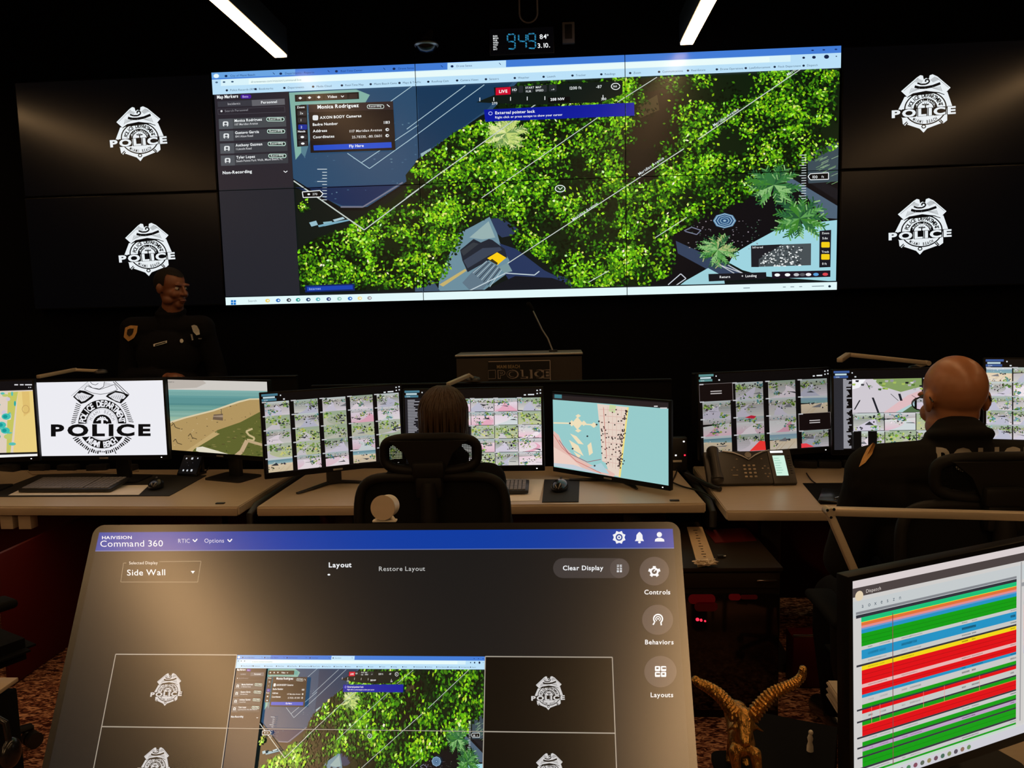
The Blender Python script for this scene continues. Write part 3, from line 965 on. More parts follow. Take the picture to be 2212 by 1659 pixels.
def draw_badge(p, cx, cy, s, fg=(232, 238, 242), bg=(8, 9, 12), word=True):
    """police badge; s is half its height"""
    k = s / 310.0
    T = lambda pts: [(cx + (x - 1037) * k, cy + (y - 678) * k) for x, y in pts]
    X = lambda x: cx + (x - 1037) * k
    Y = lambda y: cy + (y - 678) * k
    dim = tuple(int(a * 0.62) for a in fg)
    p.poly(T([(812, 592), (742, 738), (792, 825), (800, 884), (826, 905), (850, 893), (985, 942), (1028, 986), (1066, 942), (1222, 888), (1240, 892), (1280, 862), (1278, 800), (1330, 712), (1272, 556)]), fg)
    for a, b in (((812, 892), (846, 862)), ((1206, 852), (1236, 884)), ((830, 902), (856, 876)), ((1190, 862), (1226, 892))):
        p.line(X(a[0]), Y(a[1]), X(b[0]), Y(b[1]), 11 * k, bg)
    p.ell(X(1028), Y(920), 26 * k, 22 * k, bg, 12)
    p.ell(X(1028), Y(920), 15 * k, 12 * k, fg, 8)
    p.band(X(1040), Y(722), 230 * k, 182 * k, 14 * k, 13 * k, 0, 360, bg, 48)
    p.band(X(1040), Y(722), 128 * k, 106 * k, 44 * k, 38 * k, -5, 185, bg, 30)
    p.band(X(1040), Y(722), 104 * k, 84 * k, 8 * k, 8 * k, 8, 172, dim, 24)
    p.arc_text('POLICE DEPARTMENT', X(1040), Y(722), 148 * k, 118 * k, 172, 8, 42 * k, bg, 0.03, 0.8)
    p.arc_text('MIAMI BEACH', X(1040), Y(722), 210 * k, 163 * k, 229, 311, 32 * k, bg, 0.03, 0.62, True)
    p.arc_text('MIAMI BEACH', X(1040), Y(722), 94 * k, 76 * k, 160, 20, 22 * k, fg, 0.01, 0.7)
    p.poly(T([(960, 722), (975, 680), (1010, 652), (1040, 646), (1070, 652), (1104, 680), (1120, 722)]), fg)
    for a in (30, 70, 110, 150, 10, 170):
        ra = math.radians(a)
        p.line(X(1040), Y(690), X(1040 + 40 * math.cos(ra)), Y(690 - 28 * math.sin(ra)), 7 * k, bg)
    p.rect(X(1034), Y(690), X(1046), Y(735), bg)
    # eagle across the top
    p.poly(T([(772, 530), (940, 388), (975, 366), (1003, 373), (1013, 414), (1038, 398), (1068, 410), (1075, 372), (1106, 362), (1160, 388), (1304, 512), (1238, 578), (1180, 556), (1040, 536), (900, 558), (840, 594)]), fg)
    p.path(T([(840, 600), (905, 566), (1040, 543), (1180, 562), (1240, 584)]), 8 * k, bg)
    for q in range(7):
        p.line(X(862 + 13 * q), Y(558 - 6 * q), X(884 + 15 * q), Y(500 + 2 * q), 5 * k, dim)
        p.line(X(1214 - 13 * q), Y(548 - 5 * q), X(1192 - 15 * q), Y(494 + 2 * q), 5 * k, dim)
        p.line(X(946 + 9 * q), Y(400 + 4 * q), X(912 + 12 * q), Y(436 + 3 * q), 5 * k, dim)
        p.line(X(1128 - 7 * q), Y(388 + 5 * q), X(1172 - 9 * q), Y(424 + 4 * q), 5 * k, dim)
    p.path(T([(800, 528), (955, 396)]), 5 * k, dim)
    p.path(T([(1150, 398), (1284, 512)]), 5 * k, dim)
    p.path(T([(916, 486), (965, 500), (1030, 502), (1110, 490), (1192, 462)]), 28 * k, bg)
    p.path(T([(944, 450), (985, 466), (1035, 466), (1070, 448), (1072, 424), (1046, 412), (1030, 424), (1034, 440)]), 17 * k, bg)
    if word:
        big_word(p, X(1030), Y(806), 74 * k, 1.66, fg, bg, 26 * k)


def big_word(p, cx, base, h, sx, fg, halo, rise=0.0, gap=0.035):
    """the broad word POLICE with a dark or light outline around its letters"""
    ang = math.degrees(math.atan2(rise, h * sx * 6.6)) if rise else 0.0
    a = math.radians(ang)
    tot = sum(glyph(ch, 0.045)[2] + gap for ch in 'POLICE') * (h / CAP) * sx
    x, y = cx - tot / 2 * math.cos(a), base + tot / 2 * math.sin(a) * 0.6
    k = h / CAP
    p.up()
    t = 0
    for ch in 'POLICE':
        vv, tt, adv = glyph(ch, 0.045)
        x0, x1 = min(q[0] for q in vv) - 0.055, max(q[0] for q in vv) + 0.055
        y0, y1 = -0.075, CAP + 0.085
        n = rrect((x0 + x1) / 2, (y0 + y1) / 2, x1 - x0, y1 - y0, 0.12 if ch in 'OCP' else 0.02, 4)
        pts = [(x + math.cos(a) * (t + q[0] * k * sx) - math.sin(a) * q[1] * k, y - math.sin(a) * (t + q[0] * k * sx) - math.cos(a) * q[1] * k) for q in n]
        p.poly(pts, halo, False)
        t += (adv + gap) * k * sx
    p.text('POLICE', x, y, h, fg, ang, 0.045, sx, gap=gap)


def draw_line_badge(p):
    """the badge as black line art on white, traced in photograph pixels"""
    s = 6.9125
    Z = zm(60, 800, s)
    k = 1 / s
    X = lambda x: 60 + x * k
    Y = lambda y: 800 + y * k
    bk, wh = (12, 12, 14), (236, 236, 242)
    p.rect(60, 800, 380, 1000, wh)
    g1 = (150, 150, 156)
    for (a, b) in (((650, 380), (900, 160)), ((690, 400), (790, 300)), ((1510, 355), (1300, 160)), ((1480, 372), (1270, 165))):
        p.line(X(a[0]), Y(a[1]), X(b[0]), Y(b[1]), 9 * k if a[0] != 650 else 6 * k, bk if a[0] > 700 else g1)
    p.poly(Z([(675, 395), (770, 295), (850, 305), (990, 370), (960, 410), (860, 480), (790, 500)]), bk)
    p.poly(Z([(1510, 360), (1490, 385), (1390, 490), (1290, 460), (1160, 385), (1200, 345), (1310, 300), (1390, 315)]), bk)
    p.poly(Z([(700, 390), (740, 340), (770, 345), (800, 330), (900, 362), (950, 375), (850, 452), (800, 468), (775, 440), (740, 430)]), (222, 222, 228))
    p.poly(Z([(1460, 385), (1430, 350), (1385, 335), (1300, 325), (1200, 380), (1290, 440), (1370, 470), (1385, 420), (1430, 420)]), (222, 222, 228))
    for q in range(6):
        p.line(X(770 + 30 * q), Y(440 - 8 * q), X(740 + 32 * q), Y(372 + 2 * q), 6 * k, (130, 130, 136))
        p.line(X(1390 - 30 * q), Y(440 - 8 * q), X(1420 - 32 * q), Y(366 + 2 * q), 6 * k, (130, 130, 136))
    p.path(Z([(845, 285), (880, 230), (960, 260), (1060, 285), (1170, 250), (1290, 205), (1335, 285), (1200, 335), (1080, 355), (960, 335), (845, 285)]), 7 * k, bk)
    p.path(Z([(900, 215), (960, 260), (1070, 275), (1130, 240), (1140, 165)]), 9 * k, (60, 60, 64))
    p.path(Z([(930, 170), (960, 205), (1010, 215), (1050, 190)]), 8 * k, (80, 80, 84))
    for q in range(7):
        p.line(X(1150 + 22 * q), Y(170 + 6 * q), X(1160 + 20 * q), Y(235 - 4 * q), 5 * k, (120, 120, 126))
        p.line(X(790 + 16 * q), Y(250 - 12 * q), X(830 + 14 * q), Y(285 - 14 * q), 4 * k, (160, 160, 166))
    # rays of the star
    rg = random.Random(2)
    for i in range(11):
        t = i / 10.0
        x, y = 720 - 80 * t, 490 + 310 * t
        p.line(X(x), Y(y), X(x + 72), Y(y + 34 - 60 * t), 11 * k, bk, i == 0)
        x, y = 1465 + 115 * t, 475 + 290 * t
        p.line(X(x), Y(y), X(x - 76), Y(y + 44 - 52 * t), 11 * k, bk, False)
    p.up()
    for i in range(31):
        a = math.radians(207 + 126 * i / 30.0)
        r1 = 402 + 6 * math.sin(i * 1.7)
        r2 = 450 if i not in (9, 21) else 490
        if 13 < i < 17: r2 = 424
        r2 += 40 * max(0, 1 - min(i, 30 - i) / 5.0)
        p.line(X(1112 + r1 * math.cos(a)), Y(800 - r1 * math.sin(a)), X(1112 + r2 * math.cos(a)), Y(800 - r2 * math.sin(a)), (20 if i % 3 else 13) * k, bk, False)
    p.band(X(1112), Y(800), 384 * k, 392 * k, 26 * k, 28 * k, 0, 360, wh, 60)
    p.band(X(1112), Y(800), 358 * k, 365 * k, 122 * k, 122 * k, 0, 360, bk, 60)
    p.ell(X(1112), Y(800), 236 * k, 243 * k, wh, 48)
    p.band(X(1112), Y(800), 226 * k, 232 * k, 5 * k, 5 * k, 0, 360, (150, 150, 156), 40)
    p.arc_text('POLICE DEPARTMENT', X(1112), Y(800), 254 * k, 262 * k, 176, 4, 88 * k, wh, 0.035, 0.72)
    p.arc_text('MIAMI BEACH', X(1112), Y(800), 344 * k, 350 * k, 227, 313, 84 * k, wh, 0.035, 0.7, True)
    p.arc_text('MIAMI BEACH', X(1112), Y(800), 160 * k, 166 * k, 163, 17, 46 * k, (130, 130, 136), 0.0, 0.8)
    p.poly([(X(1112 + 140 * math.cos(math.radians(a))), Y(800 - 142 * math.sin(math.radians(a)))) for a in range(0, 181, 10)], bk)
    for a in (20, 52, 84, 116, 148, 172, 4):
        ra = math.radians(a)
        p.path([(X(1112), Y(745)), (X(1112 + 52 * math.cos(ra)), Y(740 - 56 * math.sin(ra))), (X(1112 + 86 * math.cos(ra)), Y(760 - 56 * math.sin(ra)))], 15 * k, wh)
    p.rect(X(690), Y(806), X(1560), Y(985), wh)
    p.rect(X(1066), Y(740), X(1166), Y(900), bk)
    p.rect(X(1084), Y(802), X(1146), Y(856), wh)
    p.rect(X(1095), Y(740), X(1128), Y(792), wh)
    big_word(p, X(1112), Y(974), 160 * k, 1.62, bk, wh, 14 * k, 0.05)


PAL = {'pink': [(238, 214, 222), (226, 196, 210), (214, 206, 222), (246, 236, 240)], 'green': [(126, 158, 62), (84, 120, 48), (164, 188, 92), (62, 92, 44)],
       'teal': [(84, 142, 142), (118, 168, 176), (60, 110, 124)], 'sand': [(222, 198, 160), (206, 186, 150), (232, 214, 184)],
       'grey': [(178, 176, 180), (146, 146, 150), (206, 206, 210)], 'dark': [(38, 40, 46), (60, 62, 66), (24, 26, 30)]}


def cam_tile(p, q, seed, kind=None):
    """one surveillance camera view filling the quad q (tl, tr, br, bl)"""
    rg = random.Random(seed)
    z0 = p.z

    def B(u, v):
        u, v = min(1, max(0, u)), min(1, max(0, v))
        x = (q[0][0] * (1 - u) + q[1][0] * u) * (1 - v) + (q[3][0] * (1 - u) + q[2][0] * u) * v
        y = (q[0][1] * (1 - u) + q[1][1] * u) * (1 - v) + (q[3][1] * (1 - u) + q[2][1] * u) * v
        return (x, y)
    P = lambda pts, c: p.poly([B(a, b) for a, b in pts], tuple(min(255, max(0, x * p.shade)) for x in c))
    vary = lambda c, k: tuple(x + rg.uniform(-k, k) for x in c)
    mix = lambda a, b, t: tuple(a[i] + (b[i] - a[i]) * t for i in range(3))

    def bands(v0, v1, ca, cb, n=5, slope=0.0):
        for k in range(n):
            a = v0 + (v1 - v0) * k / n
            P([(0, a + slope), (1, a), (1, v1 + 0.02), (0, v1 + slope + 0.02)], mix(ca, cb, k / max(1, n - 1)))

    def dabs(cx, cy, rx, ry, n, cols, r=0.03, sq=False):
        for _ in range(n):
            x, y = cx + rg.gauss(0, rx), cy + rg.gauss(0, ry)
            if not (0 < x < 1 and 0 < y < 1): continue
            a = r * rg.uniform(0.5, 1.3)
            b = a * rg.uniform(0.7, 1.8)
            t = rg.uniform(-0.6, 0.6) * a
            P([(x - a, y + t), (x - t * 0.4, y - b), (x + a, y - t), (x + t * 0.5, y + b)], vary(rg.choice(cols), 14))

    def road(xb0, xb1, xt, vt, bend, c, n=7):
        L, R = [], []
        for k in range(n + 1):
            t = k / n
            e = t ** 0.7
            m = bend * math.sin(t * PI) * 0.25
            L.append((xb0 + (xt - 0.03 - xb0) * e + m, 1 + (vt - 1) * t))
            R.append((xb1 + (xt + 0.03 - xb1) * e + m, 1 + (vt - 1) * t))
        P(L + R[::-1], c)
    kind = kind or rg.choice(['street', 'plaza', 'park', 'park', 'street', 'street'])
    gr, pk, gy, tl = PAL['green'], PAL['pink'], PAL['grey'], PAL['teal']
    if kind == 'street':
        bands(0, 0.35, rg.choice([(196, 206, 206), (170, 184, 180), (150, 168, 150)]), rg.choice([(150, 160, 130), (176, 170, 160)]))
        bands(0.35, 1, rg.choice([(176, 174, 176), (190, 184, 186), (160, 164, 160)]), rg.choice([(214, 206, 214), (206, 204, 198)]), 5, rg.uniform(-.1, .1))
        road(rg.uniform(-.3, .2), rg.uniform(.55, 1.1), rg.uniform(.35, .8), 0.3, rg.uniform(-1, 1), rg.choice([(206, 200, 216), (186, 186, 204), (226, 214, 222)]))
        s = rg.choice((-1, 1))
        dabs(0.5 + s * 0.36, 0.30, 0.14, 0.12, 26, gr + gr + PAL['dark'], 0.045)
        dabs(0.5 - s * 0.42, 0.22, 0.10, 0.08, 16, gr + gy + tl, 0.04)
        dabs(0.5, 0.26, 0.3, 0.05, 20, PAL['dark'] * 2 + gy + [(240, 240, 240)], 0.03)
    elif kind == 'plaza':
        bands(0, 0.3, rg.choice([(170, 186, 186), (206, 206, 210)]), (186, 180, 180), 4)
        bands(0.3, 1, rg.choice([(232, 206, 216), (224, 210, 222), (214, 214, 214)]), rg.choice([(236, 196, 210), (222, 186, 200), (230, 222, 226)]), 6, rg.uniform(-.16, .16))
        road(rg.uniform(-.1, .3), rg.uniform(.5, 1.2), rg.uniform(.2, .9), 0.34, rg.uniform(-1.2, 1.2), rg.choice([(206, 214, 216), (238, 226, 232), (226, 168, 188)]))
        dabs(rg.uniform(.1, .9), rg.uniform(.15, .4), 0.12, 0.11, 22, gr + gr + tl, 0.045)
        dabs(0.5, 0.16, 0.34, 0.07, 18, PAL['dark'] + gy + tl, 0.028)
    elif kind == 'beach':
        bands(0, 0.14, (206, 212, 214), (196, 206, 210), 2)
        bands(0.14, 0.42, rg.choice([(120, 156, 176), (104, 144, 158), (136, 166, 186)]), rg.choice([(150, 184, 190), (130, 170, 170)]), 5, rg.uniform(-.06, .06))
        bands(0.42, 1, (226, 206, 176), rg.choice([(214, 196, 164), (226, 214, 196), (206, 190, 166)]), 6, rg.uniform(-.12, .12))
        dabs(rg.uniform(.3, .7), 0.45, 0.08, 0.03, 8, PAL['dark'] + [(90, 100, 100)], 0.035)
        for _ in range(4):
            x = rg.uniform(0, 1)
            P([(x, 0.55), (x + .015, 0.55), (x - .25, 1), (x - .29, 1)], (206, 184, 152))
    else:
        bands(0, 1, rg.choice([(160, 176, 150), (176, 186, 166)]), rg.choice([(190, 196, 150), (176, 180, 160)]), 6)
        road(rg.uniform(-.2, .3), rg.uniform(.4, .9), rg.uniform(.3, .9), 0.3, rg.uniform(-1.4, 1.4), rg.choice([(206, 200, 206), (190, 190, 176)]))
        dabs(0.25, 0.35, 0.18, 0.18, 30, gr + [(200, 206, 110)], 0.05)
        dabs(0.75, 0.5, 0.16, 0.2, 30, gr + [(206, 210, 120)] + PAL['dark'], 0.05)
    dabs(rg.random(), rg.uniform(.3, .9), 0.16, 0.10, 16, PAL['dark'] * 2 + gy + gr, 0.03)
    dabs(rg.random(), rg.uniform(.2, .6), 0.16, 0.10, 10, [(240, 242, 244), (226, 226, 230)] + gy, 0.02)
    if rg.random() < 0.35:
        dabs(rg.uniform(.1, .9), rg.uniform(.55, .9), 0.07, 0.07, 18, gr + tl, 0.045)
    x, y = rg.uniform(.1, .8), rg.uniform(.4, .8)
    P([(x, y), (x + rg.uniform(.15, .4), y + rg.uniform(-.2, .2)), (x + .3, y + .05), (x, y + .025)], rg.choice([(50, 52, 58), (120, 120, 126)]))
    p.z = z0


def tile_grid(p, u0, v0, u1, v1, nx, ny, pad, seed, dark=(), special=None, padv=0.0):
    cu, cv = (u1 - u0) / nx, (v1 - v0) / ny
    for j in range(ny):
        for i in range(nx):
            x0, x1 = u0 + i * cu + pad, u0 + (i + 1) * cu - pad
            y0, y1 = v0 + j * cv + padv, v0 + (j + 1) * cv - padv
            if (i, j) in dark:
                p.rect(x0 - pad, y0, x1 + pad, y1, (20, 12, 12))
                p.frame(x0 - pad, y0, x1 + pad, y1, 0.003, (150, 140, 140))
                for d in (-.014, .014):
                    p.rect((x0 + x1) / 2 - 0.042, (y0 + y1) / 2 + d - 0.006, (x0 + x1) / 2 + 0.042, (y0 + y1) / 2 + d + 0.006, (186, 180, 180))
                continue
            cam_tile(p, [(x0, y0), (x1, y0), (x1, y1), (x0, y1)], seed + j * 17 + i * 5, (special or {}).get((i, j)))
    p.up(190)
    for j in range(ny):
        for i in range(nx):
            x0, y0 = u0 + i * cu, v0 + j * cv
            p.rect(x0 - 0.004, y0 - 0.004, x0 + 0.03, y0 + 0.010, (190, 190, 194), False)


def player_head(p, teal=(70, 120, 140)):
    p.rect(0, 0, 1, 1, (10, 8, 9))
    p.rect(0, 0.0, 0.11, 0.028, teal)
    p.rect(0.01, 0.035, 0.09, 0.056, (190, 214, 220))
    p.rect(0, 0.062, 0.10, 0.09, teal)
    p.text('Live', 0.015, 0.084, 0.016, (230, 240, 244), sx=0.6)
    for x, y, w in ((0.125, 0.02, .008), (0.145, 0.07, .012), (0.87, 0.075, .016), (0.90, 0.072, .045), (0.962, 0.02, .01), (0.962, 0.06, .01), (0.985, 0.015, .01), (0.985, 0.055, .01)):
        p.rect(x, y, x + w, y + 0.016, (216, 222, 226))


def draw_cams_left(p):
    player_head(p)
    p.shade = 0.93
    tile_grid(p, 0.0, 0.1, 1.0, 0.985, 5, 5, 0.016, 101, special={(3, 0): 'street', (1, 1): 'street', (2, 1): 'park', (3, 1): 'plaza', (1, 2): 'park', (4, 2): 'park', (0, 4): 'beach', (1, 4): 'plaza', (3, 4): 'beach', (0, 1): 'park', (2, 0): 'street', (0, 3): 'park', (1, 3): 'park'})


def draw_cams_mid(p):
    player_head(p)
    p.rect(0, 0.1, 0.135, 1, (28, 28, 34))
    rg = random.Random(8)
    for i in range(44):
        p.rect(0.02, 0.12 + i * 0.0198, rg.uniform(0.06, 0.125), 0.12 + i * 0.0198 + 0.012, (150, 150, 158))
    tile_grid(p, 0.14, 0.115, 0.995, 0.99, 5, 5, 0.002, 303, special={(3, 0): 'plaza', (2, 1): 'plaza', (4, 3): 'plaza', (3, 3): 'street', (4, 4): 'plaza', (2, 3): 'plaza', (1, 1): 'plaza'}, padv=0.003)
    p.rect(0.14 + 0.172, 0.115 + 0.36, 0.14 + 0.34, 0.46 + 0.17, (20, 20, 24))


def draw_cams_right(p):
    player_head(p, (90, 140, 140))
    p.shade = 0.80
    tile_grid(p, 0.0, 0.12, 1.0, 0.985, 4, 4, 0.02, 577, dark=((0, 0), (3, 2)), special={(1, 0): 'street', (2, 0): 'street', (0, 1): 'street', (3, 1): 'beach', (0, 2): 'plaza', (1, 2): 'plaza', (0, 3): 'beach', (2, 3): 'beach', (2, 2): 'plaza'})
    B = lambda pts, c: p.poly(pts, c)
    B([(0.76, 0.99 - 0.06), (0.80, 0.93), (0.86, 0.98), (0.76, 0.985)], (226, 60, 70))
    B([(0.36, 0.98), (0.44, 0.86), (0.48, 0.87), (0.485, 0.98)], (222, 52, 48))
    B([(0.33, 0.56), (0.38, 0.535), (0.42, 0.55), (0.4, 0.58)], (170, 30, 50))


def draw_cams_far(p, seed=811):
    player_head(p, (60, 90, 150))
    p.rect(0, 0.09, 0.065, 1, (44, 44, 50))
    rg = random.Random(seed)
    for i in range(52):
        p.rect(0.065, 0.1 + i * 0.017, rg.uniform(0.085, 0.125), 0.1 + i * 0.017 + 0.016, (150, 150, 158), i == 0)
    big = 0.128
    P = lambda pts, c: p.poly([(big + a * 0.48, 0.11 + b * 0.425) for a, b in pts], c)
    P([(0, 0), (1, 0), (1, 1), (0, 1)], (206, 200, 208))
    P([(0.3, 0), (1, 0), (1, 0.25), (0.7, 0.4), (0.4, 0.2)], (132, 156, 96))
    P([(0.45, 1), (0.8, 0.5), (1, 0.35), (1, 0.55), (0.7, 1)], (222, 186, 190))
    P([(0.62, 1), (1, 0.6), (1, 1)], (176, 204, 206))
    P([(0.72, 1), (0.85, 0.82), (1, 0.78), (1, 1)], (84, 110, 74))
    P([(0, 0), (0.2, 0), (0.1, 0.25), (0, 0.3)], (240, 240, 244))
    for a, b, c, d, w in ((0.28, 0.55, 0.36, 1, .03), (0.66, 0.45, 0.69, 0.66, .035), (0.02, 0.9, 0.1, 0.62, .02), (0.55, 0.45, 0.66, 0.66, .01), (0.85, 0.5, 1, 0.7, .01), (0.2, 0.1, 0.25, 0.3, .01)):
        P([(a, b), (a + w, b), (c + w, d), (c, d)], (30, 32, 40))
    for i in range(26):
        x, y = rg.random(), rg.random() * 0.3
        P([(x, y), (x + .05, y), (x + .04, y + .06), (x, y + .05)], rg.choice(PAL['green'] + PAL['dark'] + PAL['grey']))
    tile_grid(p, 0.62, 0.11, 1.0, 0.535, 2, 2, 0.003, seed + 1)
    tile_grid(p, 0.128, 0.54, 1.0, 0.76, 4, 1, 0.003, seed + 2, special={(0, 0): 'street', (1, 0): 'plaza'})
    tile_grid(p, 0.128, 0.765, 1.0, 0.985, 4, 1, 0.003, seed + 3)
    p.rect(0.128, 0.765, 0.182, 0.985, (6, 6, 7))
    p.rect(0.228, 0.765, 0.29, 0.985, (6, 6, 7))


def draw_beach(p):
    p.rect(363, 815, 592, 990, (206, 202, 196))
    p.poly([(363, 815), (430, 815), (446, 828), (425, 838), (363, 842)], (186, 178, 170))
    n = 16
    sea = [(118, 166, 162), (92, 146, 146), (84, 138, 138), (104, 154, 146), (126, 168, 156), (146, 180, 160)]
    for i in range(n):
        y0 = 843 + i * 4.2
        p.rect(363, y0, 592, 990, sea[min(5, i * 6 // n)] if i % 3 else tuple(c + 8 for c in sea[min(5, i * 6 // n)]))
    p.poly([(363, 914), (400, 902), (460, 886), (515, 866), (540, 860), (592, 858), (592, 990), (363, 990)], (216, 202, 166))
    p.poly([(363, 918), (402, 905), (462, 889), (518, 869), (540, 863), (592, 861), (592, 990), (363, 990)], (176, 148, 96))
    p.poly([(420, 972), (470, 930), (520, 912), (560, 890), (592, 878), (592, 990), (400, 990)], (94, 98, 46))
    p.poly([(363, 990), (404, 975), (462, 934), (475, 938), (420, 972), (408, 990)], (190, 164, 112))
    rg = random.Random(9)
    for _ in range(150):
        x, y = rg.uniform(440, 590), rg.uniform(895, 985)
        if y < 990 - (x - 400) * 0.55: continue
        p.ell(x, y, rg.uniform(1, 5), rg.uniform(0.8, 2.2), rg.choice([(70, 80, 34), (112, 116, 56), (88, 84, 44), (126, 118, 66)]), 7, False)
    for _ in range(90):
        x, y = rg.uniform(372, 585), rg.uniform(868, 965)
        if y > 985 - (x - 380) * 0.55 or y < 915 - (x - 370) * 0.3: continue
        p.ell(x, y, rg.uniform(0.6, 2.2), rg.uniform(0.4, 1.0), rg.choice([(96, 78, 54), (210, 190, 150), (70, 60, 46)]), 6, False)
    p.path([(546, 926), (532, 932), (538, 940), (550, 946), (548, 952), (534, 950)], 4, (196, 178, 132))
    p.path([(534, 952), (522, 976), (508, 988)], 9, (190, 164, 128))
    p.path([(534, 952), (570, 962), (592, 970)], 6, (186, 162, 124))
    p.poly([(425, 968), (438, 966), (494, 982), (470, 988), (424, 976)], (222, 216, 196))
    p.poly([(462, 896), (482, 894), (482, 909), (460, 907)], (112, 92, 74))
    p.poly([(462, 899), (482, 897), (482, 902), (460, 901)], (160, 140, 120))
    p.line(478, 884, 479, 896, 1.4, (90, 80, 60))
    for x, y in ((412, 944), (376, 922), (380, 956)):
        p.path([(x - 5, y), (x, y - 6), (x + 4, y + 3), (x + 14, y + 6)], 1.6, (84, 70, 46))
    p.text('CAM 4', 363.5, 828, 3, (70, 70, 70))


def draw_city_map(p):
    p.rect(1190, 840, 1450, 1060, (150, 202, 202))
    p.poly([(1190, 846), (1450, 868), (1450, 884), (1190, 862)], (42, 34, 34))
    p.poly([(1190, 840), (1450, 860), (1450, 872), (1190, 852)], (22, 18, 20))
    p.poly([(1198, 851), (1214, 852), (1214, 860), (1198, 859)], (70, 130, 140))
    for x, y in ((1413, 877), (1426, 881), (1433, 881)):
        p.rect(x, y, x + 8, y + 2.5, (210, 206, 206))
    pink, sand, land = (232, 198, 190), (238, 222, 186), (228, 210, 196)
    p.poly([(1291, 872), (1358, 880), (1352, 930), (1345, 990), (1340, 1030), (1318, 1024), (1310, 1000), (1302, 996), (1300, 960), (1297, 925), (1294, 900)], land)
    p.poly([(1356, 880), (1359, 880), (1350, 960), (1342, 1031), (1338, 1030), (1348, 945)], (240, 220, 130))
    p.poly([(1196, 930), (1208, 940), (1216, 960), (1240, 985), (1280, 1005), (1310, 1012), (1330, 1024), (1328, 1030), (1280, 1020), (1196, 985)], (226, 186, 176))
    p.poly([(1196, 965), (1230, 985), (1258, 1010), (1196, 1000)], (236, 206, 194))
    for pts in ([(1232, 936), (1246, 942), (1262, 960), (1250, 958)], [(1230, 950), (1250, 962), (1262, 985), (1240, 972)], [(1270, 962), (1278, 955), (1282, 978), (1274, 984)], [(1240, 975), (1256, 984), (1250, 990)]):
        p.poly(pts, sand)
    p.path([(1196, 913), (1235, 914), (1290, 918)], 3, sand)
    for x, y, rx, ry in ((1248, 914, 12, 14), (1262, 914, 6, 6), (1236, 914, 6, 7), (1284, 918, 8, 6), (1250, 898, 6, 4), (1250, 930, 7, 4)):
        p.poly([(x - rx, y), (x, y - ry), (x + rx, y), (x, y + ry)], sand)
    p.poly([(1318, 874), (1332, 876), (1330, 892), (1316, 888)], (198, 214, 160))
    for q in range(9):
        p.line(1296 + q * 0.8, 884 + q * 14, 1352 - q * 1.3, 887 + q * 14.4, 1.0, (214, 176, 168), q == 0)
    for q in range(5):
        p.line(1304 + q * 10, 878 + q, 1312 + q * 6.4, 1004 + q * 3, 0.9, (216, 184, 170), False)
    p.poly([(1300, 1000), (1318, 1024), (1300, 1020), (1270, 1010)], (176, 206, 214))
    p.poly([(1196, 1000), (1240, 1004), (1300, 1024), (1196, 1006)], (196, 206, 216))
    p.path([(1208, 950), (1228, 978), (1270, 998), (1300, 992)], 1.6, (150, 110, 120))
    p.path([(1196, 938), (1214, 966), (1246, 996), (1300, 1022)], 1.4, (206, 120, 110))
    p.path([(1305, 880), (1308, 930), (1312, 990)], 1.2, (208, 140, 130))
    rg = random.Random(21)
    for i in range(120):
        t = rg.random()
        x, y = 1353 - 14 * t + rg.gauss(0, 2), 884 + 128 * t
        if i > 55: x, y = rg.uniform(1300, 1350), rg.uniform(884, 1006)
        p.ell(x, y, 1.7, 1.7, rg.choice([(60, 44, 44), (84, 62, 58), (40, 34, 36)]), 6, False)
    for x, y in ((1232, 914), (1270, 942), (1238, 969), (1286, 1006), (1290, 917), (1295, 910)):
        p.ell(x, y, 2.2, 2, (50, 50, 56), 8)


def draw_zone_map(p):
    p.rect(-260, 815, 90, 1000, (222, 206, 190))
    p.poly([(-260, 815), (90, 815), (90, 842), (-260, 852)], (16, 14, 16))
    for x in (32, 44, 55, 62):
        p.rect(x, 830, x + 8, 832.5, (220, 220, 224))
    for x in (62, 66):
        p.rect(x, 836, x + 2, 838, (220, 220, 224))
    p.poly([(40, 846), (90, 844), (90, 985), (28, 985)], (232, 206, 128))
    p.poly([(18, 848), (40, 846), (34, 880), (22, 985), (14, 985)], (196, 196, 96))
    p.poly([(48, 846), (64, 846), (66, 890), (52, 900)], (222, 190, 112))
    rg = random.Random(5)
    for _ in range(120):
        x, y = rg.uniform(-250, 34), rg.uniform(850, 985)
        p.ell(x, y, rg.uniform(2, 9), rg.uniform(1.5, 6), rg.choice([(222, 196, 204), (206, 196, 214), (190, 200, 110), (86, 190, 178), (40, 168, 160), (236, 224, 200)]), 9, False)
    for x, y in ((14, 900), (12, 930), (4, 918)):
        p.ell(x, y, 10, 7, (60, 190, 176), 12)
        p.ell(x - 2, y, 5, 4, (24, 150, 150), 10)
    p.band(56, 884, 8, 9, 1.4, 1.4, 0, 360, (196, 160, 96))
    p.poly([(-260, 985), (90, 976), (90, 980), (-260, 990)], (20, 18, 18))
    p.poly([(-260, 990), (90, 980), (90, 992), (-260, 1003)], (240, 240, 240))


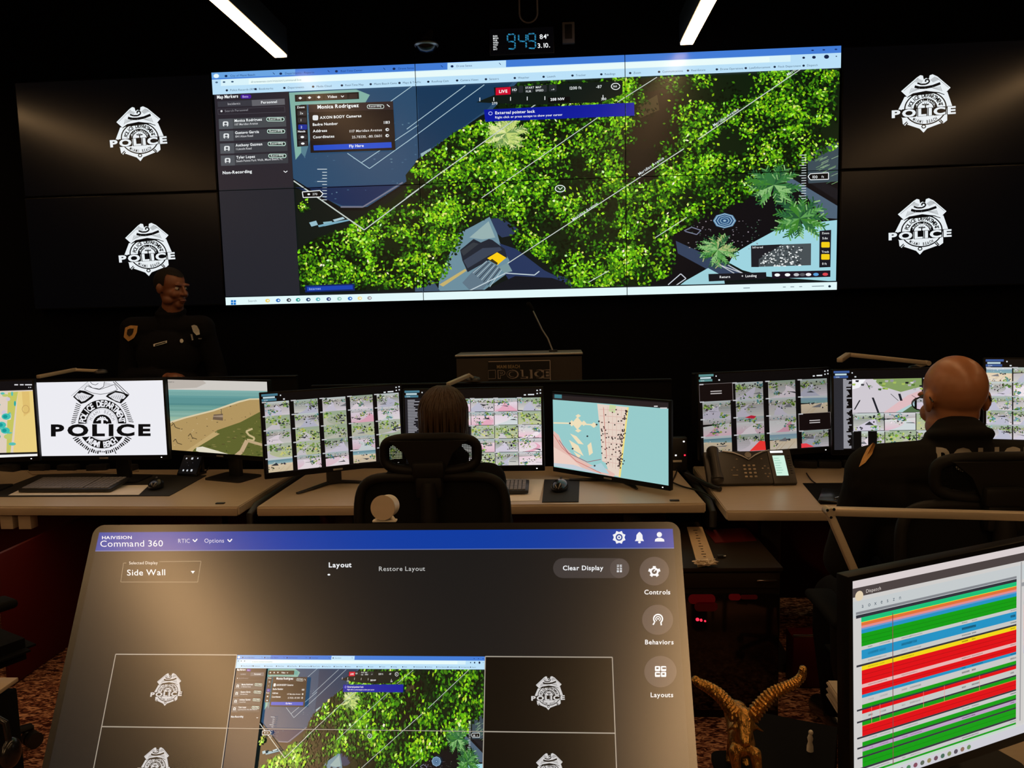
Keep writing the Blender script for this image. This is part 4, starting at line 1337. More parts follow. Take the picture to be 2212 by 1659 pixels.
def draw_sheet(p):
    """the dispatch list with its coloured rows; x 0..1, y 0..1"""
    p.rect(0, 0, 1, 1, (206, 204, 202))
    p.rect(0, 0, 1, 0.035, (216, 206, 206))
    p.rect(0, 0.035, 1, 0.078, (74, 66, 66))
    p.ell(0.022, 0.075, 0.014, 0.024, (224, 206, 176), 16)
    p.text('Dispatch', 0.045, 0.068, 0.016, (216, 206, 200), sx=0.6)
    p.rect(0, 0.098, 1, 0.175, (196, 202, 204))
    rg = random.Random(14)
    for i in range(7):
        p.text('aoxeszn'[i], 0.03 + i * 0.022, 0.135, 0.02, (60, 80, 96), sx=0.55)
    p.rect(0.01, 0.150, 0.625, 0.162, (130, 134, 140))
    x0, x1 = 0.028, 0.625
    G, R, Bl, Y, Gr, Dk, Te, Or, Pk, LG = (4, 156, 20), (222, 8, 22), (28, 146, 196), (240, 214, 24), (198, 200, 198), (44, 48, 58), (20, 190, 120), (224, 112, 56), (226, 140, 140), (190, 214, 196)
    La = (186, 160, 196)
    rows = [(Dk, .022, 1), (Te, .032, 0), (Y, .004, 0), (Or, .022, 0), (Pk, .016, 0), ((110, 150, 206), .012, 0), (Bl, .026, 0), (G, .090, 0), (Gr, .026, 2), (Bl, .064, 2), (Gr, .034, 2), (Dk, .014, 1), (Y, .030, 2), (R, .098, 0),
            ((232, 180, 178), .026, 2), (R, .048, 0), (Bl, .022, 2), (Gr, .048, 2), (G, .026, 0), (Dk, .012, 1), (R, .026, 0), (Gr, .046, 2), (Dk, .012, 1), (G, .026, 0), (Or, .005, 0), (R, .070, 0), (Dk, .012, 1),
            (Gr, .030, 2), (G, .030, 0), (Dk, .012, 1), (La, .026, 2), (G, .032, 0), (Dk, .012, 1), (G, .066, 0), (Dk, .014, 1), (Gr, .028, 2), (G, .014, 0), (LG, .02, 0)]
    s = (0.955 - 0.165) / sum(r[1] for r in rows)
    y = 0.165
    for c, h, kind in rows:
        h *= s
        p.rect(x0 if kind != 1 else x0 - 0.018, y, x1, y + h, c)
        if kind == 0 and h > 0.03:
            n = max(2, int(h / 0.02))
            for j in range(1, n):
                p.rect(x0, y + h * j / n - 0.0012, x1, y + h * j / n + 0.0012, tuple(int(a * 0.8) for a in c), j == 1)
        if kind == 2:
            for xx in (0.05, 0.09, 0.17, 0.20, 0.40, 0.44, 0.60):
                w = rg.uniform(0.012, 0.05)
                p.rect(xx, y + h * 0.35, min(x1, xx + w), y + h * 0.62, tuple(int(a * 0.45) for a in c), False)
        y += h
    p.up()
    p.rect(0.136, 0.19, 0.1385, 0.94, (120, 70, 70))
    for xx in (0.06, 0.09, 0.25, 0.33, 0.47):
        p.rect(xx, 0.62, xx + 0.0012, 0.70, (240, 120, 120), False)
    p.rect(0.64, 0.08, 0.645, 0.93, (160, 160, 162))
    p.rect(0.645, 0.19, 1, 0.21, (150, 152, 156))
    for i in range(9):
        p.rect(0.66 + i * 0.03, 0.172, 0.68 + i * 0.03, 0.182, (100, 104, 110), False)
    yy = 0.205
    cols = [(40, 44, 54), (90, 60, 96), (206, 60, 140), (206, 60, 140), (30, 30, 40), (222, 30, 60), (226, 60, 40), (222, 60, 110), (226, 30, 40), (236, 90, 40), (236, 90, 40), (206, 40, 120), (206, 60, 150), (206, 40, 110), (230, 130, 120), (180, 60, 150), (110, 60, 180)]
    for i, c in enumerate(cols):
        p.rect(0.655, yy, 1, yy + 0.0205, c)
        if i > 4: p.rect(0.70, yy + 0.004, 0.72, yy + 0.016, (216, 190, 90))
        if i > 5: p.rect(0.76, yy, 0.80, yy + 0.0205, (236, 120, 40) if i % 2 else (226, 40, 90))
        yy += 0.0215
    p.rect(0, 0.955, 1, 1, (204, 204, 212))
    for i in range(12):
        p.ell(0.14 + i * 0.026, 0.977, 0.008, 0.012, (60 + (i * 53) % 90, 70 + (i * 31) % 90, 90), 10)


def draw_touch(p):
    """control page of the touch display, traced in photograph pixels"""
    p.poly([(216, 1151), (1455, 1141), (1520, 2010), (30, 1966)], (22, 22, 23))
    p.poly([(216, 1151), (1455, 1141), (1458, 1183), (207, 1190)], (4, 58, 160))
    p.poly([(207, 1190), (1458, 1183), (1458, 1185), (206, 1192)], (90, 110, 170))
    ink = (236, 238, 242)
    p.text('HAIVISION', 221, 1165.5, 6.4, ink, 0.4, 0.02, 1.35)
    p.text('Command 360', 217, 1182, 13.2, ink, 0.4, 0.0, 1.14)
    p.text('RTIC', 385, 1173.5, 8.6, (200, 206, 222), 0.4, 0, 0.92)
    p.text('Options', 442, 1173, 8.6, (210, 216, 232), 0.4, 0, 0.98)
    for x in (422, 497):
        p.path([(x - 4.5, 1166), (x, 1171), (x + 5, 1165)], 2.4, ink)
    # gear, bell, person
    p.poly([(1338 + (15 if k % 2 else 11.5) * math.cos(2 * PI * k / 16), 1161 + (15 if k % 2 else 11.5) * math.sin(2 * PI * k / 16)) for k in range(16)], ink)
    p.ell(1338, 1161, 7.5, 7.5, (40, 70, 150))
    p.ell(1338, 1161, 4.5, 4.5, ink)
    p.ell(1338, 1161, 2, 2, (40, 70, 150))
    p.poly([(1372, 1169), (1375, 1164), (1375.5, 1156), (1379, 1151.5), (1382, 1149), (1385, 1151.5), (1388.5, 1156), (1389, 1164), (1392, 1169)], ink)
    p.ell(1382, 1171.5, 3, 2.4, ink)
    p.ell(1425, 1155, 5.6, 5.6, ink)
    p.poly([(1415, 1170), (1416, 1165), (1421, 1162), (1429, 1162), (1435, 1165), (1436, 1170)], ink)
    # selected display box
    p.path([(274, 1217), (268, 1217), (262, 1258), (428, 1258), (435, 1213), (345, 1214)], 1.4, (130, 118, 100))
    p.text('Selected Display', 280, 1220, 6.2, (220, 216, 208), 0.4, 0.008, 0.95)
    p.text('Side Wall', 275, 1244, 12.4, ink, 0.6, 0.008, 1.12)
    p.poly([(413, 1234), (422, 1234), (417.5, 1240)], ink)
    p.text('Layout', 710, 1226, 10, ink, 0.4, 0.028, 1.08)
    p.ell(711, 1242, 3, 2, ink, 10)
    p.text('Restore Layout', 818, 1234, 9.5, (200, 200, 200), 0.3, 0.0, 1.06)
    p.rrect(1195, 1206, 1360, 1249, 21, (58, 54, 54))
    p.ell(1339, 1228, 21, 21, (74, 68, 68))
    for i in range(2):
        for j in range(3):
            p.rect(1333 + i * 6.5, 1220 + j * 6, 1337.5 + i * 6.5, 1224.5 + j * 6, ink, False)
    p.text('Clear Display', 1216, 1232, 9.5, ink, 0.2, 0.02, 1.04)
    for (x, y, r), s, tx, ty in (((1414, 1234, 32), 'Controls', 1392, 1284), ((1421, 1339, 33.5), 'Behaviors', 1393, 1392), ((1427, 1451, 35), 'Layouts', 1405, 1506)):
        p.ell(x, y, r, r * 0.97, (74, 66, 65), 40)
        p.text(s, tx, ty, 9.6, ink, 0.0, 0.018, 1.0)
    for k in range(5):
        a = math.radians(90 + 72 * k)
        p.line(1414, 1235, 1414 + 13 * math.cos(a), 1235 - 12 * math.sin(a), 6.5, ink, k == 0)
    p.ell(1414, 1235, 9.5, 9, ink)
    p.ell(1414, 1235, 5.5, 5.2, (74, 66, 65))
    p.path([(1413, 1235), (1418, 1230)], 2, ink)
    p.band(1422, 1337, 11, 11, 3, 3, -50, 230, ink, 24)
    p.band(1422, 1337, 6, 6, 2, 2, -60, 240, ink, 20)
    p.path([(1414, 1345), (1411, 1350)], 3, ink)
    p.path([(1428, 1344), (1429, 1351)], 3, ink)
    p.ell(1422, 1337, 2, 2, ink)
    for i in range(2):
        for j in range(2):
            x, y = 1415 + i * 13, 1439 + j * 12.5
            p.rrect(x, y, x + 11.5, y + 11, 2, ink)
            p.rect(x + 3, y + 3, x + 8 + (3 if i != j else 0), y + 6.5, (74, 66, 65))
    # the layout of the side wall
    h = p.mp
    u0, v0 = h(518, 1416); u1 = h(1050, 1415)[0]
    uL, uR = h(258, 1416)[0], h(1322, 1415)[0]
    dv = h(780, 1576.5)[1] - v0
    keep = p.mp

    def inner(x, y):
        a, b = wall_map(x, y)
        return (u0 + (u1 - u0) * a, v0 + 2 * dv * b)
    p.mp = lambda u, v: (u, v)
    p.mp = inner
    draw_map_scene(p, 0.42, 17.0, True)
    p.mp = lambda u, v: (u, v)
    p.rect(uL, v0, u0, v0 + 2 * dv, (15, 14, 14))
    p.rect(u1, v0, uR, v0 + 2 * dv, (4, 4, 4))
    p.rect(uL, v0 - 0.03, uR, v0, (22, 22, 23))
    p.rect(uL, v0 + 2 * dv, uR, min(1.0, v0 + 2 * dv + 0.03), (22, 22, 23))
    ln = (168, 160, 148)
    W_ = 0.0014
    for x in (uL, u0, u1, uR):
        p.rect(x - W_ / 2, v0, x + W_ / 2, v0 + 2 * dv, ln)
    for y in (v0, v0 + dv, v0 + 2 * dv):
        p.rect(uL, y - W_, u0, y + W_, ln)
        p.rect(u1, y - W_, uR, y + W_, ln)
    p.rect(u0, v0 + dv - W_ * .6, u1, v0 + dv + W_ * .6, ln)
    asp = 1 / 0.5625
    p.mp = lambda x, y: (x, y * asp)
    for cx in ((uL + u0) / 2 - 0.004, (u1 + uR) / 2):
        for cy in (v0 + dv * 0.49, v0 + dv * 1.49):
            p.mp = lambda x, y, a=cx, b=cy: (a + (x - 0.5) * 0.88, b + (y - 0.5) * asp * 0.92)
            draw_badge(p, 0.5, 0.5, 0.0265, (206, 204, 204), (14, 13, 13))
    p.mp = keep

# ------------------------------------------------------------------ the room
def struct(name, mb, m):
    return tag(mb.build(name, m), kind='structure')


RX0, RX1, RY0, RY1, RZ = -5.0, 4.9, -6.0, 4.98, 3.75
struct('floor', MB().box(((RX0 + RX1) / 2, (RY0 + RY1) / 2, -0.05), (RX1 - RX0, RY1 - RY0, 0.1)), M['carpet'])
struct('ceiling', MB().box(((RX0 + RX1) / 2, (RY0 + RY1) / 2, RZ + 0.05), (RX1 - RX0, RY1 - RY0, 0.1)), M['ceiling'])
struct('wall_back', MB().box(((RX0 + RX1) / 2, RY1 + 0.05, RZ / 2), (RX1 - RX0 + 0.4, 0.1, RZ)), M['wall'])
struct('wall_front', MB().box(((RX0 + RX1) / 2, RY0 - 0.05, RZ / 2), (RX1 - RX0 + 0.4, 0.1, RZ)), M['wall'])
struct('wall_left', MB().box((RX0 - 0.05, (RY0 + RY1) / 2, RZ / 2), (0.1, RY1 - RY0, RZ)), M['wall'])
struct('wall_right', MB().box((RX1 + 0.05, (RY0 + RY1) / 2, RZ / 2), (0.1, RY1 - RY0, RZ)), M['wall'])
struct('baseboard_back', MB().box(((RX0 + RX1) / 2, RY1 - 0.008, 0.06), (RX1 - RX0, 0.016, 0.12), 0.003), M['black_matte'])


# ------------------------------------------------------------------ linear pendant lamps
def pendant(x, y0, y1, z, label, w=0.085):
    t = thing('pendant_lamp', (x, (y0 + y1) / 2, z), label, 'lamp', 'linear pendant lamps')
    L, c = y1 - y0, (y0 + y1) / 2
    MB().box((x, c, z + 0.085), (w, L, 0.16), 0.003).build('housing', M['dark_metal'], t)
    MB().box((x, c, z), (w - 0.012, L - 0.012, 0.012), 0.002).build('diffuser', M['lamp'], t, 'lit warm white diffuser')
    for y in (y0 + 0.4, c, y1 - 0.4):
        MB().cyl((x, y, z + 0.16), (x, y, RZ - 0.012), 0.003, n=8).build('suspension_cable', M['chrome'], t)
        MB().cyl((x, y, RZ - 0.02), (x, y, RZ), 0.03, n=16).build('ceiling_cap', M['black'], t)


pendant(-1.60, 0.2, 4.70, 3.105, 'long linear pendant lamp at upper left of the picture wall')
pendant(0.815, 0.2, 4.79, 3.105, 'long linear pendant lamp above the right part of the picture wall')
pendant(3.45, -0.5, 4.5, 3.105, 'linear pendant lamp beyond the right edge, over the right displays')
pendant(-4.0, -0.5, 4.3, 3.105, 'linear pendant lamp beyond the left edge, over the left displays')
pendant(-2.35, -4.6, -1.0, 3.105, 'wide pendant lamp behind the viewer on the left', 0.26)
pendant(0.86, -4.8, -1.0, 3.105, 'wide pendant lamp behind the viewer on the right', 0.26)

# ------------------------------------------------------------------ video wall
WX0, WX1, WZ0, WZ1, WY = -2.113, 1.748, 1.636, 3.0875, 4.90
PW, PH = (WX1 - WX0) / 3, (WZ1 - WZ0) / 2
vw = thing('video_wall', ((WX0 + WX1) / 2, WY + 0.06, WZ0), 'big lit video wall of six panels showing an aerial tree map', 'video wall')
wp = Painter(WX1 - WX0, WZ1 - WZ0, wall_map, 3e-5)
draw_map_scene(wp)
Mw = Matrix.Translation(((WX0 + WX1) / 2, WY - 0.001, (WZ0 + WZ1) / 2))
HW, HH = (WX1 - WX0) / 2, (WZ1 - WZ0) / 2
for i in range(3):
    for j in range(2):
        cx, cz = WX0 + PW * (i + 0.5), WZ0 + PH * (j + 0.5)
        d = MB().box((cx, WY + 0.035, cz), (PW - 0.001, 0.07, PH - 0.001), 0.003).build('display_panel', M['bezel'], vw)
        g = 0.0022
        wp.build('panel_picture', M['wall_screen'], d, Mw,
                 (-HW + PW * i + (g if i else 0.001), -HW + PW * (i + 1) - (g if i < 2 else 0.001), -HH + PH * j + (g if j else 0.001), -HH + PH * (j + 1) - (0.001 if j else g)))

for side, x0, x1, bx in (('left', WX0 - PW - 0.012, WX0 - 0.012, 0.155), ('right', WX1 + 0.012, WX1 + PW + 0.012, -0.15)):
    for j, lev in ((1, 'upper'), (0, 'lower')):
        cx, cz = (x0 + x1) / 2, WZ0 + PH * (j + 0.5)
        t = thing('wall_display', (cx, WY + 0.07, cz - PH / 2), '%s black wall display with white police badge, %s of the video wall' % (lev, side), 'display', 'badge displays beside the video wall')
        MB().box((cx, WY + 0.035, cz), (PW - 0.004, 0.07, PH - 0.004), 0.004).build('casing', M['bezel'], t)
        p = Painter(PW - 0.02, PH - 0.02, lambda x, y: (x / (PW - 0.02) + 0.5, y / (PH - 0.02) + 0.5), 3e-5)
        p.rect(-PW / 2 + 0.01, -PH / 2 + 0.01, PW / 2 - 0.01, PH / 2 - 0.01, (3, 3, 4))
        draw_badge(p, bx, -0.008 if j else -0.006, 0.168)
        p.build('screen', M['side_screen'], t, Matrix.Translation((cx, WY - 0.001, cz)))

# ------------------------------------------------------------------ things above the video wall
ck0, ck1 = at_y(1062, 64, 4.93), at_y(1192, 113, 4.93)
ckc = ((ck0.x + ck1.x) / 2, 4.945, (ck0.z + ck1.z) / 2)
ck = thing('wall_clock', (ckc[0], 4.98, ckc[2] - 0.08), 'digital wall clock with blue digits above the video wall', 'clock')
MB().box((ckc[0], 4.955, ckc[2]), (0.40, 0.05, 0.16), 0.006).build('clock_case', M['black'], ck)
cp = Painter(0.39, 0.15, homog([(1062, 64), (1192, 58), (1192, 112), (1062, 118)]), 2e-5)
cp.rect(1062, 58, 1192, 118, (3, 3, 5))
BLUE = (70, 196, 255)
SEG = {'9': 'abcdfg', '4': 'bcfg', '8': 'abcdefg'}
for ch, x in (('9', 1098), ('4', 1121), ('9', 1140)):
    y0, y1, y2, w = 74 - (x - 1098) * .03, 89.5 - (x - 1098) * .03, 105 - (x - 1098) * .03, 15
    L = {'a': (x, y0, x + w, y0), 'b': (x + w, y0, x + w, y1), 'c': (x + w, y1, x + w, y2), 'd': (x, y2, x + w, y2), 'e': (x, y1, x, y2), 'f': (x, y0, x, y1), 'g': (x, y1, x + w, y1)}
    for sg in SEG[ch]:
        a, b, c, d = L[sg]
        m_ = 1.6
        ux, uy = (c - a), (d - b)
        n_ = math.hypot(ux, uy)
        cp.line(a + ux / n_ * m_, b + uy / n_ * m_, c - ux / n_ * m_, d - uy / n_ * m_, 3.0, BLUE, False)
cp.up()
cp.text('84', 1164, 84, 9.5, WHITE, 3, 0.01)
cp.text('°', 1178, 84, 9.5, WHITE, 3)
cp.text('3.10.', 1159, 103, 9.5, WHITE, 3, 0.01)
for i, s_ in enumerate(('SUN', 'MON', 'TUE', 'WED', 'THU', 'FRI', 'SAT')):
    cp.text(s_, 1068, 79.5 + i * 4.7, 3.1, WHITE, 2, 0.02)
cp.build('clock_face', M['screen'], ck, Matrix.Translation((ckc[0], 4.929, ckc[2])))

q = at_y(1228, 70, 4.95)
t = thing('junction_box', (q.x, 4.98, q.z), 'small grey box on the wall right of the clock', 'wall box')
MB().box((q.x, 4.965, q.z), (0.075, 0.03, 0.125), 0.004).build('box_frame', M['keys'], t)
MB().box((q.x, 4.948, q.z + 0.005), (0.045, 0.006, 0.085), 0.002).build('box_cover', M['black'], t)
q = at_y(1141, 20, 4.9)
lp = [(q.x + 0.055 * math.cos(a), 4.95, q.z + 0.11 + (0.16 if a in (0, PI) else 0)) for a in (PI,)]
arc = [(q.x - 0.055, 4.95, RZ - 0.01)] + [(q.x + 0.055 * math.cos(PI + PI * k / 12), 4.94, q.z - 0.01 + 0.055 * math.sin(PI + PI * k / 12)) for k in range(13)] + [(q.x + 0.055, 4.95, RZ - 0.01)]
tag(MB().tube(arc, 0.005, 8).build('hanging_cable', M['keys']), 'dark cable loop hanging from the ceiling above the clock', 'cable')
q = at_y(920, 98, 4.8)
t = thing('dome_camera', (q.x, 4.98, q.z), 'dark dome camera on a bracket above the video wall', 'camera')
MB().tube([(q.x, 4.98, q.z + 0.12), (q.x + 0.02, 4.88, q.z + 0.10), (q.x, 4.82, q.z + 0.03)], [0.02, 0.016, 0.03], 12).build('bracket', M['dark_metal'], t)
MB().lathe([(0.0, -0.035), (0.04, -0.03), (0.062, -0.01), (0.07, 0.012), (0.055, 0.03), (0.0, 0.034)], (q.x, 4.82, q.z), 24).build('dome', M['black_gloss'], t)
MB().lathe([(0.064, -0.004), (0.074, 0.004), (0.072, 0.012), (0.062, 0.01)], (q.x, 4.82, q.z), 24).build('dome_rim', M['silver_trim'], t)


# ------------------------------------------------------------------ desks
def desk(label, pts, back_z, seam=None, blocks=()):
    """sit-stand console: pts is the worktop outline (counter-clockwise)"""
    cx = sum(q[0] for q in pts) / len(pts); cy = sum(q[1] for q in pts) / len(pts)
    t = thing('console_desk', (cx, cy, 0), label, 'desk', 'console desks of the second row')
    b = bmesh.new()
    vv = [b.verts.new((x, y, 0.700)) for x, y in pts]
    f = b.faces.new(vv)
    r = bmesh.ops.extrude_face_region(b, geom=[f])
    for v in r['geom']:
        if isinstance(v, bmesh.types.BMVert): v.co.z = 0.740
    bmesh.ops.bevel(b, geom=[e for e in b.edges], offset=0.004, segments=2, affect='EDGES')
    MB().bm(b).build('worktop', M['desk'], t)
    (xa, ya), (xb, yb) = pts[0], pts[1]
    L = math.hypot(xb - xa, yb - ya)
    an = math.atan2(yb - ya, xb - xa)
    R = Matrix.Rotation(an, 3, 'Z')
    e = R @ Vector((L / 2, -0.003, 0))
    MB().box((xa + e.x, ya + e.y, 0.717), (L - 0.012, 0.008, 0.034), 0.002, an).build('edge_band', M['desk_edge'], t)
    # legs: two lifting columns with feet, a modesty panel and the rail behind the monitors
    for s in (0.14, 0.86):
        q0 = Vector((xa, ya, 0)) + R @ Vector((L * s, 0.42, 0))
        MB().box((q0.x, q0.y, 0.37), (0.09, 0.07, 0.66), 0.005, an).build('leg', M['dark_metal'], t)
        MB().box((q0.x, q0.y, 0.02), (0.07, 0.62, 0.04), 0.006, an).build('foot', M['dark_metal'], t)
    xm, ym = (pts[2][0] + pts[3][0]) / 2, (pts[2][1] + pts[3][1]) / 2
    L2 = math.hypot(pts[2][0] - pts[3][0], pts[2][1] - pts[3][1])
    a2 = math.atan2(pts[2][1] - pts[3][1], pts[2][0] - pts[3][0])
    MB().box((xm, ym - 0.10, 0.36), (L2 - 0.10, 0.018, 0.56), 0.002, a2).build('modesty_panel', M['red_panel'], t, 'deep red modesty panel')
    w = thing('privacy_screen', (xm, ym + 0.03, 0.60), 'black privacy screen behind the ' + label.split(' console')[0] + ' desk', 'screen panel', 'privacy screens behind the console desks')
    MB().box((xm, ym + 0.03, back_z / 2 + 0.30), (L2, 0.022, back_z - 0.60), 0.003, a2).build('screen_board', M['black_matte'], w)
    MB().box((xm, ym + 0.03, back_z + 0.006), (L2, 0.034, 0.012), 0.003, a2).build('top_rail', M['bezel'], w)
    for (x, y) in blocks:
        MB().box((x, y, 0.66), (0.06, 0.05, 0.066), 0.003).build('bracket_block', M['desk'], t)
    return t


D1 = [(-3.70, 3.345), (-1.405, 3.245), (-1.385, 4.02), (-3.66, 4.12)]
D2 = [(-1.322, 3.240), (0.628, 3.225), (0.606, 4.00), (-1.31, 4.02)]
D3 = [(0.686, 3.105), (2.60, 3.02), (2.62, 3.90), (0.704, 3.96)]
d1 = desk('left console desk carrying the white logo monitor and a keyboard', D1, 1.235, blocks=((-2.53, 3.34), (-2.44, 3.335)))
desk('middle console desk where the light-haired person sits', D2, 1.180)
desk('right console desk under the big desk telephone', D3, 1.21)
for x, y0, y1, zl, lab in ((-1.360, 3.235, 4.03, 0.0, 'black divider post filling the gap between left and middle desks'), (0.657, 3.20, 4.0, 0.62, 'black divider post filling the gap between middle and right desks')):
    t = thing('desk_divider', (x, (y0 + y1) / 2, zl), lab, 'desk divider')
    MB().box((x, (y0 + y1) / 2, (zl + 0.704) / 2), (0.03, y1 - y0 - 0.06, 0.704 - zl), 0.006).build('divider_panel', M['black_matte'], t)
    MB().tube([(x, y0 + 0.02, 0.64), (x, y0 + 0.02, 0.70), (x, y0 + 0.10, 0.722), (x, y1 - 0.02, 0.722)], 0.016, 10).build('divider_cap', M['black'], t)

MB().box((-2.385, 3.60, 0.30), (0.02, 1.10, 0.59), 0.003).build('side_panel', M['red_panel'], d1, 'deep red upright side panel')

# ------------------------------------------------------------------ monitors
MS = 1.10


def monitor(label, x, y, z, yaw, tilt, draw, mp, base_z=0.74, W=0.597 * MS, H=0.336 * MS, scale=MS, group='monitors on the console desks', chin=0.016, stand='plate', logo=True, back=0.10):
    x, y, z = x * scale, y * scale, 1.6 + (z - 1.6) * scale
    P = pose(x, y, z, yaw, tilt)
    bx, by = x - math.sin(yaw) * back, y + math.cos(yaw) * back
    t = thing('monitor', (bx, by, base_z), label, 'monitor', group)
    b = 0.008
    mb = MB(P)
    mb.box((0, 0.013, -chin / 2), (W + 2 * b, 0.026, H + 2 * b + chin), 0.003)
    mb.box((0, 0.036, -0.01), (W * 0.62, 0.03, H * 0.66), 0.012)
    mb.build('casing', M['bezel'], t)
    p = Painter(W, H, mp)
    draw(p)
    p.build('screen', M['screen'], t, P @ Matrix.Translation((0, -0.0008, 0)))
    if logo:
        MB(P).box((0, -0.0008, -H / 2 - b / 2 - chin / 2 - 0.001), (0.045, 0.0016, 0.008), 0.0005).build('logo_badge', M['silver_trim'], t)
    MB(P).box((W / 2 - 0.03, -0.0006, -H / 2 - b / 2 - chin / 2), (0.006, 0.0014, 0.004), 0.0004).build('power_light', M['white_led'], t)
    bot = z - H / 2
    MB(Matrix.Translation((bx, by, 0)) @ Matrix.Rotation(yaw, 4, 'Z')).box((0, 0, (base_z + z) / 2 + 0.02), (0.07, 0.03, z - base_z + 0.034), 0.004).box((0, -back / 2 + 0.01, z), (0.06, back - 0.02, 0.05), 0.004).build('stand_neck', M['black'], t)
    Mb = Matrix.Translation((bx, by, base_z)) @ Matrix.Rotation(yaw, 4, 'Z')
    if stand == 'plate':
        MB(Mb).prism(rrect(0, -0.02, 0.24, 0.17, 0.02), 0.0, 0.009).build('stand_base', M['black'], t)
    else:
        mb = MB(Mb)
        mb.tube([(0, 0.02, 0.01), (-0.12, -0.08, 0.009), (-0.20, -0.14, 0.008)], [0.014, 0.011, 0.008], 8, flat=0.6)
        mb.tube([(0, 0.02, 0.01), (0.10, -0.05, 0.009), (0.16, -0.10, 0.008)], [0.014, 0.011, 0.008], 8, flat=0.6)
        mb.build('stand_base', M['black'], t)
    return t


UNIT = lambda u, v: (u, v)
monitor('monitor at the far left edge showing a yellow and teal zone map', -2.595, 3.2, 1.149, 0.153, 0.031, draw_zone_map, homog([(-244, 832), (70, 822), (81, 985), (-230, 998)]), base_z=0.7437)
monitor('monitor showing the black police badge logo on white', -2.045, 3.323, 1.132, -0.021, 0.02, draw_line_badge, homog([(77, 827), (350.5, 820), (362, 982), (89, 985.5)]), back=0.16, base_z=0.7437)
monitor('monitor showing a beach and sea view', -1.544, 3.403, 1.118, -0.366, 0.011, draw_beach, homog([(363, 821), (577, 823), (585, 988), (372.5, 974)]))
monitor('angled monitor with five columns of camera views, left of the light-haired person', -0.955, 3.25, 1.083, 0.477, 0.051, draw_cams_left, UNIT, stand='legs')
monitor('monitor with camera views straight behind the light-haired head', -0.357, 3.283, 1.068, -0.002, 0.074, draw_cams_mid, UNIT)
monitor('turned monitor showing a coastal map with turquoise water', 0.217, 3.238, 1.029, -0.697, 0.003, draw_city_map, homog([(1194, 848.5), (1443.5, 870), (1445, 1048.5), (1197, 1008.5)]), stand='legs')
monitor('angled monitor with four columns of camera views above the desk telephone', 0.884, 3.256, 1.123, 0.252, 0.079, draw_cams_right, UNIT, W=0.597 * 1.14, H=0.336 * 1.14, scale=1.14, back=0.14)
monitor('monitor with a large plaza view in front of the bald man', 1.479, 3.305, 1.115, -0.001, 0.077, draw_cams_far, UNIT)
monitor('monitor with camera views at the far right edge, beyond the bald man', 2.079, 3.204, 1.154, -0.265, 0.139, lambda p: (player_head(p, (60, 90, 150)), tile_grid(p, 0.0, 0.10, 0.98, 0.985, 6, 5, 0.004, 951, special={(0, 0): 'beach', (0, 1): 'street', (0, 2): 'street', (0, 3): 'street'})), UNIT)
monitor('close monitor with red and green list rows at the right edge', 0.727, 1.302, 0.991, 0.44, 0.036, draw_sheet, UNIT, W=0.597, H=0.336, scale=1.0, chin=0.012, group=None, logo=False)


# ------------------------------------------------------------------ desk lamps
def bar_lamp(label, base, knee, tip, w, hinge=True, foot=0.05, head_mat='lamp_metal', end=None):
    base, knee, tip = Vector(base), Vector(knee), Vector(tip)
    t = thing('desk_lamp', base, label, 'desk lamp', 'folding bar desk lamps')
    mb = MB()
    mb.lathe([(foot, 0.0), (foot, 0.008), (foot * 0.85, 0.016), (0.012, 0.022)], base, 24)
    mb.build('lamp_foot', M['dark_metal'], t)

    def bar(a, b, ww, th, name, m):
        d = b - a
        L = d.length
        x = d / L
        y = Vector((-x.y, x.x, 0))
        y = y.normalized() if y.length > 1e-4 else Vector((0, 1, 0))
        z = x.cross(y)
        R = Matrix((x, y, z)).transposed()
        return MB().box((a + b) / 2, (L, ww, th), min(th, ww) * 0.2, rot=R).build(name, m, t)
    bar(base + Vector((0, 0, 0.012)), knee, w, w * 0.8, 'lower_arm', M['lamp_metal'])
    bar(knee, tip, w * 1.15, w * 0.9, 'light_bar', M[head_mat])
    if end is not None: bar(tip, Vector(end), w * 1.15, w * 0.9, 'light_head', M[head_mat])
    MB().cyl(knee - Vector((0, w * 0.75, 0)), knee + Vector((0, w * 0.75, 0)), w * 0.5, n=16).build('hinge', M['lamp_metal'], t)
    if hinge:
        mb = MB()
        for dx, dz in ((-.4, .3), (.3, .4), (0, -.5)):
            mb.cyl(knee + Vector((dx * w, -w * 0.8, dz * w)), knee + Vector((dx * w, -w * 0.72, dz * w)), w * 0.16, n=10)
        mb.build('hinge_screw', M['chrome'], t)
    return t


bar_lamp('close folding desk lamp reaching over behind the list monitor', (0.735, 1.60, 0.74), at_y(1790, 1104, 1.60), at_y(2290, 1117, 1.60), 0.019, foot=0.07)
bar_lamp('folding desk lamp above the bald man\'s plaza monitor', (1.80, 3.945, 1.222), at_y(2003, 784, 3.93), at_y(1832, 766, 3.93), 0.024, hinge=False, foot=0.03, end=at_y(1814, 778, 3.72))
bar_lamp('folding desk lamp above the logo monitor', at_y(218, 806, 4.075) * 1.0, at_y(160, 799, 4.0), at_y(82, 814, 3.75), 0.020, hinge=False, foot=0.035)
bar_lamp('folding desk lamp on the rail behind the light-haired person', at_y(1022, 822, 4.04), at_y(1012, 811, 3.95), at_y(968, 830, 3.72), 0.020, hinge=False, foot=0.04)


